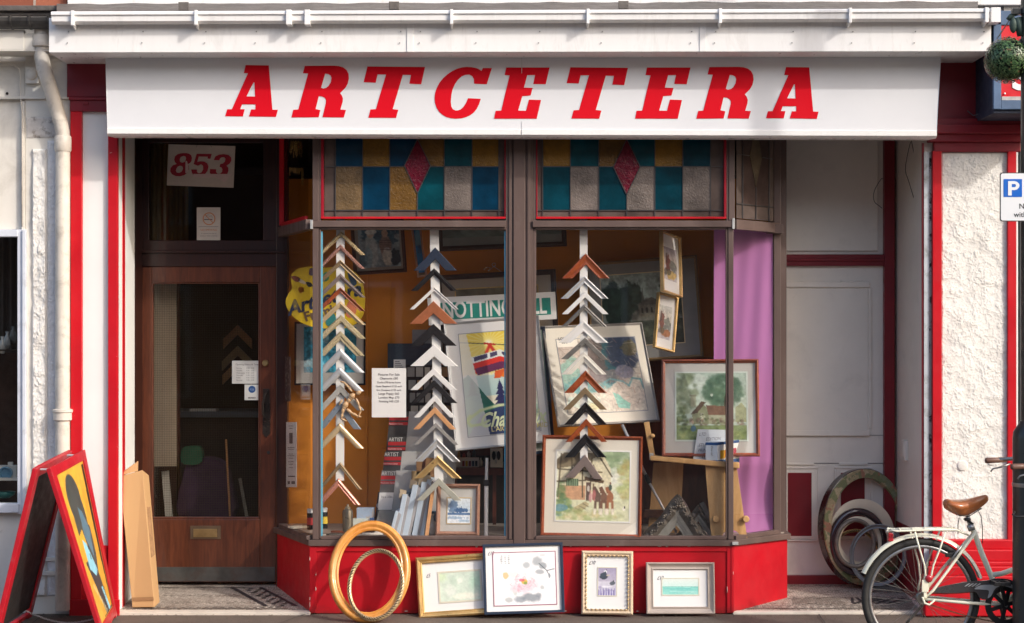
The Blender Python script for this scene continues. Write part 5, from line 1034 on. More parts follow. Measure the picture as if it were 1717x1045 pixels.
# London map
a = Art(150, 150, '#d9d0c0'); a.grain(.08, 20, 2); n1 = a.nz(5, 3)
a.blob(.30, .30, .45, .35, '#b8a79c', .8, .5, 7, 3).blob(.12, .5, .18, .25, '#7fb3a4', .75, .5, 8, 4).blob(.35, .62, .3, .14, '#5f9c9c', .8, .5, 8, 5).blob(.60, .25, .12, .38, '#1f5f6c', .95, .25, 8, 6).blob(.82, .2, .22, .32, '#2b3c58', .95, .3, 8, 7).blob(.45, .3, .14, .35, '#6e605c', .9, .4, 9, 8).blob(.90, .15, .10, .10, '#6b5c2c', .7, .6, 14, 3)
a.blob(.55, .52, .25, .1, '#8a7f80', .8, .5, 9, 4).blob(.80, .47, .12, .10, '#8f8a98', .9, .3).blob(.75, .80, .25, .20, '#d8cabb', .9, .4).poly([(.60, .74), (.68, .78), (.72, .84), (.80, .90), (.78, .97), (.64, .95)], '#8fc8b8').blob(.25, .85, .2, .1, '#c9dcd0', .8, .5).blob(.33, .92, .1, .05, '#d8d09a', .8, .5)
a.line([(0, .66), (.15, .70), (.3, .66), (.42, .66), (.48, .72), (.52, .60), (.60, .56), (.75, .60), (.82, .66), (.88, .56), (.98, .58), (1, .7)], .012, '#6fa5a8', .9)
rs = random.Random(4)
for i in range(150):
    x, y = rs.random(), rs.random(); an = rs.random()*3.14; L_ = rs.uniform(.03, .12); a.line([(x, y), (x+L_*math.cos(an), y+L_*math.sin(an))], .004, rs.choice(['#a8988c', '#c9b9a8', '#8d8078', '#b98a78']), .55)
a.grain(.16, 40); a.rect(0, 0, .26, .10, '#efe9dc')
def map_extra(t, w_, h_, k):
    mb = MB(); text_mb(mb, 'LONDON', .026, (-w_/2+w_*.14, -.0095, h_*.855), depth=0, offset=.0008); text_mb(mb, 'MAP', .022, (-w_/2+w_*.17, -.0095, h_*.82), depth=0, offset=.0008); mb.build('lettering', lab_k, t, local=True)
picture('framed_map', 'large grey framed street map of London leaning behind the right lath', (909, 548), (1084, 541), (935, 717), .17, M('grey_steel_moulding', (.30, .28, .26), .4, .5), 4, mt_cream, a, (.12, .14, .90, .88), .40, 'step', .02, yw=.35, cat='map', slip=(M('grey_line', (.35, .36, .40), .5), 1), extra=map_extra)
# far edge of a leaning blue-framed poster behind the map
a = Art(20, 60, '#a9bfb0'); 
for i in range(6): a.poly([(0, .55+i*.09), (1, .50+i*.09), (1, .53+i*.09), (0, .60+i*.09)], '#ece9dc')
a.grain(.08, 10)
picture('framed_poster', 'navy framed pale green poster, a sliver of it between the mullion and the map', (850, 552), (909, 548), (872, 764), .30, f_navy, 5, None, a, (.02, .02, .93, .98), .12, 'flat', .02, cat='poster')
# purple paper with folds
pp = MB(); nx_, nz_ = 60, 120
for j in range(nz_+1):
    for i in range(nx_+1):
        u, v = i/nx_, j/nz_; px = 1197+(1296-1197)*u; py = 386+(896-386)*v; y = .40-.04*u
        if v > .77: y += .03*math.sin((v-.77)*14)
        y -= .008*math.exp(-((u-.72-.1*math.sin(v*5))/.10)**2)*min(1, v*1.6)+.002*math.sin(u*9+v*4)*v+.002*math.sin(u*23+v*9)
        pp.v.append(W(px, py, y))
pp.f = [[j*(nx_+1)+i, j*(nx_+1)+i+1, (j+1)*(nx_+1)+i+1, (j+1)*(nx_+1)+i] for j in range(nz_) for i in range(nx_)]
m_, t_, b_ = base_mat('purple_satin_paper', .33, 0, .5); b_.inputs['Base Color'].default_value = (.55, .22, .50, 1); MC['purple_satin_paper'] = m_
solo(pp, 'paper_backdrop', m_, 'tall sheet of creased satin purple paper hung in the right corner of the bay', 'paper', smooth=True)
# village print on stool
a = Art(110, 104, '#b9c9ba'); a.grad('#a9bcae', '#c3cfbc', 0, .6).blob(.3, .12, .3, .1, '#c9d2c6', .7, .7)
a.dab(.13, .28, .15, .30, ['#6e7d5e', '#7f8c6c', '#5e6e54', '#909c7c'], 60, .09, 1, .8).dab(.66, .27, .26, .23, ['#46644f', '#547259', '#3e5c4a', '#6a8468'], 110, .09, 2, .85).blob(.70, .5, .02, .2, '#4a4436', .9, .2)
a.rect(.20, .34, .28, .50, '#9a9a80', .9).rect(.19, .32, .29, .35, '#80806a', .9).poly([(.22, .60), (.36, .44), (.50, .60), (.50, .76), (.24, .76)], '#8d9270').poly([(.20, .62), (.36, .42), (.42, .44), (.30, .60)], '#5d4b3a').poly([(.42, .48), (.70, .50), (.74, .64), (.46, .64)], '#7c5f4c').rect(.46, .63, .74, .76, '#a5a68a', .9).poly([(.84, .52), (.93, .44), (1, .54), (1, .74), (.84, .74)], '#a3a883')
a.rect(.36, .44, .39, .36, '#6e5648').dab(.5, .74, .5, .06, ['#6f5d50', '#4e5d3a', '#8b8668', '#9b7c6a'], 90, .035, 4, .8).rect(0, .78, 1, 1, '#75864f', .8).dab(.5, .92, .5, .09, ['#6c7f45', '#8c9a5c', '#55683a', '#9fa56c'], 90, .05, 5, .6).dab(.08, .7, .1, .2, ['#5c6e44', '#7f8a58', '#48593a'], 40, .05, 6, .8)
a.blob(.24, .83, .04, .05, '#4c6f86', .9, .3).blob(.23, .74, .02, .03, '#b9a18a', .9, .2).dab(.36, .67, .05, .08, ['#4a4a44', '#c9c6b2'], 25, .02, 8, .9).blob(.505, .33, .02, .02, '#cfd6c8', .8, .3).grain(.14, 26)
picture('framed_print', 'green village landscape with great tree in a copper-brown frame standing on the wooden stool', (1127, 605), (1289, 604), (1110, 766), .16, f_cop, 6, mt_grey, a, (.15, .14, .87, .83), .22, 'step', .03, slip=(M('pale_green_bevel', (.55, .62, .56), .6), 2.5))
ca = thing('handwritten_card', 'pale card handwritten LTD EDITION propped against the village picture', 'card', W(1192, 772, .12)); f_ = [W(1162, 772, .12), W(1221, 772, .12), W(1226, 721, .14), W(1170, 720, .14)]; MB().hull8(f_, [v+Vector((0, .002, 0)) for v in f_]).build('card', M('bluish_card', (.60, .64, .68), .6), ca)
tx = MB()
for s_, px, py, z in (('LTD', 1172, 731, .028), ('EDITION', 1183, 739, .028), ('STUDIO', 1171, 749, .028), ('PRINT', 1170, 758, .028), ('£45', 1176, 768, .028)): text_mb(tx, s_, z, W(px, py, .114), (1, 0, .04), depth=0, shear=.3, sx=.85)
tx.build('lettering', M('pencil', (.08, .08, .10), .6), ca)
pbx = thing('paint_box', 'blue and white carton of oil paints with a yellow-to-red picture on the stool', 'box', W(1212, 779, .04)); 
MB().hull8([W(1183, 777, .07), W(1203, 779, .04), W(1203, 742, .04), W(1183, 742, .07)], [W(1195, 777, .15), W(1240, 774, .13), W(1240, 738, .13), W(1195, 739, .15)]).build('carton', M('white_blue_carton', (.62, .70, .78), .45), pbx, bevel=.001)
f4 = lambda u0, u1, v0, v1, o: [W(1203+(1240-1203)*u, 742+(779-742)*v-(5-1*v)*u*.9, .04+.09*u-o) for u, v in ((u0, v1), (u1, v1), (u1, v0), (u0, v0))]
for nm, c, q4 in (('blue_stripe', '#1d4d86', (0, 1, .82, .99)), ('blue_stripe', '#1d4d86', (0, 1, .0, .12)), ('yellow_print', '#f0b41c', (.12, .34, .38, .76)), ('orange_print', '#e0702a', (.34, .62, .38, .72)), ('crimson_print', '#b03a50', (.62, .86, .34, .62)), ('white_front', '#e8e8e6', (.0, 1, .13, .8))):
    o = .003 if nm != 'white_front' else .0015; MB().hull8(f4(*q4, o), f4(*q4, o-.001)).build(nm, M('carton_'+c.strip('#'), lin(c), .45), pbx)
tx = MB(); text_mb(tx, 'Fine oil', .02, W(1192, 748, .052), (0, 0, -1), (1, -.6, 0), depth=.0, shear=.2); tx.build('lettering', M('pencil', (.08, .08, .10), .6), pbx)
for a_, b_ in ((742, 746), (772, 778)): MB().hull8([W(1183, b_, .068), W(1203, b_+1, .038), W(1203, a_, .038), W(1183, a_, .068)], [W(1183, b_, .072), W(1203, b_+1, .042), W(1203, a_, .042), W(1183, a_, .072)]).build('blue_stripe', M('carton_1d4d86', lin('#1d4d86'), .45), pbx)
# wooden stool / easel
st = thing('wooden_stool', 'plain beech display stool with tapering panel legs, round pegs and an arched foot', 'stool', W(1165, 903, .12)); bee = wood('beech_ply', '#d2a873', '#b98d58', 5, .5, (1, 1, .3))
MB().hull8([W(1090, 772, .05), W(1240, 786, .03), W(1240, 776, .03), W(1090, 764, .05)], [W(1098, 772, .32), W(1236, 780, .32), W(1236, 772, .32), W(1098, 764, .32)]).build('top', bee, st, bevel=.006)
arch = [(1193, 903), (1183, 786), (1183, 780), (1235, 780), (1253, 903), (1242, 903)]+[(1226+16*math.cos(t), 903-14*math.sin(t)) for t in np.linspace(.05, 3.09, 12)]
MB().prism([(fx(x, .07), fz(y, .07)) for x, y in arch], .07, .09).build('leg', bee, st, bevel=.001)
MB().prism([(fx(x, .34), fz(y, .34)) for x, y in ((1096, 776), (1146, 776), (1140, 900), (1086, 900))], .34, .36).build('leg', bee, st, bevel=.001); MB().pb(1080, 1150, 855, 868, .30, .34).build('stretcher', f_brn, st, bevel=.002)
for (x, y_) in ((1200, 870), (1250, 870)): MB().lathe([(.021, 0), (.021, .028), (.017, .032)], W(x, y_, .072), 18, Matrix.Rotation(R(90), 4, 'X')).build('peg', bee, st, smooth=True, autos=35)
po = thing('easel_post', 'beech easel upright with a wooden knob and metal bracket rising left of the stool', 'easel', W(1097, 772, .2)); MB().beam(W(1084, 708, .2), W(1095, 772, .2), .034, .02, (0, 1, 0)).build('post', bee, po, bevel=.002); MB().ball(W(1094, 731, .18), .016, .016, .014).build('knob', bee, po, smooth=True); MB().pb(1089, 1096, 760, 771, .182, .19).build('bracket', f_silv, po, bevel=.001); MB().beam(W(1096, 765, .2), W(1112, 768, .2), .03, .02).build('arm', bee, po)
tp = thing('tripod_leg', 'silver telescopic easel leg slanting behind the cottage picture', 'easel leg', W(1131, 893, .25)); MB().tube([W(1043, 712, .27), W(1084, 800, .25)], .010, 12).build('upper_tube', f_silv, tp, smooth=True); MB().tube([W(1087, 806, .25), W(1134, 893, .22)], .008, 12).build('lower_tube', f_silv, tp, smooth=True); MB().tube([W(1082, 796, .25), W(1089, 810, .25)], .015, 12).build('clamp', f_black, tp, smooth=True)
# cottage print
a = Art(124, 122, '#e9e6cf'); a.grad('#eceadb', '#dfe3c4', 0, .7).grain(.05, 8)
a.dab(.80, .14, .22, .16, ['#8fa57e', '#a5b890', '#7e966e', '#bccaa6'], 90, .08, 3, .7).dab(.95, .40, .10, .28, ['#c2c98a', '#a8b872', '#d4cf9a', '#b9a566'], 60, .08, 4, .7).blob(.75, .35, .12, .12, '#efeee2', .6, .5)
a.poly([(.0, .12), (.10, .02), (.62, .02), (.72, .22), (.58, .26), (.36, .20), (.0, .26)], '#8d7f66').poly([(.62, .02), (.74, .24), (.76, .60), (.40, .66), (.02, .68), (.02, .25), (.36, .2)], '#e2d9b8')
a.rect(.03, .50, .40, .70, '#c98f68', .75).grain(.06, 30)
for x0, y0_, x1, y1_ in ((.06, .04, .02, .66), (.20, .04, .22, .45), (.35, .05, .36, .66), (.48, .1, .46, .66), (.02, .26, .62, .30), (.0, .44, .40, .42), (.60, .1, .76, .36), (.50, .2, .60, .42), (.36, .05, .44, .24)): a.line([(x0, y0_), (x1, y1_)], .010, '#5f5442', .9)
a.rect(.13, .40, .30, .50, '#7c9474', .95)
for i in range(6): a.line([(.14+i*.03, .40), (.14+i*.03, .50)], .004, '#3e4a3c')
a.poly([(.38, .36), (.66, .42), (.64, .46), (.38, .42)], '#6b5642').rect(.41, .45, .47, .72, '#5a4440', .9).rect(.50, .46, .52, .70, '#8c7a62').rect(.60, .46, .66, .62, '#efe9d0').poly([(.20, .84), (.40, .72), (.46, .76), (.30, .92)], '#b59a78')
for i in range(4): a.line([(.22+i*.05, .86-i*.035), (.32+i*.04, .90-i*.035)], .008, '#6c5744')
a.rect(0, .70, 1, 1, '#cfd3a0', .45).dab(.1, .82, .12, .14, ['#6f8f5a', '#8ba36a', '#5f8a98', '#a8b87c'], 60, .05, 7, .8).dab(.4, .92, .5, .07, ['#a9b878', '#c3c896', '#d8c28c', '#8ea35e'], 70, .06, 8, .5).blob(.07, .82, .09, .05, '#6f9cab', .8, .4).dab(.06, .6, .06, .16, ['#5d7a50', '#7b9464'], 30, .05, 9, .8)
for hx, c in ((.57, '#6e564a'), (.655, '#7d5a48'), (.74, '#a2694a')):
    a.blob(hx, .66, .05, .08, c, .95, .25, 14, 3).poly([(hx-.05, .60), (hx-.07, .52), (hx-.03, .50), (hx+.02, .60)], c).line([(hx-.03, .72), (hx-.035, .88)], .016, c).line([(hx+.03, .72), (hx+.035, .88)], .016, c).line([(hx-.035, .84), (hx-.038, .89)], .02, '#efe8d4').line([(hx+.035, .84), (hx+.038, .89)], .02, '#efe8d4')
a.blob(.74, .52, .025, .05, '#4e5c50', .95, .2).blob(.74, .455, .012, .018, '#8a6450', 1, .1).blob(.47, .66, .03, .08, '#d8a8a0', .9, .4).blob(.52, .64, .025, .09, '#b8706c', .9, .4).blob(.47, .58, .015, .02, '#c29a80', 1, .2).blob(.44, .54, .02, .05, '#d6cfc0', .9, .3).blob(.93, .82, .02, .03, '#efe9dc', 1, .3).blob(.94, .80, .01, .02, '#4a3a30', 1, .3).grain(.10, 34)
picture('framed_print', 'large watercolour print of a timbered cottage with heavy horses, copper-brown frame, on the sill', (911, 731), (1079, 733), (906, 899), .07, f_cop, 6, mt_cream, a, (.15, .155, .875, .84), .14, 'step', .025, slip=(M('white_bevel', (.8, .79, .74), .6), 2.5))
# ornate corners
orn_m = M('antiqued_black_silver', (.12, .105, .09), .42, .45, .4, 14, .8, 30, .5, 0, ('#8c857a', 26, .52, .7, .8), bd=.006); orn2 = M('grey_silver_steps', (.36, .36, .33), .38, .5, .3, 10, .3, 40)
def ornate(label, apex, bl, br_, y, wd, inner, knob, grp):
    t = thing('ornate_frame_corner', label, 'frame corner', W((bl[0]+br_[0])/2, 903, y), grp); A_ = Vector((fx(apex[0], y), 0, fz(apex[1], y))); k = sc(y)
    def arm(end, sgn):
        E = Vector((fx(end[0], y), 0, fz(end[1], y))); d = (E-A_); L_ = d.length; d.normalize(); nn = Vector((-d.z, 0, d.x))*sgn
        if nn.z > 0: nn = -nn
        for nm, m_, w0, w1, h0, h1, wavy in (('carved_moulding', orn_m, 0, wd*.55, .028, .045, 1), ('stepped_slip', orn2, wd*.55, wd*.7, .030, .026, 0), ('stepped_slip', orn2, wd*.7, wd*.84, .022, .02, 0), ('stepped_slip', orn2, wd*.84, wd, .016, .012, 0)):
            if w0 >= inner*wd and inner < 1 and nm != 'carved_moulding': continue
            mb = MB(); n_ = 36; m2_ = []
            for i in range(n_+1):
                s_ = i/n_*L_; bow = (math.sin(i*1.3)*.10+math.sin(i*.55)*.16)*wavy
                o0 = w0-wavy*wd*.05*(1+math.sin(s_*26)); 
                for (o, h) in ((o0, .004), (o0+.1*wd*wavy, h0*(1+.3*bow)), ((w0+w1)/2, h1*(1+bow)), (w1, h0*.9), (w1, 0)):
                    s2 = max(s_, o*.98) if i < 3 else s_
                    mb.v.append(A_+d*max(s_, o)+nn*o*k/k+Vector((0, y-h, 0)))
            for i in range(n_):
                for j in range(4): mb.f.append([i*5+j, i*5+j+1, (i+1)*5+j+1, (i+1)*5+j])
            mb.v = [Vector((v.x, v.y, max(v.z, zf))) for v in mb.v]; mb.build(nm, m_, t, smooth=True, autos=45)
    arm(bl, 1); arm(br_, -1)
    if knob:
        mb = MB(); c = W(apex[0], apex[1]+9, y-.03)
        for i in range(18):
            an = i*.8; r = .005+.0013*i; mb.ball(c+Vector((r*math.cos(an), -.004-random.random()*.006, r*math.sin(an)-.012)), .007, .008, .007, 10, 7)
        for i in range(30):
            s_ = .05+i*.011
            for e_, sg_ in ((bl, 1), (br_, -1)):
                d = (Vector((fx(e_[0], y), y, fz(e_[1], y)))-Vector((A_.x, y, A_.z))).normalized(); nn = Vector((-d.z, 0, d.x))*sg_; nn = -nn if nn.z > 0 else nn
                p = Vector((A_.x, y-.044, A_.z))+d*s_+nn*(wd*.22+.012*math.sin(i*1.1))
                if p.z > zf+.01: mb.ball(p, .007+.004*random.random(), .008, .007+.003*random.random(), 8, 6)
        mb.build('leaf_carving', orn_m, t, smooth=True)
ornate('broad carved antique silver frame corner, front one of two on the sill', (1137, 829), (1078, 900), (1186, 903), .12, .115, 1.0, True, 'carved frame corners on the sill')
ornate('narrow dark carved frame corner standing behind the broad one', (1171, 846), (1130, 903), (1211, 903), .17, .06, 1.0, False, 'carved frame corners on the sill')
solo(MB().beam(W(1176, 843, .16), W(1209, 903, .13), .03, .035, (0, 1, 0)), 'moulding_offcut', orn_m, 'thin dark moulding offcut leaning right of the narrow carved corner', 'moulding', bevel=.003)

# ------------------------------------------------------------------ behind the door glass
nos = thing('number_sign', 'white plate with slanted crimson number 853 hanging in the fanlight over the door', 'sign', W(336, 314, Yd-.0)); yn = Yd-.004
n853 = [[(440,255),(490,255),(540,265),(583,292),(603,345),(595,405),(565,447),(520,470),(542,505),(546,575),(512,640),(450,685),(370,706),(285,702),(215,668),(180,612),(186,548),(230,492),(305,465),(270,430),(258,380),(272,320),(325,276),(380,260)], [(440,308),(475,320),(488,352),(482,390),(455,430),(410,442),(370,422),(364,375),(385,330)], [(370,500),(412,510),(430,545),(422,580),(395,622),(350,641),(305,632),(289,592),(305,545),(330,515)]]
n5 = [[(695,268),(988,270),(960,368),(905,362),(910,325),(735,322),(705,430),(760,415),(840,420),(900,455),(925,520),(905,600),(860,660),(800,700),(740,712),(670,705),(625,680),(600,630),(588,572),(698,575),(700,625),(740,650),(790,630),(822,570),(818,500),(780,472),(715,500),(635,468)]]
n3 = [[(1025,390),(1060,320),(1130,285),(1220,275),(1310,290),(1362,335),(1370,400),(1340,455),(1275,500),(1310,540),(1312,600),(1290,660),(1230,700),(1150,725),(1060,720),(990,690),(950,640),(955,565),(1075,570),(1070,620),(1100,655),(1150,655),(1190,620),(1195,565),(1175,535),(1140,520),(1155,465),(1200,460),(1245,420),(1255,365),(1230,335),(1185,335),(1150,355),(1135,395)]]
f_ = [W(279.5, 311, yn), W(391.5, 315, yn), W(394.5, 245, yn), W(282.5, 242, yn)]; MB().hull8(f_, [v+Vector((0, .004, 0)) for v in f_]).build('plate', M('cream_plate', (.55, .50, .44), .5), nos)
crim = M('crimson_numeral', (.34, .010, .03), .45)
for lp in (n853, n5, n3): MB().outline([[(fx(270+x/11.61, yn), fz(235+y/11.61, yn)) for x, y in l] for l in lp], yn-.002, yn+.001).build('numeral', crim, nos)
pe = MB(); pe.prism([(fx(270+x/11.61, yn), fz(235+y/11.61, yn)) for x, y in ((630, 660), (1380, 662), (1320, 735), (1235, 820), (1160, 775), (1050, 728), (840, 735), (635, 722))], yn-.0035, yn-.002); pe.prism([(fx(270+x/11.61, yn), fz(235+y/11.61, yn)) for x, y in ((478, 410), (505, 405), (535, 520), (535, 610), (500, 650), (475, 640))], yn-.0035, yn-.002); pe.build('peeling_tape', M('pinkish_tape', (.62, .50, .48), .4), nos)
st_ = MB(); st_.tube([W(329, 247, yn-.003), W(333, 236, yn)], .001, 5); st_.tube([W(355, 247, yn-.003), W(348, 236, yn)], .001, 5); st_.build('string', black_m, nos)
ns_ = thing('no_smoking_sticker', 'small white NO SMOKING notice with orange crossed circle in the fanlight corner', 'notice', W(350, 403, yn)); MB().pb(330, 369.5, 348, 403, yn, yn+.002).build('card', M('cream_plate', (.55, .50, .44), .5), ns_)
orr = M('orange_print', (.55, .20, .07), .5); mb = MB(); mb.sweep(lambda i, d, h: W(350.5, 367, yn-.001)+Vector(((.042-d)*math.cos(i/32*6.283), -h, (.042-d)*math.sin(i/32*6.283))), [(0, 0), (0, .001), (.006, .001), (.006, 0)], 32); mb.beam(W(343.5, 360, yn-.002), W(357.5, 374, yn-.002), .005, .001, (0, 1, 0)); mb.build('crossed_circle', orr, ns_)
mb = MB().pb(342, 356, 367.5, 369, yn-.001, yn); mb.tube([W(x, y, yn-.001) for x, y in ((345, 365), (347, 361), (351, 360), (350, 363), (355, 362), (356, 365))], .0012, 5); mb.pb(333, 366, 380, 380.6, yn-.001, yn); mb.build('cigarette_symbol', g_, ns_)
mb = MB(); text_mb(mb, 'NO SMOKING', .0205, W(350, 387.5, yn-.001), align='CENTER', depth=0, sx=.85); mb.build('lettering', orr, ns_)
mb = MB(); text_mb(mb, "It is against the law to", .0115, W(350, 392.5, yn-.001), align='CENTER', depth=0); text_mb(mb, 'smoke in these premises', .0115, W(350, 396.5, yn-.001), align='CENTER', depth=0); mb.build('small_print', g_, ns_)
yo = Yd+.0085
oh = solo(MB().pb(389, 435, 605, 643.5, yo, yo+.0015), 'opening_hours_card', M('door_card', (.62, .63, .60), .6), 'white card of opening hours on the door glass beside the lock', 'notice')
mb = MB(); text_mb(mb, 'Opening Hours & Times', .016, W(415, 612.5, yo-.0005), align='CENTER', depth=0)
for i, d_ in enumerate(('Monday', 'Tuesday', 'Wednesday', 'Thursday', 'Friday', 'Saturday')):
    text_mb(mb, d_, .012, W(396, 618.5+i*4, yo-.0005), depth=0); text_mb(mb, '9.30 - 5.30', .012, W(413, 618.5+i*4, yo-.0005), depth=0)
mb.build('printed_lines', g_, oh)
ba = solo(MB().pb(410, 435, 645, 671, yo, yo+.0015), 'member_sticker', M('door_card', (.62, .63, .60), .6), 'pale sticker with round blue badge and word MEMBER below the opening hours card', 'sticker')
MB().lathe([(.0235, 0), (.0235, .0008)], W(422.5, 653, yo), 24, Matrix.Rotation(R(90), 4, 'X')).build('blue_badge', M('badge_blue', (.02, .08, .25), .4), ba)
mb = MB(); text_mb(mb, 'FSB', .019, W(422.5, 655, yo-.0015), align='CENTER', depth=0); mb.build('lettering', M('badge_text', (.3, .4, .6), .5), ba); mb = MB(); text_mb(mb, 'MEMBER', .014, W(422.5, 668.5, yo-.0005), align='CENTER', depth=0, offset=.0005); mb.build('lettering', g_, ba)
# dim shop interior
solo(MB().pb(250, 296, 440, 782, .98, 1.0), 'reflection_panel', M('pale_reflection', (.50, .43, .36), .6), 'pale upright panel standing for a reflected wall at the left of the door glass', 'panel')  # stands in for a pale wall mirrored in the door glass
solo(MB().pb(296, 301, 440, 900, 1.28, 1.31), 'door_edge', M('dull_red_wood', (.16, .03, .02), .5), 'dull red upright edge beside the pale reflection panel', 'post')
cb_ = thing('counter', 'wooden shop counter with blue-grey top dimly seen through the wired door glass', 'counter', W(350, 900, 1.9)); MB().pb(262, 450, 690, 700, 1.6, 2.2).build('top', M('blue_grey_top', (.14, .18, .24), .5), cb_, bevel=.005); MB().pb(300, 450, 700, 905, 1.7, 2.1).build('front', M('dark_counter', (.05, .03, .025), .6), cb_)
solo(MB().pb(318, 362, 686, 698, 1.62, 1.75), 'paper_pile', white_p, 'pile of white papers on the dim counter behind the door glass', 'paper')
for i, (x, y_, s_) in enumerate(((398, 545, 24), (398, 580, 26), (397, 605, 24))):
    k = sc(1.9); mb = MB(); mb.outline([[(fx(x-s_, 1.9), fz(y_+s_, 1.9)), (fx(x, 1.9), fz(y_, 1.9)), (fx(x+s_, 1.9), fz(y_+s_, 1.9)), (fx(x+s_, 1.9), fz(y_+s_+16, 1.9)), (fx(x, 1.9), fz(y_+16, 1.9)), (fx(x-s_, 1.9), fz(y_+s_+16, 1.9))]], 1.9, 1.93)
    solo(mb, 'wall_sample', f_pea if i != 1 else f_brz, '%s of the large wooden chevron samples on the back wall behind the door' % ('top', 'middle', 'lowest')[i], 'frame corner', group='large chevron samples behind the door')
solo(MB().prism([(fx(x, 1.15), fz(y, 1.15)) for x, y in smooth_loop([(300, 870), (306, 800), (318, 775), (345, 768), (372, 778), (384, 810), (388, 870)], 3)], 1.15, 1.35), 'cloth_bag', M('purple_cloth', (.07, .035, .085), .9, 0, .3, 8, .4, 20), 'dark purple cloth bag hanging low inside the wired door glass', 'bag', bevel=.01)
solo(MB().prism([(fx(x, 1.12), fz(y, 1.12)) for x, y in smooth_loop([(304, 775), (306, 752), (322, 748), (337, 752), (338, 774), (322, 780)], 3)], 1.12, 1.2), 'green_cloth', M('green_cloth', (.03, .13, .08), .9, 0, .2, 8, .4, 20), 'folded green cloth above the purple bag inside the door', 'cloth', bevel=.008)
solo(MB().beam(W(386, 872, 1.05), W(379, 737, 1.05), .012, .012, (0, 1, 0)), 'wooden_rod', f_pea, 'pale wooden rod leaning inside the lower door glass', 'rod')
solo(MB().beam(W(284, 872, 1.08), W(277, 790, 1.1), .05, .01, (0, 1, 0)), 'white_board', f_white, 'narrow white board leaning at the lower left of the door glass', 'board')
solo(MB().pb(252, 296, 770, 880, 1.2, 1.24), 'dark_box', M('dark_maroon_box', (.05, .02, .02), .7), 'dark maroon box inside the lower left of the door glass', 'box')
solo(MB().beam(W(414, 868, 1.1), W(402, 802, 1.12), .02, .01, (0, 1, 0)), 'grey_moulding', f_pew, 'grey length of moulding leaning right of the wooden rod', 'moulding')
cu_ = MB(); 
for i in range(40):
    a0 = W(252+i*1.6, 236, 1.1+.02*math.sin(i*1.1)); a1 = W(253.6+i*1.6, 236, 1.1+.02*math.sin((i+1)*1.1)); cu_.poly([a0, a1, a1-up*.72, a0-up*.72])
solo(cu_, 'curtain', M('mustard_curtain', (.24, .15, .05), .9, 0, .15), 'mustard curtain behind the left side of the fanlight', 'curtain', smooth=True)
go_ = MB();  # made-up strands in place of gold glints of unknown source
for i in range(14): go_.tube([W(488+i*1.3, 236+(i % 3), .35), W(486+i*1.6, 246+random.random()*20, .35)], .0022, 5)
for i in range(12): go_.tube([W(486+i*2, 281+(i % 2), .35), W(486+i*2, 285+(i > 9)*22+random.random()*10, .35)], .002, 5)
solo(go_, 'gold_glint_strands', M('shiny_gold', (.8, .55, .18), .25, .9), 'made-up gold fringe hanging behind the small side light over the angled pane', 'strands')
# bits in the neighbour's window
cm_ = thing('toy_camera', 'small white box camera with round blue lens in the left neighbour window', 'camera', W(15, 806, .2)); MB().pb(-20, 27, 781, 802, .2, .27).build('body', white_p, cm_, bevel=.004); MB().pb(13, 20, 775, 781, .22, .25).build('viewfinder', white_p, cm_, bevel=.001); MB().lathe([(.040, 0), (.042, .03), (.034, .034), (.032, .01), (.001, .01)], W(11, 793, .2), 26, Matrix.Rotation(R(90), 4, 'X')).build('lens', M('pale_blue_lens', (.20, .42, .62), .3), cm_, smooth=True, autos=35)
solo(MB().pb(-200, 29, 802, 806, .12, .5), 'glass_shelf', white_p, 'thin white shelf under the small camera in the neighbour window', 'shelf')
cr = MB(); 
for i in range(26):
    a0 = W(-20+i*2, 398, .5+.03*math.sin(i*.9)); a1 = W(-18+i*2, 398, .5+.03*math.sin((i+1)*.9)); cr.poly([a0, a1, a1-up*.75, a0-up*.75])
solo(cr, 'net_curtain', M('grey_net', (.10, .09, .09), .9), 'grey net curtain hanging at the top of the neighbour window', 'curtain', smooth=True)
for i, (x, y_, c) in enumerate(((12, 575, '#b9bec4'), (22, 566, '#70757a'), (4, 583, '#d8dadc'))): solo(MB().lathe([(.012, 0), (.025, .03), (.02, .07), (.008, .09), (.012, .11)], W(x, y_+10, .3), 14), 'ornament', M('orn_'+c.strip('#'), lin(c), .25, .2), '%s glass ornament on the neighbour window shelf' % ('silvery', 'dark grey', 'white')[i], 'ornament', smooth=True)
solo(MB().pb(-100, 29, 586, 589, .2, .45), 'window_shelf', dark_in, 'dark shelf under the ornaments in the neighbour window', 'shelf')
solo(MB().lathe([(.03, 0), (.06, .02), (.065, .04)], W(8, 835, .25), 20), 'teal_dish', M('teal_dish', (.03, .22, .22), .3), 'teal dish at the bottom of the neighbour window', 'dish', smooth=True)
# ------------------------------------------------------------------ things on the pavement, left
def pt(px, py, y): return W(px, py, y)
# A-board
ab = thing('pavement_board', 'red framed folding A-board with an abstract painted panel standing before the left pilaster', 'A-board', (-2.7, -.42, -.02))
Tf, Tb = Vector((-2.742, -.75, .948)), Vector((-2.690, -.13, 1.018))
Rf, Rb = Vector((-2.383, -.75, -.043)), Vector((-2.452, -.11, -.004))
Lf, Lb = Vector((-2.985, -.75, -.043)), Vector((-2.950, -.12, -.004))
ared = M('a_board_red_paint', (.44, .010, .02), .38, 0, .12, 6, .4, 30, .5, 0, ('#a56a68', 16, .60, .72, .5))
def slab(mb, TL, TR, BL, BR, u0, u1, v0, v1, t0, t1):
    nn = (TR-TL).cross(BL-TL).normalized()
    P = lambda u, v: TL.lerp(TR, u).lerp(BL.lerp(BR, u), v)
    q = [P(u0, v1), P(u1, v1), P(u1, v0), P(u0, v0)]
    mb.hull8([p+nn*t0 for p in q], [p+nn*t1 for p in q]); return P, nn
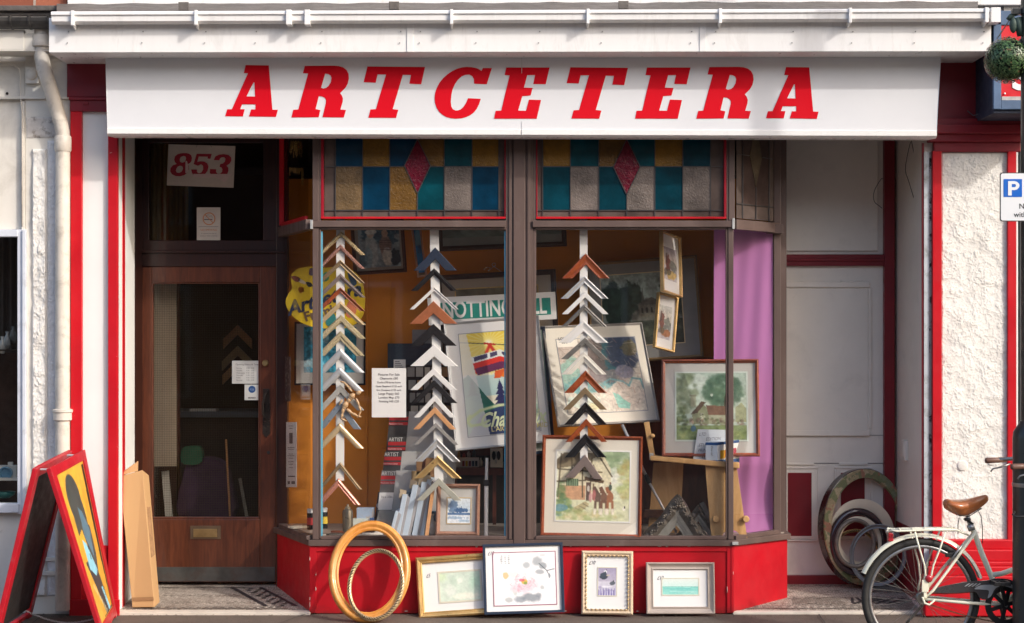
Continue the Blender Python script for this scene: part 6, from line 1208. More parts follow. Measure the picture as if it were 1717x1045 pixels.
def leaf(TL, TR, BL, BR, sgn, nm):
    lo = (.93, .985) if sgn > 0 else (.965, .99)
    m = MB(); w_ = .10
    for u0, u1, v0, v1 in ((0, w_, 0, 1), (1-w_, 1, 0, 1), (w_, 1-w_, 0, .055), (w_, 1-w_, *lo)): P, nn = slab(m, TL, TR, BL, BR, u0, u1, v0, v1, -.028 if sgn > 0 else 0, .0 if sgn > 0 else .028)
    o = m.build(nm, ared, ab, bevel=.003); return P, nn
O_ = Vector((.045, 0, 0))
P, nn = leaf(Tf+O_, Tb+O_, Rf, Rb, 1, 'front_leaf')
oo = nn if nn.x > 0 else -nn
a = Art(70, 130, '#d8a43c'); a.grain(.10, 9, 2)
a.blob(.40, .20, .24, .17, '#3f4846', .98, .12, 5, 3, .05).blob(.44, .36, .24, .24, '#434b4a', .98, .10, 5, 4, .05).poly([(.28, .42), (.72, .40), (.86, .76), (.62, .76)], '#434b4c').poly([(.0, .62), (.30, .60), (.85, .80), (.98, 1), (.30, 1), (.12, .8)], '#3d3c42')
a.poly([(.0, .60), (.16, .60), (.55, .99), (.0, .99)], '#d4a040').poly([(.16, .44), (.38, .40), (.44, .52), (.26, .56)], '#dba83e').poly([(.28, .46), (.40, .50), (.62, .70), (.50, .73), (.28, .66)], '#8cc8dc').poly([(.44, .26), (.56, .30), (.70, .44), (.62, .62), (.42, .46)], '#55788a').rect(.43, .57, .46, .61, '#2c3c42')
a.poly([(.74, .10), (.86, .12), (.86, .6), (.98, .98), (.84, .98), (.64, .72), (.74, .6)], '#cf9c3a').poly([(.92, .02), (1, .02), (1, 1), (.97, 1), (.9, .6)], '#2b2824').poly([(.60, .82), (.68, .82), (.86, .99), (.76, .99)], '#8fcbe0').poly([(.02, .70), (.10, .78), (.40, 1), (.12, 1), (.02, .8)], '#d4a544')
for i in range(9): a.line([(.22+i*.045, .78+i*.025), (.25+i*.045, .765+i*.025)], .008, '#c9c49a')
for i in range(14): a.blob(.72+.05*math.sin(i*2.1), .83+.012*i*.5, .012, .006, '#5b4a22', .8, .5)
a.grain(.08, 26)
a.mesh('painted_panel', lambda u, v: P(.10+.80*u, .055+.875*v)+oo*(.019), ab, local=False)
pe_ = MB(); slab(pe_, Tf+O_, Tb+O_, Rf, Rb, .1, .9, .05, .935, .006, .012); pe_.build('panel_back', f_black, ab)
P, nn = leaf(Tf-O_*.15, Tb-O_*.15, Lf, Lb, -1, 'rear_leaf')
m = MB(); slab(m, Tf-O_*.15, Tb-O_*.15, Lf, Lb, .1, .9, .05, .935, .010, .016); m.build('black_panel', M('chalkboard_black', (.018, .016, .016), .6, 0, .3, 6), ab)
m = MB()
for t_ in (.1, .85):
    p = (Tf).lerp(Tb, t_); m.tube([p+Vector((-.015, 0, -.012)), p+Vector((.05, 0, -.012))], .006, 8)
m.build('hinge', f_silv, ab)
ch = MB(); a0, a1 = Lf.lerp(Lb, .6)+Vector((.05, 0, .09)), Rf.lerp(Rb, .6)+Vector((-.03, 0, .06)); n_ = 46
for i in range(n_):
    t_ = i/(n_-1); p = a0.lerp(a1, t_)+Vector((0, 0, -.055*math.sin(math.pi*t_))); e = .5*(i % 2); d_ = (a1-a0).normalized()*.008
    ch.tube([p-d_+Vector((0, .004*(1-2*e), .003*2*e)), p+d_+Vector((0, .004*(1-2*e), .003*2*e)), p+d_-Vector((0, .004*(1-2*e), .003*2*e)), p-d_-Vector((0, .004*(1-2*e), .003*2*e))], .0016, 5, closed=True)
ch.build('chain', f_silv, ab)
# cardboard
cbm = M('corrugated_cardboard', (.50, .30, .14), .8, 0, .05, 3, .15, 25, .3, 0, ('#8d5a2c', 3, .55, .8, .35), (1, 1, .3))
cd_ = thing('cardboard_box', 'tall slim flattened cardboard box with open top flap leaning in the left doorway', 'cardboard box', W(240, 1018, .1))
f_ = [W(222, 1019, .10), W(259, 1018.5, .08), W(239, 788, .16), W(200, 799, .15)]; g4 = [W(224, 1010, .22), W(268, 1010, .20), W(250, 797, .26), W(206, 800, .26)]
MB().hull8(f_, g4).build('carton', cbm, cd_, bevel=.004)
f_ = [W(200, 799, .152), W(239, 788, .162), W(231.5, 789, .20), W(230.5, 772, .22)]; mb = MB().poly([W(200.5, 798, .152), W(231, 790, .16), W(231.5, 773, .20), W(205, 792, .17)]); mb.poly([v+Vector((.001, .003, 0)) for v in mb.v[:4]]); mb.build('flap', cbm, cd_)
tp_ = MB().hull8([W(222.6, 1008, .0985), W(258, 1007, .0785), W(257, 1001, .0785), W(221.6, 1002, .0985)], [W(222.6, 1008, .0995), W(258, 1007, .0795), W(257, 1001, .0795), W(221.6, 1002, .0995)]); tp_.build('crease', M('crease_brown', (.33, .18, .08), .8), cd_)
mb = MB().hull8([W(246, 850, .155), W(251, 850, .19), W(259, 930, .18), W(253, 935, .125)], [W(247, 850, .156), W(252, 850, .191), W(260, 930, .181), W(254, 935, .126)]); mb.build('torn_edge', M('torn_card', (.34, .19, .09), .9, 0, .2, 30), cd_)
# ovals on the left
oval('oval_frame', 'large plain orange pine oval frame leaning on the red stall riser', (620, 959), -.135, 68.5, 86.5, 4, 19, 17, .045, 'ridge', f_pine, group=None)
def ropemod(a_, d, h): return (0, .35*math.sin(a_*34+d*9)*max(0, h-.3)*math.sin(d*3.14) if 0 < d < 1 else 0)
grope = M('distressed_gold', (.62, .47, .27), .35, .5, .2, 16, .2, 60, .5, 0, ('#1e150c', 34, .55, .6, .5))
def gilt(t, rx, ry, wd, depth):
    mb = MB()
    for i in range(64):
        a_ = 2*math.pi*i/64; rr = wd*.5
        p = Vector(((rx-rr)*math.cos(a_), -depth*.95, ry+(ry-rr)*math.sin(a_))); tg = Vector((-math.sin(a_), 0, math.cos(a_))); rd = Vector((math.cos(a_), 0, math.sin(a_)))
        A_ = p-tg*.011-rd*wd*.28; B_ = p+tg*.011+rd*wd*.28; mb.tube([A_, p+Vector((0, -.003, 0)), B_], [.0015, .0042, .0015], 7)
    mb.build('twisted_rope', M('black_gap_gold', (.10, .065, .03), .4, .4, .5, 30), t, smooth=True, local=True)
oval('oval_frame', 'smaller gold oval frame with twisted rope edge leaning inside the pine oval', (630.5, 981), -.205, 48, 62, 8, 19, 7.5, .02, 'round', grope, mod=None, extra=gilt)
# four pictures along the riser
def price(s_, u, v, size=.034):
    def ex(t, w_, h_, k):
        mb = MB(); text_mb(mb, s_, size, (-w_/2+w_*u, -.0092, h_*(1-v)), (1, 0, .06), (.25, 0, 1), depth=0, sx=.75); mb.build('pencilled_price', M('pencil', (.08, .08, .10), .6), t, local=True)
    return ex
a = Art(64, 48, '#cfdccb'); a.grain(.06, 5, 3).blob(.25, .62, .18, .28, '#e3e6dc', .7, .5, 7, 3, .6).blob(.5, .3, .10, .14, '#eef0e2', .8, .5, 7, 5, .6).blob(.9, .35, .2, .5, '#a9d2b4', .6, .4, 6, 4, .8).blob(.35, .3, .1, .2, '#b3c8b4', .5, .5, 9, 6, .6).blob(.65, .85, .35, .15, '#f0eedc', .8, .5, 8, 2, .5).blob(.05, .15, .2, .2, '#cde0b8', .7, .4, 8, 2, .5).grain(.05, 20)
picture('framed_print', 'wide gold framed pale green misty print, left of the flower picture on the pavement', (697, 937), (829, 927), (703, 1038), -.075, f_gold, 10.5, mt_white, a, (.29, .285, .80, .745), .14, 'ridge', .035, slip=(M('cream_bevel', (.66, .62, .50), .5), 3), extra=price('£5', .12, .34), yw=.05)
a = Art(110, 100, '#eeecec'); a.grain(.03, 8, 1)
for cx, cy, rx, ry, c in ((.53, .24, .07, .08, '#9da3a6'), (.70, .18, .10, .11, '#8c9296'), (.80, .26, .07, .07, '#7d848a'), (.74, .38, .08, .05, '#8b9095'), (.60, .86, .17, .10, '#6d757d'), (.42, .90, .12, .08, '#79818a'), (.72, .82, .06, .06, '#868c92'), (.24, .90, .07, .06, '#a3a6a5'), (.78, .68, .04, .05, '#a9acac'), (.33, .72, .05, .12, '#bfc1be')): a.blob(cx, cy, rx, ry, c, .66, .35, 10, int(cx*30), .4)
for cx, cy, r_2, c in ((.45, .52, .20, '#f2dfe2'), (.62, .62, .16, '#f0d5da'), (.36, .68, .14, '#efcfd6'), (.58, .44, .14, '#f5e8e6'), (.50, .70, .15, '#eec9d2'), (.30, .42, .10, '#f4e6dc')): a.blob(cx, cy, r_2, r_2*.85, c, .8, .4, 8, int(cx*40), .5)
rs = random.Random(5)
for i in range(46):
    an = rs.random()*6.28; r_2 = rs.uniform(.05, .20); x, y_ = .48+r_2*math.cos(an), .58+r_2*.9*math.sin(an); a.line([(x, y_), (x+.04*math.cos(an+1), y_+.04*math.sin(an+1)), (x+.05*math.cos(an+2), y_+.06*math.sin(an+2))], .006, rs.choice(['#d9a2ae', '#e5b9c0', '#cf8f9e']), .5)
a.blob(.49, .56, .05, .05, '#d6b04a', .9, .4).blob(.51, .59, .03, .03, '#7f9a52', .8, .4).blob(.45, .53, .05, .03, '#cc5a78', .7, .4).blob(.19, .44, .05, .06, '#e0b070', .7, .6)
a.line([(.74, .22), (.86, .36), (.98, .33)], .008, '#60676c').line([(.86, .36), (.90, .46)], .007, '#60676c').blob(.90, .46, .02, .05, '#8b9095').blob(.80, .06, .05, .03, '#c9caca', .7, .5)
for i in range(5):
    for j in range(3): a.blob(.13+j*.06, .06+i*.035, .018, .012, '#8d8f90', .7, .8, 30, i+j)
a.grain(.03, 26)
def fl_extra(t, w_, h_, k):
    price('£12', .06, .16)(t, w_, h_, k)
picture('framed_print', 'square navy framed ink and wash peony picture on the pavement under the mullion', (808, 915), (943, 912), (812, 1031), -.135, f_navy, 4.5, mt_white, a, (.13, .13, .90, .875), .14, 'flat', .022, slip=(M('plum_line', (.35, .12, .18), .5), 1.3), extra=fl_extra, yw=.05)
a = Art(40, 58, '#b3abbf'); a.grad('#a39ab4', '#b9b2c2', 0, .5).grad('#cfcbd6', '#c4c0cf', .5, .8).blob(.30, .32, .24, .10, '#3d4650', .95, .3, 12, 3, .2).blob(.40, .14, .10, .06, '#e4e2e6', 1, .1).poly([(.42, .08), (.46, .03), (.48, .10)], '#33363d').poly([(.10, .22), (.42, .12), (.50, .28), (.12, .36)], '#46505a').line([(.48, .27), (.62, .26)], .02, '#c6b8a0').blob(.78, .56, .18, .07, '#5a5f68', .95, .3, 12, 4, .2).poly([(.78, .50), (.84, .42), (.90, .52)], '#4c5059').blob(.5, .68, .4, .03, '#e6e4ea', .8, .4).blob(.1, .7, .1, .05, '#a097b8', .7, .4)
for i in range(22): a.line([(i/21, 1.0), (i/21+.03*math.sin(i), .80+.05*math.sin(i*1.9))], .014, ('#6c62a0', '#8f88b8', '#d6d3e2')[i % 3])
a.grain(.06, 20)
def beads(t, w_, h_, k):
    mb = MB(); o = 8.3*k
    L_ = [((-w_/2+o, o), (w_/2-o, o)), ((w_/2-o, o), (w_/2-o, h_-o)), ((w_/2-o, h_-o), (-w_/2+o, h_-o)), ((-w_/2+o, h_-o), (-w_/2+o, o))]
    for (x0, z0), (x1, z1) in L_:
        n_ = int(math.hypot(x1-x0, z1-z0)/.024); 
        for i in range(n_):
            t0 = (i+.1)/n_; t1 = (i+.85)/n_; A_ = Vector((x0+(x1-x0)*t0, -.020, z0+(z1-z0)*t0)); B_ = Vector((x0+(x1-x0)*t1, -.020, z0+(z1-z0)*t1)); sd = Vector((z1-z0, 0, x0-x1)).normalized()*.003
            mb.tube([A_-sd, (A_+B_)/2+Vector((0, -.003, 0)), B_+sd], [.002, .005, .002], 7)
    mb.build('gilt_beading', M('gilt_beads', (.58, .42, .22), .3, .6, .2, 30), t, smooth=True, local=True); price('£10', .14, .22)(t, w_, h_, k)
picture('framed_print', 'upright picture of two seabirds on violet water in cream and gold beaded frame', (976.5, 925), (1063, 925.5), (974.5, 1030), -.075, M('cream_gold_moulding', (.66, .52, .36), .45, .15, .08, 9, .2, 60), 9, mt_white, a, (.325, .27, .675, .70), .13, 'ridge', .025, slip=(M('cream_bevel', (.66, .62, .50), .5), 1.5), extra=beads, yw=.05)
a = Art(64, 30, '#cfe3dc'); a.grad('#dfe6de', '#c9e2da', 0, .5).grad('#7fc9bd', '#9ad6ca', .5, 1)
for i in range(26):
    y_ = .52+.018*i; a.line([(rs.random()*.6, y_), (rs.random()*.4+.6, y_+.02)], .012, rs.choice(['#5fb3a8', '#a9ded4', '#6ec0b8', '#c6e8e0']), .6)
for i in range(10): a.blob(.1+i*.09, .50, .03, .02, '#7fa9a4', .7, .6, 20, i)
a.grain(.04, 20)
picture('framed_print', 'wide taupe framed strip painting of a turquoise sea, rightmost picture on the pavement', (1083.5, 944.5), (1198.5, 945), (1083.5, 1029.5), -.07, M('taupe_satin_moulding', (.42, .35, .30), .4, .1, .10, 7, .2, 60, .5), 12, mt_white, a, (.24, .32, .765, .625), .13, 'scoop', .03, slip=(M('cream_bevel', (.66, .62, .50), .5), 1.8), extra=price('£10', .16, .34), yw=.05)
# ovals in the right doorway
cam = M('camouflage_veneer', (.20, .18, .13), .35, 0, .15, 8, .2, 60, .5, .3)
t_ = cam.node_tree; b_ = t_.nodes['Principled BSDF']; v = coords(t_); vo = N(t_, 'ShaderNodeTexVoronoi'); vo.inputs['Scale'].default_value = 22; dn = N(t_, 'ShaderNodeTexNoise'); dn.inputs['Scale'].default_value = 14; t_.links.new(v, dn.inputs['Vector'])
ad = t_.nodes.new('ShaderNodeMix'); ad.data_type = 'VECTOR'; ad.inputs[0].default_value = .10; t_.links.new(v, ad.inputs[4]); t_.links.new(dn.outputs['Color'], ad.inputs[5]); t_.links.new(ad.outputs[1], vo.inputs['Vector'])
cr_ = t_.nodes.new('ShaderNodeValToRGB'); sp_ = t_.nodes.new('ShaderNodeSeparateColor'); t_.links.new(vo.outputs['Color'], sp_.inputs[0]); t_.links.new(sp_.outputs[0], cr_.inputs[0]); cr_.color_ramp.interpolation = 'CONSTANT'
cr_.color_ramp.elements[0].color = (*lin('#7c8058'), 1); cr_.color_ramp.elements[1].position = .35; cr_.color_ramp.elements[1].color = (*lin('#b09c78'), 1)
for p_2, c in ((.55, '#a8705a'), (.72, '#84886a'), (.86, '#c0ae8c')): e = cr_.color_ramp.elements.new(p_2); e.color = (*lin(c), 1)
t_.links.new(mixc(t_, ramp(t_, noise(t_, v, 60, 4), .35, .65, 0, .5), cr_.outputs[0], lin('#5c5a40')), b_.inputs['Base Color'])
def inner_edge(name, m, w0, dp): 
    def ex(t, rx, ry, wd, depth):
        def ring(i, d, h): a_ = 2*math.pi*i/144; return ((rx-d)*math.cos(a_), -h, ry+(ry-d)*math.sin(a_))
        MB().sweep(ring, [(-.004, -.03), (-.004, depth*.75), (.004, depth*.8), (.004, -.03)], 144).build(name, m, t, smooth=True, local=True, autos=40)
    return ex
dkm = M('dark_maroon_lacquer', (.03, .012, .012), .22, 0, .2, 6, .1, 30, .5, .4); pur = M('dark_plum_lacquer', (.03, .013, .018), .15, 0, .2, 6, .1, 30, .6, .6); crm = M('raw_cream_oval', (.80, .66, .48), .6, 0, .08, 5, .15, 40); cgr = M('grey_brown_texture', (.20, .17, .14), .5, .2, .3, 25, .8, 60)
oval('oval_frame', 'tall camouflage-veneered oval frame leaning against the pale side door, largest of its group', (1446, 884), .675, 80, 97, 2, 4, 15, .05, 'flat', cam, yaw=20, extra=inner_edge('dark_outer_edge', dkm, 0, 0), group='oval frames stacked in the right doorway')
oval('oval_frame', 'broad flat cream oval frame stacked inside the camouflage one', (1444, 898), .615, 58, 61, 0, 4, 17, .015, 'flat', crm, yaw=10, group='oval frames stacked in the right doorway')
oval('oval_frame', 'glossy dark plum oval frame stacked in front of the cream oval', (1438, 909), .57, 50, 57, 0, 4, 12, .035, 'round', pur, yaw=8, group='oval frames stacked in the right doorway')
oval('oval_frame', 'small grey-brown textured oval frame inside the plum one', (1433, 911), .54, 36, 42, 4, 4, 7, .03, 'round', cgr, yaw=8, group='oval frames stacked in the right doorway')
oval('oval_frame', 'inner raw cream oval frame, just visible inside the grey-brown oval', (1440, 912), .555, 42, 46, -8, 4, 9, .012, 'flat', crm, yaw=8, group='oval frames stacked in the right doorway')
oval('oval_frame', 'gold and black rope-edged oval frame glimpsed through the stacked ovals', (1434, 929), .60, 41, 42, 15, 4, 5.5, .02, 'round', f_gold, extra=gilt, group='oval frames stacked in the right doorway')
oval('oval_frame', 'thin grey silver oval frame leaning foremost, just behind the bicycle wheel', (1472, 931), .50, 47, 52, 10, 6, 7.5, .02, 'scoop', M('dull_grey_silver', (.20, .20, .20), .4, .35, .15, 10), yaw=-10, group='oval frames stacked in the right doorway')
# loose wires in the right doorway
for lb, P_ in (('thin black cable loop hanging on the dark red door post', ((1481, 300), (1470, 312), (1465, 325), (1466, 338), (1474, 345), (1481, 346))), ('long thin black cable loop hanging in front of the right reveal', ((1527, 238), (1522, 258), (1518, 285), (1524, 305), (1530, 325), (1535, 339), (1537, 320), (1538, 300), (1534, 268), (1529, 240)))):
    solo(MB().tube([W(x, y, .60 if x < 1490 else .25) for x, y in smooth_loop(P_, 3)[:-3 if len(P_) < 8 else None]], .0022, 6), 'cable', black_m, lb, 'cable', smooth=True)

# ------------------------------------------------------------------ bicycle
BY = -1.15; bk = sc(BY); KB = bk/(10.32/2970); fpaint = M('cream_bicycle_paint', (.80, .78, .62), .35, 0, .08, 9, .2, 40, .5, .3, ('#7c5a38', 22, .62, .72, .75)); tyre = M('black_tyre_rubber', (.022, .021, .020), .7, 0, .25, 20, .4, 90); alu = M('dull_aluminium', (.36, .36, .36), .35, .85, .1, 20); steel = M('worn_steel', (.25, .23, .20), .4, .8, .3, 20); blkp = M('black_plastic', (.018, .018, .018), .4, 0, .3, 20); rust = M('rusty_chain_steel', (.14, .085, .05), .6, .4, .4, 40, .5, 80)
bike = thing('bicycle', 'cream town bicycle with brown saddle and rear rack beside the street post', 'bicycle', Vector((fx(1620, BY), BY, -.066)))
def B(px, py, dy=0): return Vector((fx(px, BY), BY+dy, fz(py, BY)))
def wheel(cx, cy, nm):
    c = B(cx, cy); Rr = .3455*KB
    w_ = MB(); w_.tube([c+Vector(((Rr-.019)*math.cos(a_), 0, (Rr-.019)*math.sin(a_))) for a_ in np.linspace(0, 2*math.pi, 97)[:-1]], .0195, 12, closed=True); wo_ = w_.build(nm, tyre, bike, smooth=True)
    r_ = MB(); r_.tube([c+Vector(((Rr-.045)*math.cos(a_), 0, (Rr-.045)*math.sin(a_))) for a_ in np.linspace(0, 2*math.pi, 97)[:-1]], .0115, 8, closed=True); r_.build('rim', alu, wo_, smooth=True)
    s_ = MB()
    for i in range(36):
        a1 = 2*math.pi*i/36; sd = 1 if i % 2 else -1; a2 = a1+(.9 if (i//2) % 2 else -.9)
        s_.tube([c+Vector((.022*math.cos(a2), sd*.028, .022*math.sin(a2))), c+Vector(((Rr-.05)*math.cos(a1), 0, (Rr-.05)*math.sin(a1)))], .0011, 4)
    s_.build('spokes', steel, wo_)
    h_ = MB(); h_.lathe([(.010, -.05), (.014, -.03), (.024, -.03), (.024, -.026), (.015, -.02), (.015, .02), (.024, .026), (.024, .03), (.010, .05)], c, 16, Matrix.Rotation(R(90), 4, 'X')); h_.build('hub', steel, wo_, smooth=True, autos=40)
    return c
hub = wheel(1544, 1002, 'rear_wheel'); fw_ = wheel(1854, 1002, 'front_wheel')
def arc(c, r, a0, a1, n=28, dy=0): return [c+Vector((r*math.cos(R(t)), dy, r*math.sin(R(t)))) for t in np.linspace(a0, a1, n)]
def guard(c, a0, a1):
    mb = MB(); n_ = 40; sect = [(-.026, -.012), (-.02, .002), (0, .008), (.02, .002), (.026, -.012)]
    for i in range(n_):
        t = R(a0+(a1-a0)*i/(n_-1)); 
        for dy, dr in sect: r = .368*KB+dr; mb.v.append(c+Vector((r*math.cos(t), dy, r*math.sin(t))))
    for i in range(n_-1):
        for j in range(4): mb.f.append([i*5+j, i*5+j+1, (i+1)*5+j+1, (i+1)*5+j])
    return mb.build('mudguard', fpaint, bike, smooth=True)
guard(hub, 157, 18); guard(fw_, 165, 35)
fr_ = MB(); BB = B(1682, 1013); SC_ = B(1634, 893)
fr_.tube([B(1630, 887), SC_, B(1645, 925), B(1662, 966), B(1676, 1000), BB], .0155, 12)
for s_ in (-1, 1):
    fr_.tube([SC_+Vector((0, s_*.012, 0)), B(1612, 921, s_*.03), B(1585, 955, s_*.055), B(1560, 988, s_*.06), hub+Vector((0, s_*.06, 0))], [.009, .009, .008, .008, .007], 10)
    fr_.tube([BB+Vector((0, s_*.03, 0)), B(1620, 1009, s_*.05), hub+Vector((0, s_*.06, 0))], [.011, .009, .008], 10)
HT, HB = B(1805, 842), B(1812, 892)
fr_.tube([B(1664, 964), B(1680, 962), B(1700, 955), B(1740, 925), B(1780, 880), B(1807, 852)], .015, 12); fr_.tube([BB, B(1730, 975), B(1770, 935), B(1811, 886)], .017, 12); fr_.tube([HT+Vector((-.003, 0, .02)), HB], .019, 14)
fr_.lathe([(.024, -.035), (.024, .035)], BB, 18, Matrix.Rotation(R(90), 4, 'X')); fr_.build('frame', fpaint, bike, smooth=True)
fk = MB()
for s_ in (-1, 1): fk.tube([HB+Vector((0, s_*.03, 0)), B(1822, 930, s_*.045), B(1838, 975, s_*.05), fw_+Vector((0, s_*.05, 0))], [.012, .011, .009, .008], 10)
fk.tube([HB+Vector((0, -.035, 0)), HB+Vector((0, .035, 0))], .014, 10); fk.build('fork', fpaint, bike, smooth=True)
# handlebar
hb = MB(); hb.tube([HT, B(1801, 800), B(1800, 790)], .012, 10); hb.tube([B(1680, 777, -.26), B(1705, 776, -.25), B(1740, 772, -.22), B(1790, 775, -.12), B(1802, 790, 0), B(1790, 775, .12), B(1740, 772, .22), B(1680, 777, .26)], .011, 10); ho = hb.build('handlebar', alu, bike, smooth=True)
for s_ in (-1, 1):
    MB().tube([B(1673, 777.5, s_*.26), B(1676, 777.5, s_*.26), B(1708, 776, s_*.25)], [.014, .0165, .0155], 14).build('grip', M('brown_leather_grip', (.14, .07, .05), .5, 0, .2, 20), ho, smooth=True)
    MB().tube([B(1683, 797, s_*.27), B(1687, 792, s_*.27), B(1700, 789, s_*.265), B(1716, 783, s_*.255)], .005, 8).build('brake_lever', alu, ho, smooth=True)
# seat post and saddle
sp_ = MB(); sp_.tube([B(1622, 862), B(1624, 872), B(1630, 890)], .0125, 12); so3 = sp_.build('seat_post', alu, bike, smooth=True)
MB().tube([B(1626, 880), B(1630, 889)], .020, 14).build('seat_clamp', alu, so3, smooth=True); cl_ = MB(); cl_.ball(B(1622, 871), .02, .02, .012, 12, 8); cl_.beam(B(1617, 870), B(1631, 879), .03, .012); cl_.build('saddle_clamp', blkp, so3, smooth=False)
rails = MB()
for s_ in (-1, 1): rails.tube([B(1598, 858, s_*.05), B(1606, 864, s_*.03), B(1625, 864, s_*.02), B(1645, 852, s_*.015)], .0035, 6)
# saddle body: cross sections along x
sec = [(1583, 846, .030, 5, 5), (1585, 846, .062, 8, 8), (1590, 846.5, .078, 10, 10), (1598, 849, .084, 11, 13), (1607, 851, .080, 13.5, 14), (1616, 851.5, .066, 14, 14), (1625, 850, .050, 14, 12.5), (1634, 847, .036, 13.5, 11), (1643, 843, .028, 11.5, 9.5), (1650, 839, .023, 9.5, 8), (1655, 836.5, .017, 6.5, 6), (1657.5, 836, .008, 3, 3)]
mb = MB(); K = 20
for px, py, hw, up_, dn_ in sec:
    for j in range(K):
        t = 2*math.pi*j/K; c_, s_ = math.cos(t), math.sin(t); hh = up_ if s_ > 0 else dn_; z_ = fz(py, BY)+(abs(s_)**.8)*math.copysign(1, s_)*hh*bk; mb.v.append(Vector((fx(px, BY), BY+math.copysign(abs(c_)**.8, c_)*hw*(1 if s_ > -.2 else .8), z_)))
for i in range(len(sec)-1):
    for j in range(K): mb.f.append([i*K+j, i*K+(j+1) % K, (i+1)*K+(j+1) % K, (i+1)*K+j])
mb.f += [list(range(K))[::-1], [(len(sec)-1)*K+j for j in range(K)]]
sd_ = mb.build('saddle', M('tan_leather_saddle', (.42, .135, .04), .3, 0, .12, 7, .12, 60, .5, .35), bike, smooth=True); sub = sd_.modifiers.new('s', 'SUBSURF'); sub.levels = sub.render_levels = 1
rails.build('saddle_rails', steel, sd_, smooth=True)
# rack
rk = MB(); loop = [B(1492, 884, -.06), B(1488, 889, -.055), B(1500, 896, -.06), B(1600, 894, -.06), B(1620, 900, -.03)]
for s_ in (-1, 1):
    rk.tube([B(1490, 890, s_*.03), B(1492, 888, s_*.055), B(1500, 889, s_*.06), B(1560, 887, s_*.06), B(1600, 887, s_*.055), B(1622, 897, s_*.02)], .0055, 8)
    rk.tube([B(1530, 890, s_*.06), B(1537, 918, s_*.068), B(1545, 945, s_*.072), B(1548, 972, s_*.070), hub+Vector((0.0, s_*.068, .03))], .0055, 8)
    rk.tube([B(1581, 890, s_*.06), B(1571, 918, s_*.068), B(1560, 945, s_*.072), B(1556, 965, s_*.070), hub+Vector((.02, s_*.068, .04))], .0055, 8)
rk.tube([B(1490, 890, -.03), B(1487, 892, 0), B(1490, 890, .03)], .0055, 8)
for px in (1506, 1528, 1548, 1568, 1588, 1600): rk.tube([B(px, 888, -.06), B(px+1, 886, 0), B(px, 888, .06)], .004, 8)
rk.tube([B(1492, 888, -.015), B(1600, 886, -.015)], .0045, 8); rk.tube([B(1492, 888, .015), B(1600, 886, .015)], .0045, 8)
ro = rk.build('rack', fpaint, bike, smooth=True)
sp2 = MB(); 
for px in (1583, 1594, 1603): sp2.tube([B(px+2.2*math.cos(i*.9)+i*.45-6, 889+1.6*math.sin(i*.9), -.03) for i in range(22)], .0012, 5)
sp2.build('rack_spring', rust, ro)
MB().ball(B(1552, 967, -.08), .021, .012, .022, 14, 10).build('red_reflector', M('red_reflector', (.45, .02, .03), .2, 0, .2, coat=.6), ro, smooth=True)
MB().pb(1490, 1498, 894, 908, BY-.02, BY+.01).build('rear_reflector', M('red_reflector', (.45, .02, .03), .2), ro, bevel=.003)
dr = MB(); dr.pb(1546, 1557, 973, 993, BY-.078, BY-.066); dr.pb(1549, 1554, 993, 1003, BY-.075, BY-.066); dr.tube([B(1541, 998, -.075), B(1545, 1008, -.08), B(1552, 1011, -.08), B(1559, 1006, -.075), B(1562, 1003, -.07)], .006, 8); dr.build('dropout', fpaint, bike, bevel=.002)
# brake, cable
br_ = MB(); br_.tube([B(1611, 911, -.045), B(1600, 925, -.05), B(1586, 946, -.05)], .006, 8); br_.build('brake_arm', alu, bike, smooth=True); MB().beam(B(1583, 930, -.03), B(1599, 928, -.03), .02, .022).build('brake_pad', blkp, bike, bevel=.003)
MB().tube([B(1639, 857, -.02), B(1643, 865, -.025), B(1645, 885, -.03), B(1645, 910, -.03)], .0025, 6).build('brake_cable', blkp, bike, smooth=True); MB().tube([B(1606, 867, -.03), B(1604, 880, -.03), B(1604, 895, -.03)], .0025, 6).build('brake_cable', blkp, bike, smooth=True)
# chain guard, ring, crank, pedals
cg = MB(); o_ = [(1561, 991), (1565, 984), (1590, 978), (1620, 973), (1650, 971), (1664, 968), (1690, 970), (1702, 982), (1710, 1000), (1700, 996), (1690, 985), (1676, 982), (1664, 988), (1655, 1000), (1646, 1003), (1638, 1000), (1630, 990), (1600, 992)]
cg.prism([(fx(x, BY), fz(y, BY)) for x, y in smooth_loop(o_, 3)], BY-.062, BY-.05); cgo = cg.build('chain_guard', M('dark_grey_guard', (.045, .04, .042), .3, 0, .15, 8, .1, 30, .5, .3), bike, bevel=.002)
gs = MB(); gs.prism([(fx(x, BY), fz(y, BY)) for x, y in smooth_loop([(1629, 985), (1640, 979), (1664, 978), (1692, 978), (1698, 986), (1678, 980), (1664, 984), (1657, 996), (1651, 1000), (1653, 988), (1640, 986)], 3)], BY-.065, BY-.061)
for i in range(4): gs.prism([(fx(x, BY), fz(y, BY)) for x, y in ((1612+i*6, 981), (1614+i*6, 981), (1622+i*6, 976), (1619+i*6, 976))], BY-.065, BY-.061)
gs.build('silver_stripe', M('silver_decal', (.42, .44, .45), .35, .3), cgo)
cr2 = MB(); rc = BB+Vector((0, -.045, 0)); rv = lambda r, n_, ph=0: [(rc.x+r*math.cos(2*math.pi*i/n_+ph), rc.z+r*math.sin(2*math.pi*i/n_+ph)) for i in range(n_)]
cr2.outline([rv(.118*KB, 60), rv(.083*KB, 48)], rc.y-.003, rc.y+.003)
for i in range(6): an = i*math.pi/3+.3; cr2.beam(rc, rc+Vector((.086*math.cos(an), 0, .086*math.sin(an))), .022, .008, (0, 1, 0))
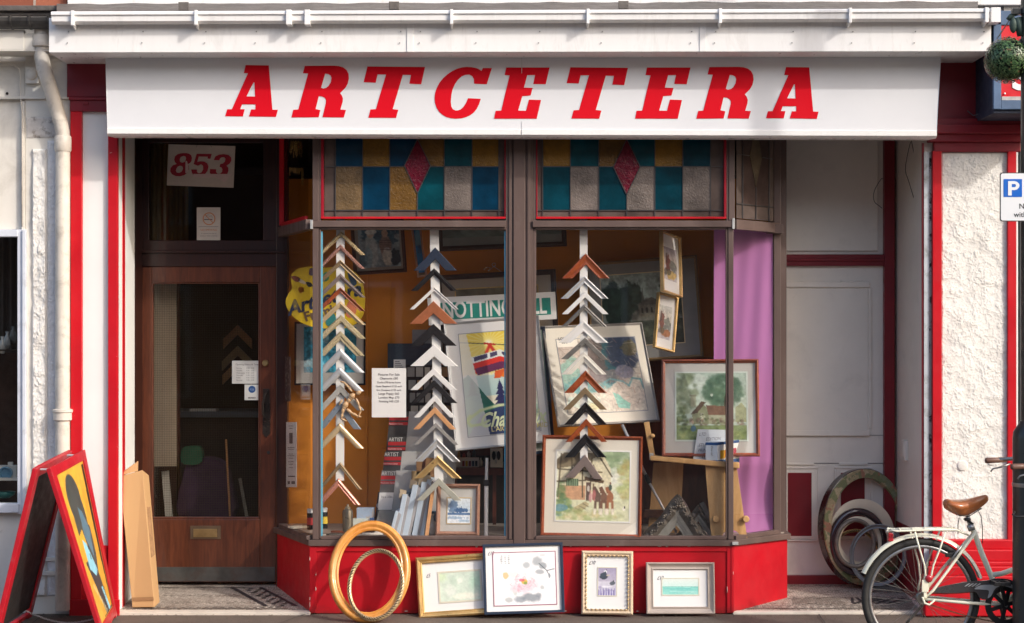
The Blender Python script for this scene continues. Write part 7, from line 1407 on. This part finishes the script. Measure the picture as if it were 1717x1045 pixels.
cr2.lathe([(.026, -.008), (.026, .008)], rc, 18, Matrix.Rotation(R(90), 4, 'X')); cro = cr2.build('chainring', M('black_chainring', (.02, .02, .021), .35, .2, .2), bike, bevel=.001)
MB().lathe([(.009, 0), (.009, .01)], rc+Vector((0, -.012, 0)), 14, Matrix.Rotation(R(90), 4, 'X')).build('bolt', alu, cro)
ca_ = MB(); ca_.beam(rc+Vector((0, -.02, 0)), B(1671, 972, -.075), .022, .014, (0, 1, 0)); ca_.beam(BB+Vector((0, .06, 0)), B(1693, 1054, .075), .022, .014, (0, 1, 0)); cao = ca_.build('crank', M('black_crank', (.02, .02, .02), .35, .3), bike, bevel=.003)
for P_, dy in (((1668, 974), -.12), ((1695, 1055), .12)):
    pd = MB(); c = B(*P_, dy); 
    for dx in (-.038, .038): pd.beam(c+Vector((dx, -.045, .004)), c+Vector((dx, .045, .004)), .014, .022)
    pd.beam(c+Vector((-.038, -.04, .004)), c+Vector((.038, -.04, .004)), .012, .02); pd.beam(c+Vector((-.038, .04, .004)), c+Vector((.038, .04, .004)), .012, .02); pd.tube([c+Vector((0, -.05, 0)), c+Vector((0, .05, 0))], .009, 8); pd.build('pedal', blkp, cao, bevel=.002)
cn = MB()
for A_, B2 in ((B(1554, 993, -.045), B(1680, 983, -.045)), (B(1554, 1011, -.045), B(1684, 1044, -.045))):
    n_ = 90
    for i in range(n_):
        p = A_.lerp(B2, i/n_)+Vector((0, 0, -.012*math.sin(math.pi*i/n_))); q_ = A_.lerp(B2, (i+.62)/n_)+Vector((0, 0, -.012*math.sin(math.pi*(i+.62)/n_))); cn.beam(p, q_, .005, .0075)
cn.build('chain', rust, bike); 
sk = MB(); sk.lathe([(.032, -.002), (.034, 0), (.032, .002)], hub+Vector((0, -.045, 0)), 20, Matrix.Rotation(R(90), 4, 'X')); sk.lathe([(.022, -.012), (.012, -.02)], hub+Vector((0, -.05, 0)), 16, Matrix.Rotation(R(90), 4, 'X')); sk.build('sprocket', steel, bike)
MB().tube([B(1560, 1006, .05), B(1530, 1045, .09), B(1526, 1049, .10)], .008, 8).build('kickstand', steel, bike)

# ------------------------------------------------------------------ street post, parking sign, topiary ball
PY_ = -1.33; post_ = thing('street_post', 'dark green-black cast iron street post with wide base box at the right edge', 'post', W(1735, 1105, PY_)); pc = fx(1730, PY_)
MB().lathe([(.058, .0), (.058, 6.6)], (pc, PY_, -.085), 28).build('shaft', M('mossy_black_post', (.020, .025, .020), .4, 0, .35, 5, .3, 40, .5, .2, ('#4c5a2a', 4, .55, .75, .5)), post_, smooth=True, autos=40)
MB().lathe([(.104, 0), (.102, .02), (.102, 1.24), (.098, 1.28), (.060, 1.34)], (pc, PY_, -.085), 28).build('base', iron, post_, smooth=True, autos=30)
for py, h_, r_ in ((19, .035, .065), (73, .04, .065)): MB().lathe([(r_, 0), (r_, h_)], (pc, PY_, fz(py+5, PY_)), 24).build('band', iron, post_, smooth=True, autos=30); MB().pb(1698, 1713, py-5, py+5, PY_-.02, PY_+.02).build('band_lug', iron, post_, bevel=.003)
MB().lathe([(.103, 0), (.105, .005), (.105, .02), (.103, .022)], (pc, PY_, fz(816, PY_)), 28).build('metal_strap', alu, post_, smooth=True, autos=30)
bx_ = MB(); bx_.tube([W(1708, 22, PY_), W(1694, 27, PY_), W(1690, 33, PY_)], .011, 8); bx_.tube([W(1706, 30, PY_), W(1712, 60, PY_)], .022, 8); bx_.ball(W(1699, 42, PY_), .022, .02, .045, 12, 8); bx_.build('hanging_bracket', M('verdigris_iron', (.045, .075, .062), .6, .2, .25, 14), post_, smooth=True)
lk = MB(); lk.tube([W(1702, 858, PY_-.10), W(1698, 863, PY_-.11), W(1704, 867, PY_-.13), W(1725, 866, PY_-.13), W(1745, 860, PY_-.1)], .006, 8); solo(lk, 'bicycle_lock', blkp, 'thin black cable lock looped round the post base', 'lock', smooth=True)
sg_ = thing('parking_sign', 'white parking plate with blue P square fixed to the street post', 'sign', W(1720, 371, PY_-.09)); ys = PY_-.09
def rrect(x0, x1, y0, y1, r_, y):
    pts = []
    for cx, cy, a0 in ((x1-r_, y0+r_, 0), (x0+r_, y0+r_, 90), (x0+r_, y1-r_, 180), (x1-r_, y1-r_, 270)):
        for k in range(6): t = R(a0+k*18); pts.append((fx(cx+r_*math.cos(t), y), fz(cy-r_*math.sin(t), y)))
    return pts
MB().prism(rrect(1676.5, 1772, 289.5, 371.5, 4, ys), ys, ys+.004).build('plate', M('sign_dark_edge', (.04, .04, .04), .4), sg_); MB().prism(rrect(1678, 1770.5, 291, 370, 3.5, ys), ys-.002, ys+.001).build('face', M('sign_white', (.72, .74, .76), .35, 0, .01, 3, 0), sg_)
MB().prism(rrect(1682.5, 1713.5, 300.5, 330.5, .8, ys), ys-.0035, ys-.0015).build('blue_square', M('sign_blue', (.004, .115, .50), .35, 0, .02, 3, 0), sg_)
pl_ = [[(1690, 304), (1701, 304), (1705, 305.2), (1708, 308), (1709, 311.5), (1708, 315), (1705, 317.8), (1701, 319), (1696, 319), (1696, 328), (1690, 328)], [(1696, 308.8), (1701, 308.8), (1703, 310), (1703, 312.8), (1701, 314.2), (1696, 314.2)]]
MB().outline([[(fx(x, ys), fz(y, ys)) for x, y in l] for l in pl_], ys-.005, ys-.003).build('letter', M('sign_white', (.72, .74, .76), .35), sg_)
mb = MB(); text_mb(mb, 'No return', .040, W(1708.5, 350, ys-.003), depth=0, offset=.0004); text_mb(mb, 'within 1 hour', .040, W(1700, 364, ys-.003), depth=0, offset=.0004); mb.build('lettering', M('sign_black', (.015, .015, .015), .5), sg_)
tb_ = thing('topiary_ball', 'round artificial box topiary ball hanging on a chain beside the street post', 'topiary', W(1688, 142, -1.27)); c = W(1690, 101, -1.27); RB = .128; mb = MB(); rs = random.Random(11)
MB().ball(c, RB*.86, RB*.86, RB*.86, 20, 14).build('core', M('dark_core', (.012, .022, .010), .9), tb_, smooth=True)
gm = {}
for ci, col in enumerate(((.035, .085, .03), (.065, .13, .045), (.13, .20, .075), (.16, .10, .05))):
    mb = MB(); n_ = (1500, 1500, 700, 70)[ci]
    for i in range(n_):
        u = rs.uniform(-1, 1); an = rs.random()*6.283; q_ = math.sqrt(1-u*u); d = Vector((q_*math.cos(an), q_*math.sin(an), u)); p = c+d*RB*rs.uniform(.86, 1.03)*(1+.03*mnoise.noise(d*4))
        t1 = d.cross(Vector((rs.uniform(-1, 1), rs.uniform(-1, 1), rs.uniform(-1, 1)))).normalized(); nn = (d+t1*rs.uniform(-.8, .8)).normalized(); t2 = nn.cross(t1).normalized(); L_ = rs.uniform(.006, .010); w_ = L_*.55
        mb.poly([p-t2*L_, p+t1*w_, p+t2*L_, p-t1*w_])
    mb.build('leaves', M('box_leaf_%d' % ci, col, .35, 0, .3, 30, 0, 10, .5, .2), tb_)
chn = MB(); a0, a1 = W(1672, 65, -1.27), W(1693, 33, -1.31)
for i in range(12):
    p = a0.lerp(a1, i/12); q_ = a0.lerp(a1, (i+1.15)/12); s_ = Vector((.004, 0, .002)) if i % 2 else Vector((0, .004, 0)); chn.tube([p+s_, q_+s_, q_-s_, p-s_], .0018, 5, closed=True)
chn.build('chain', steel, tb_)
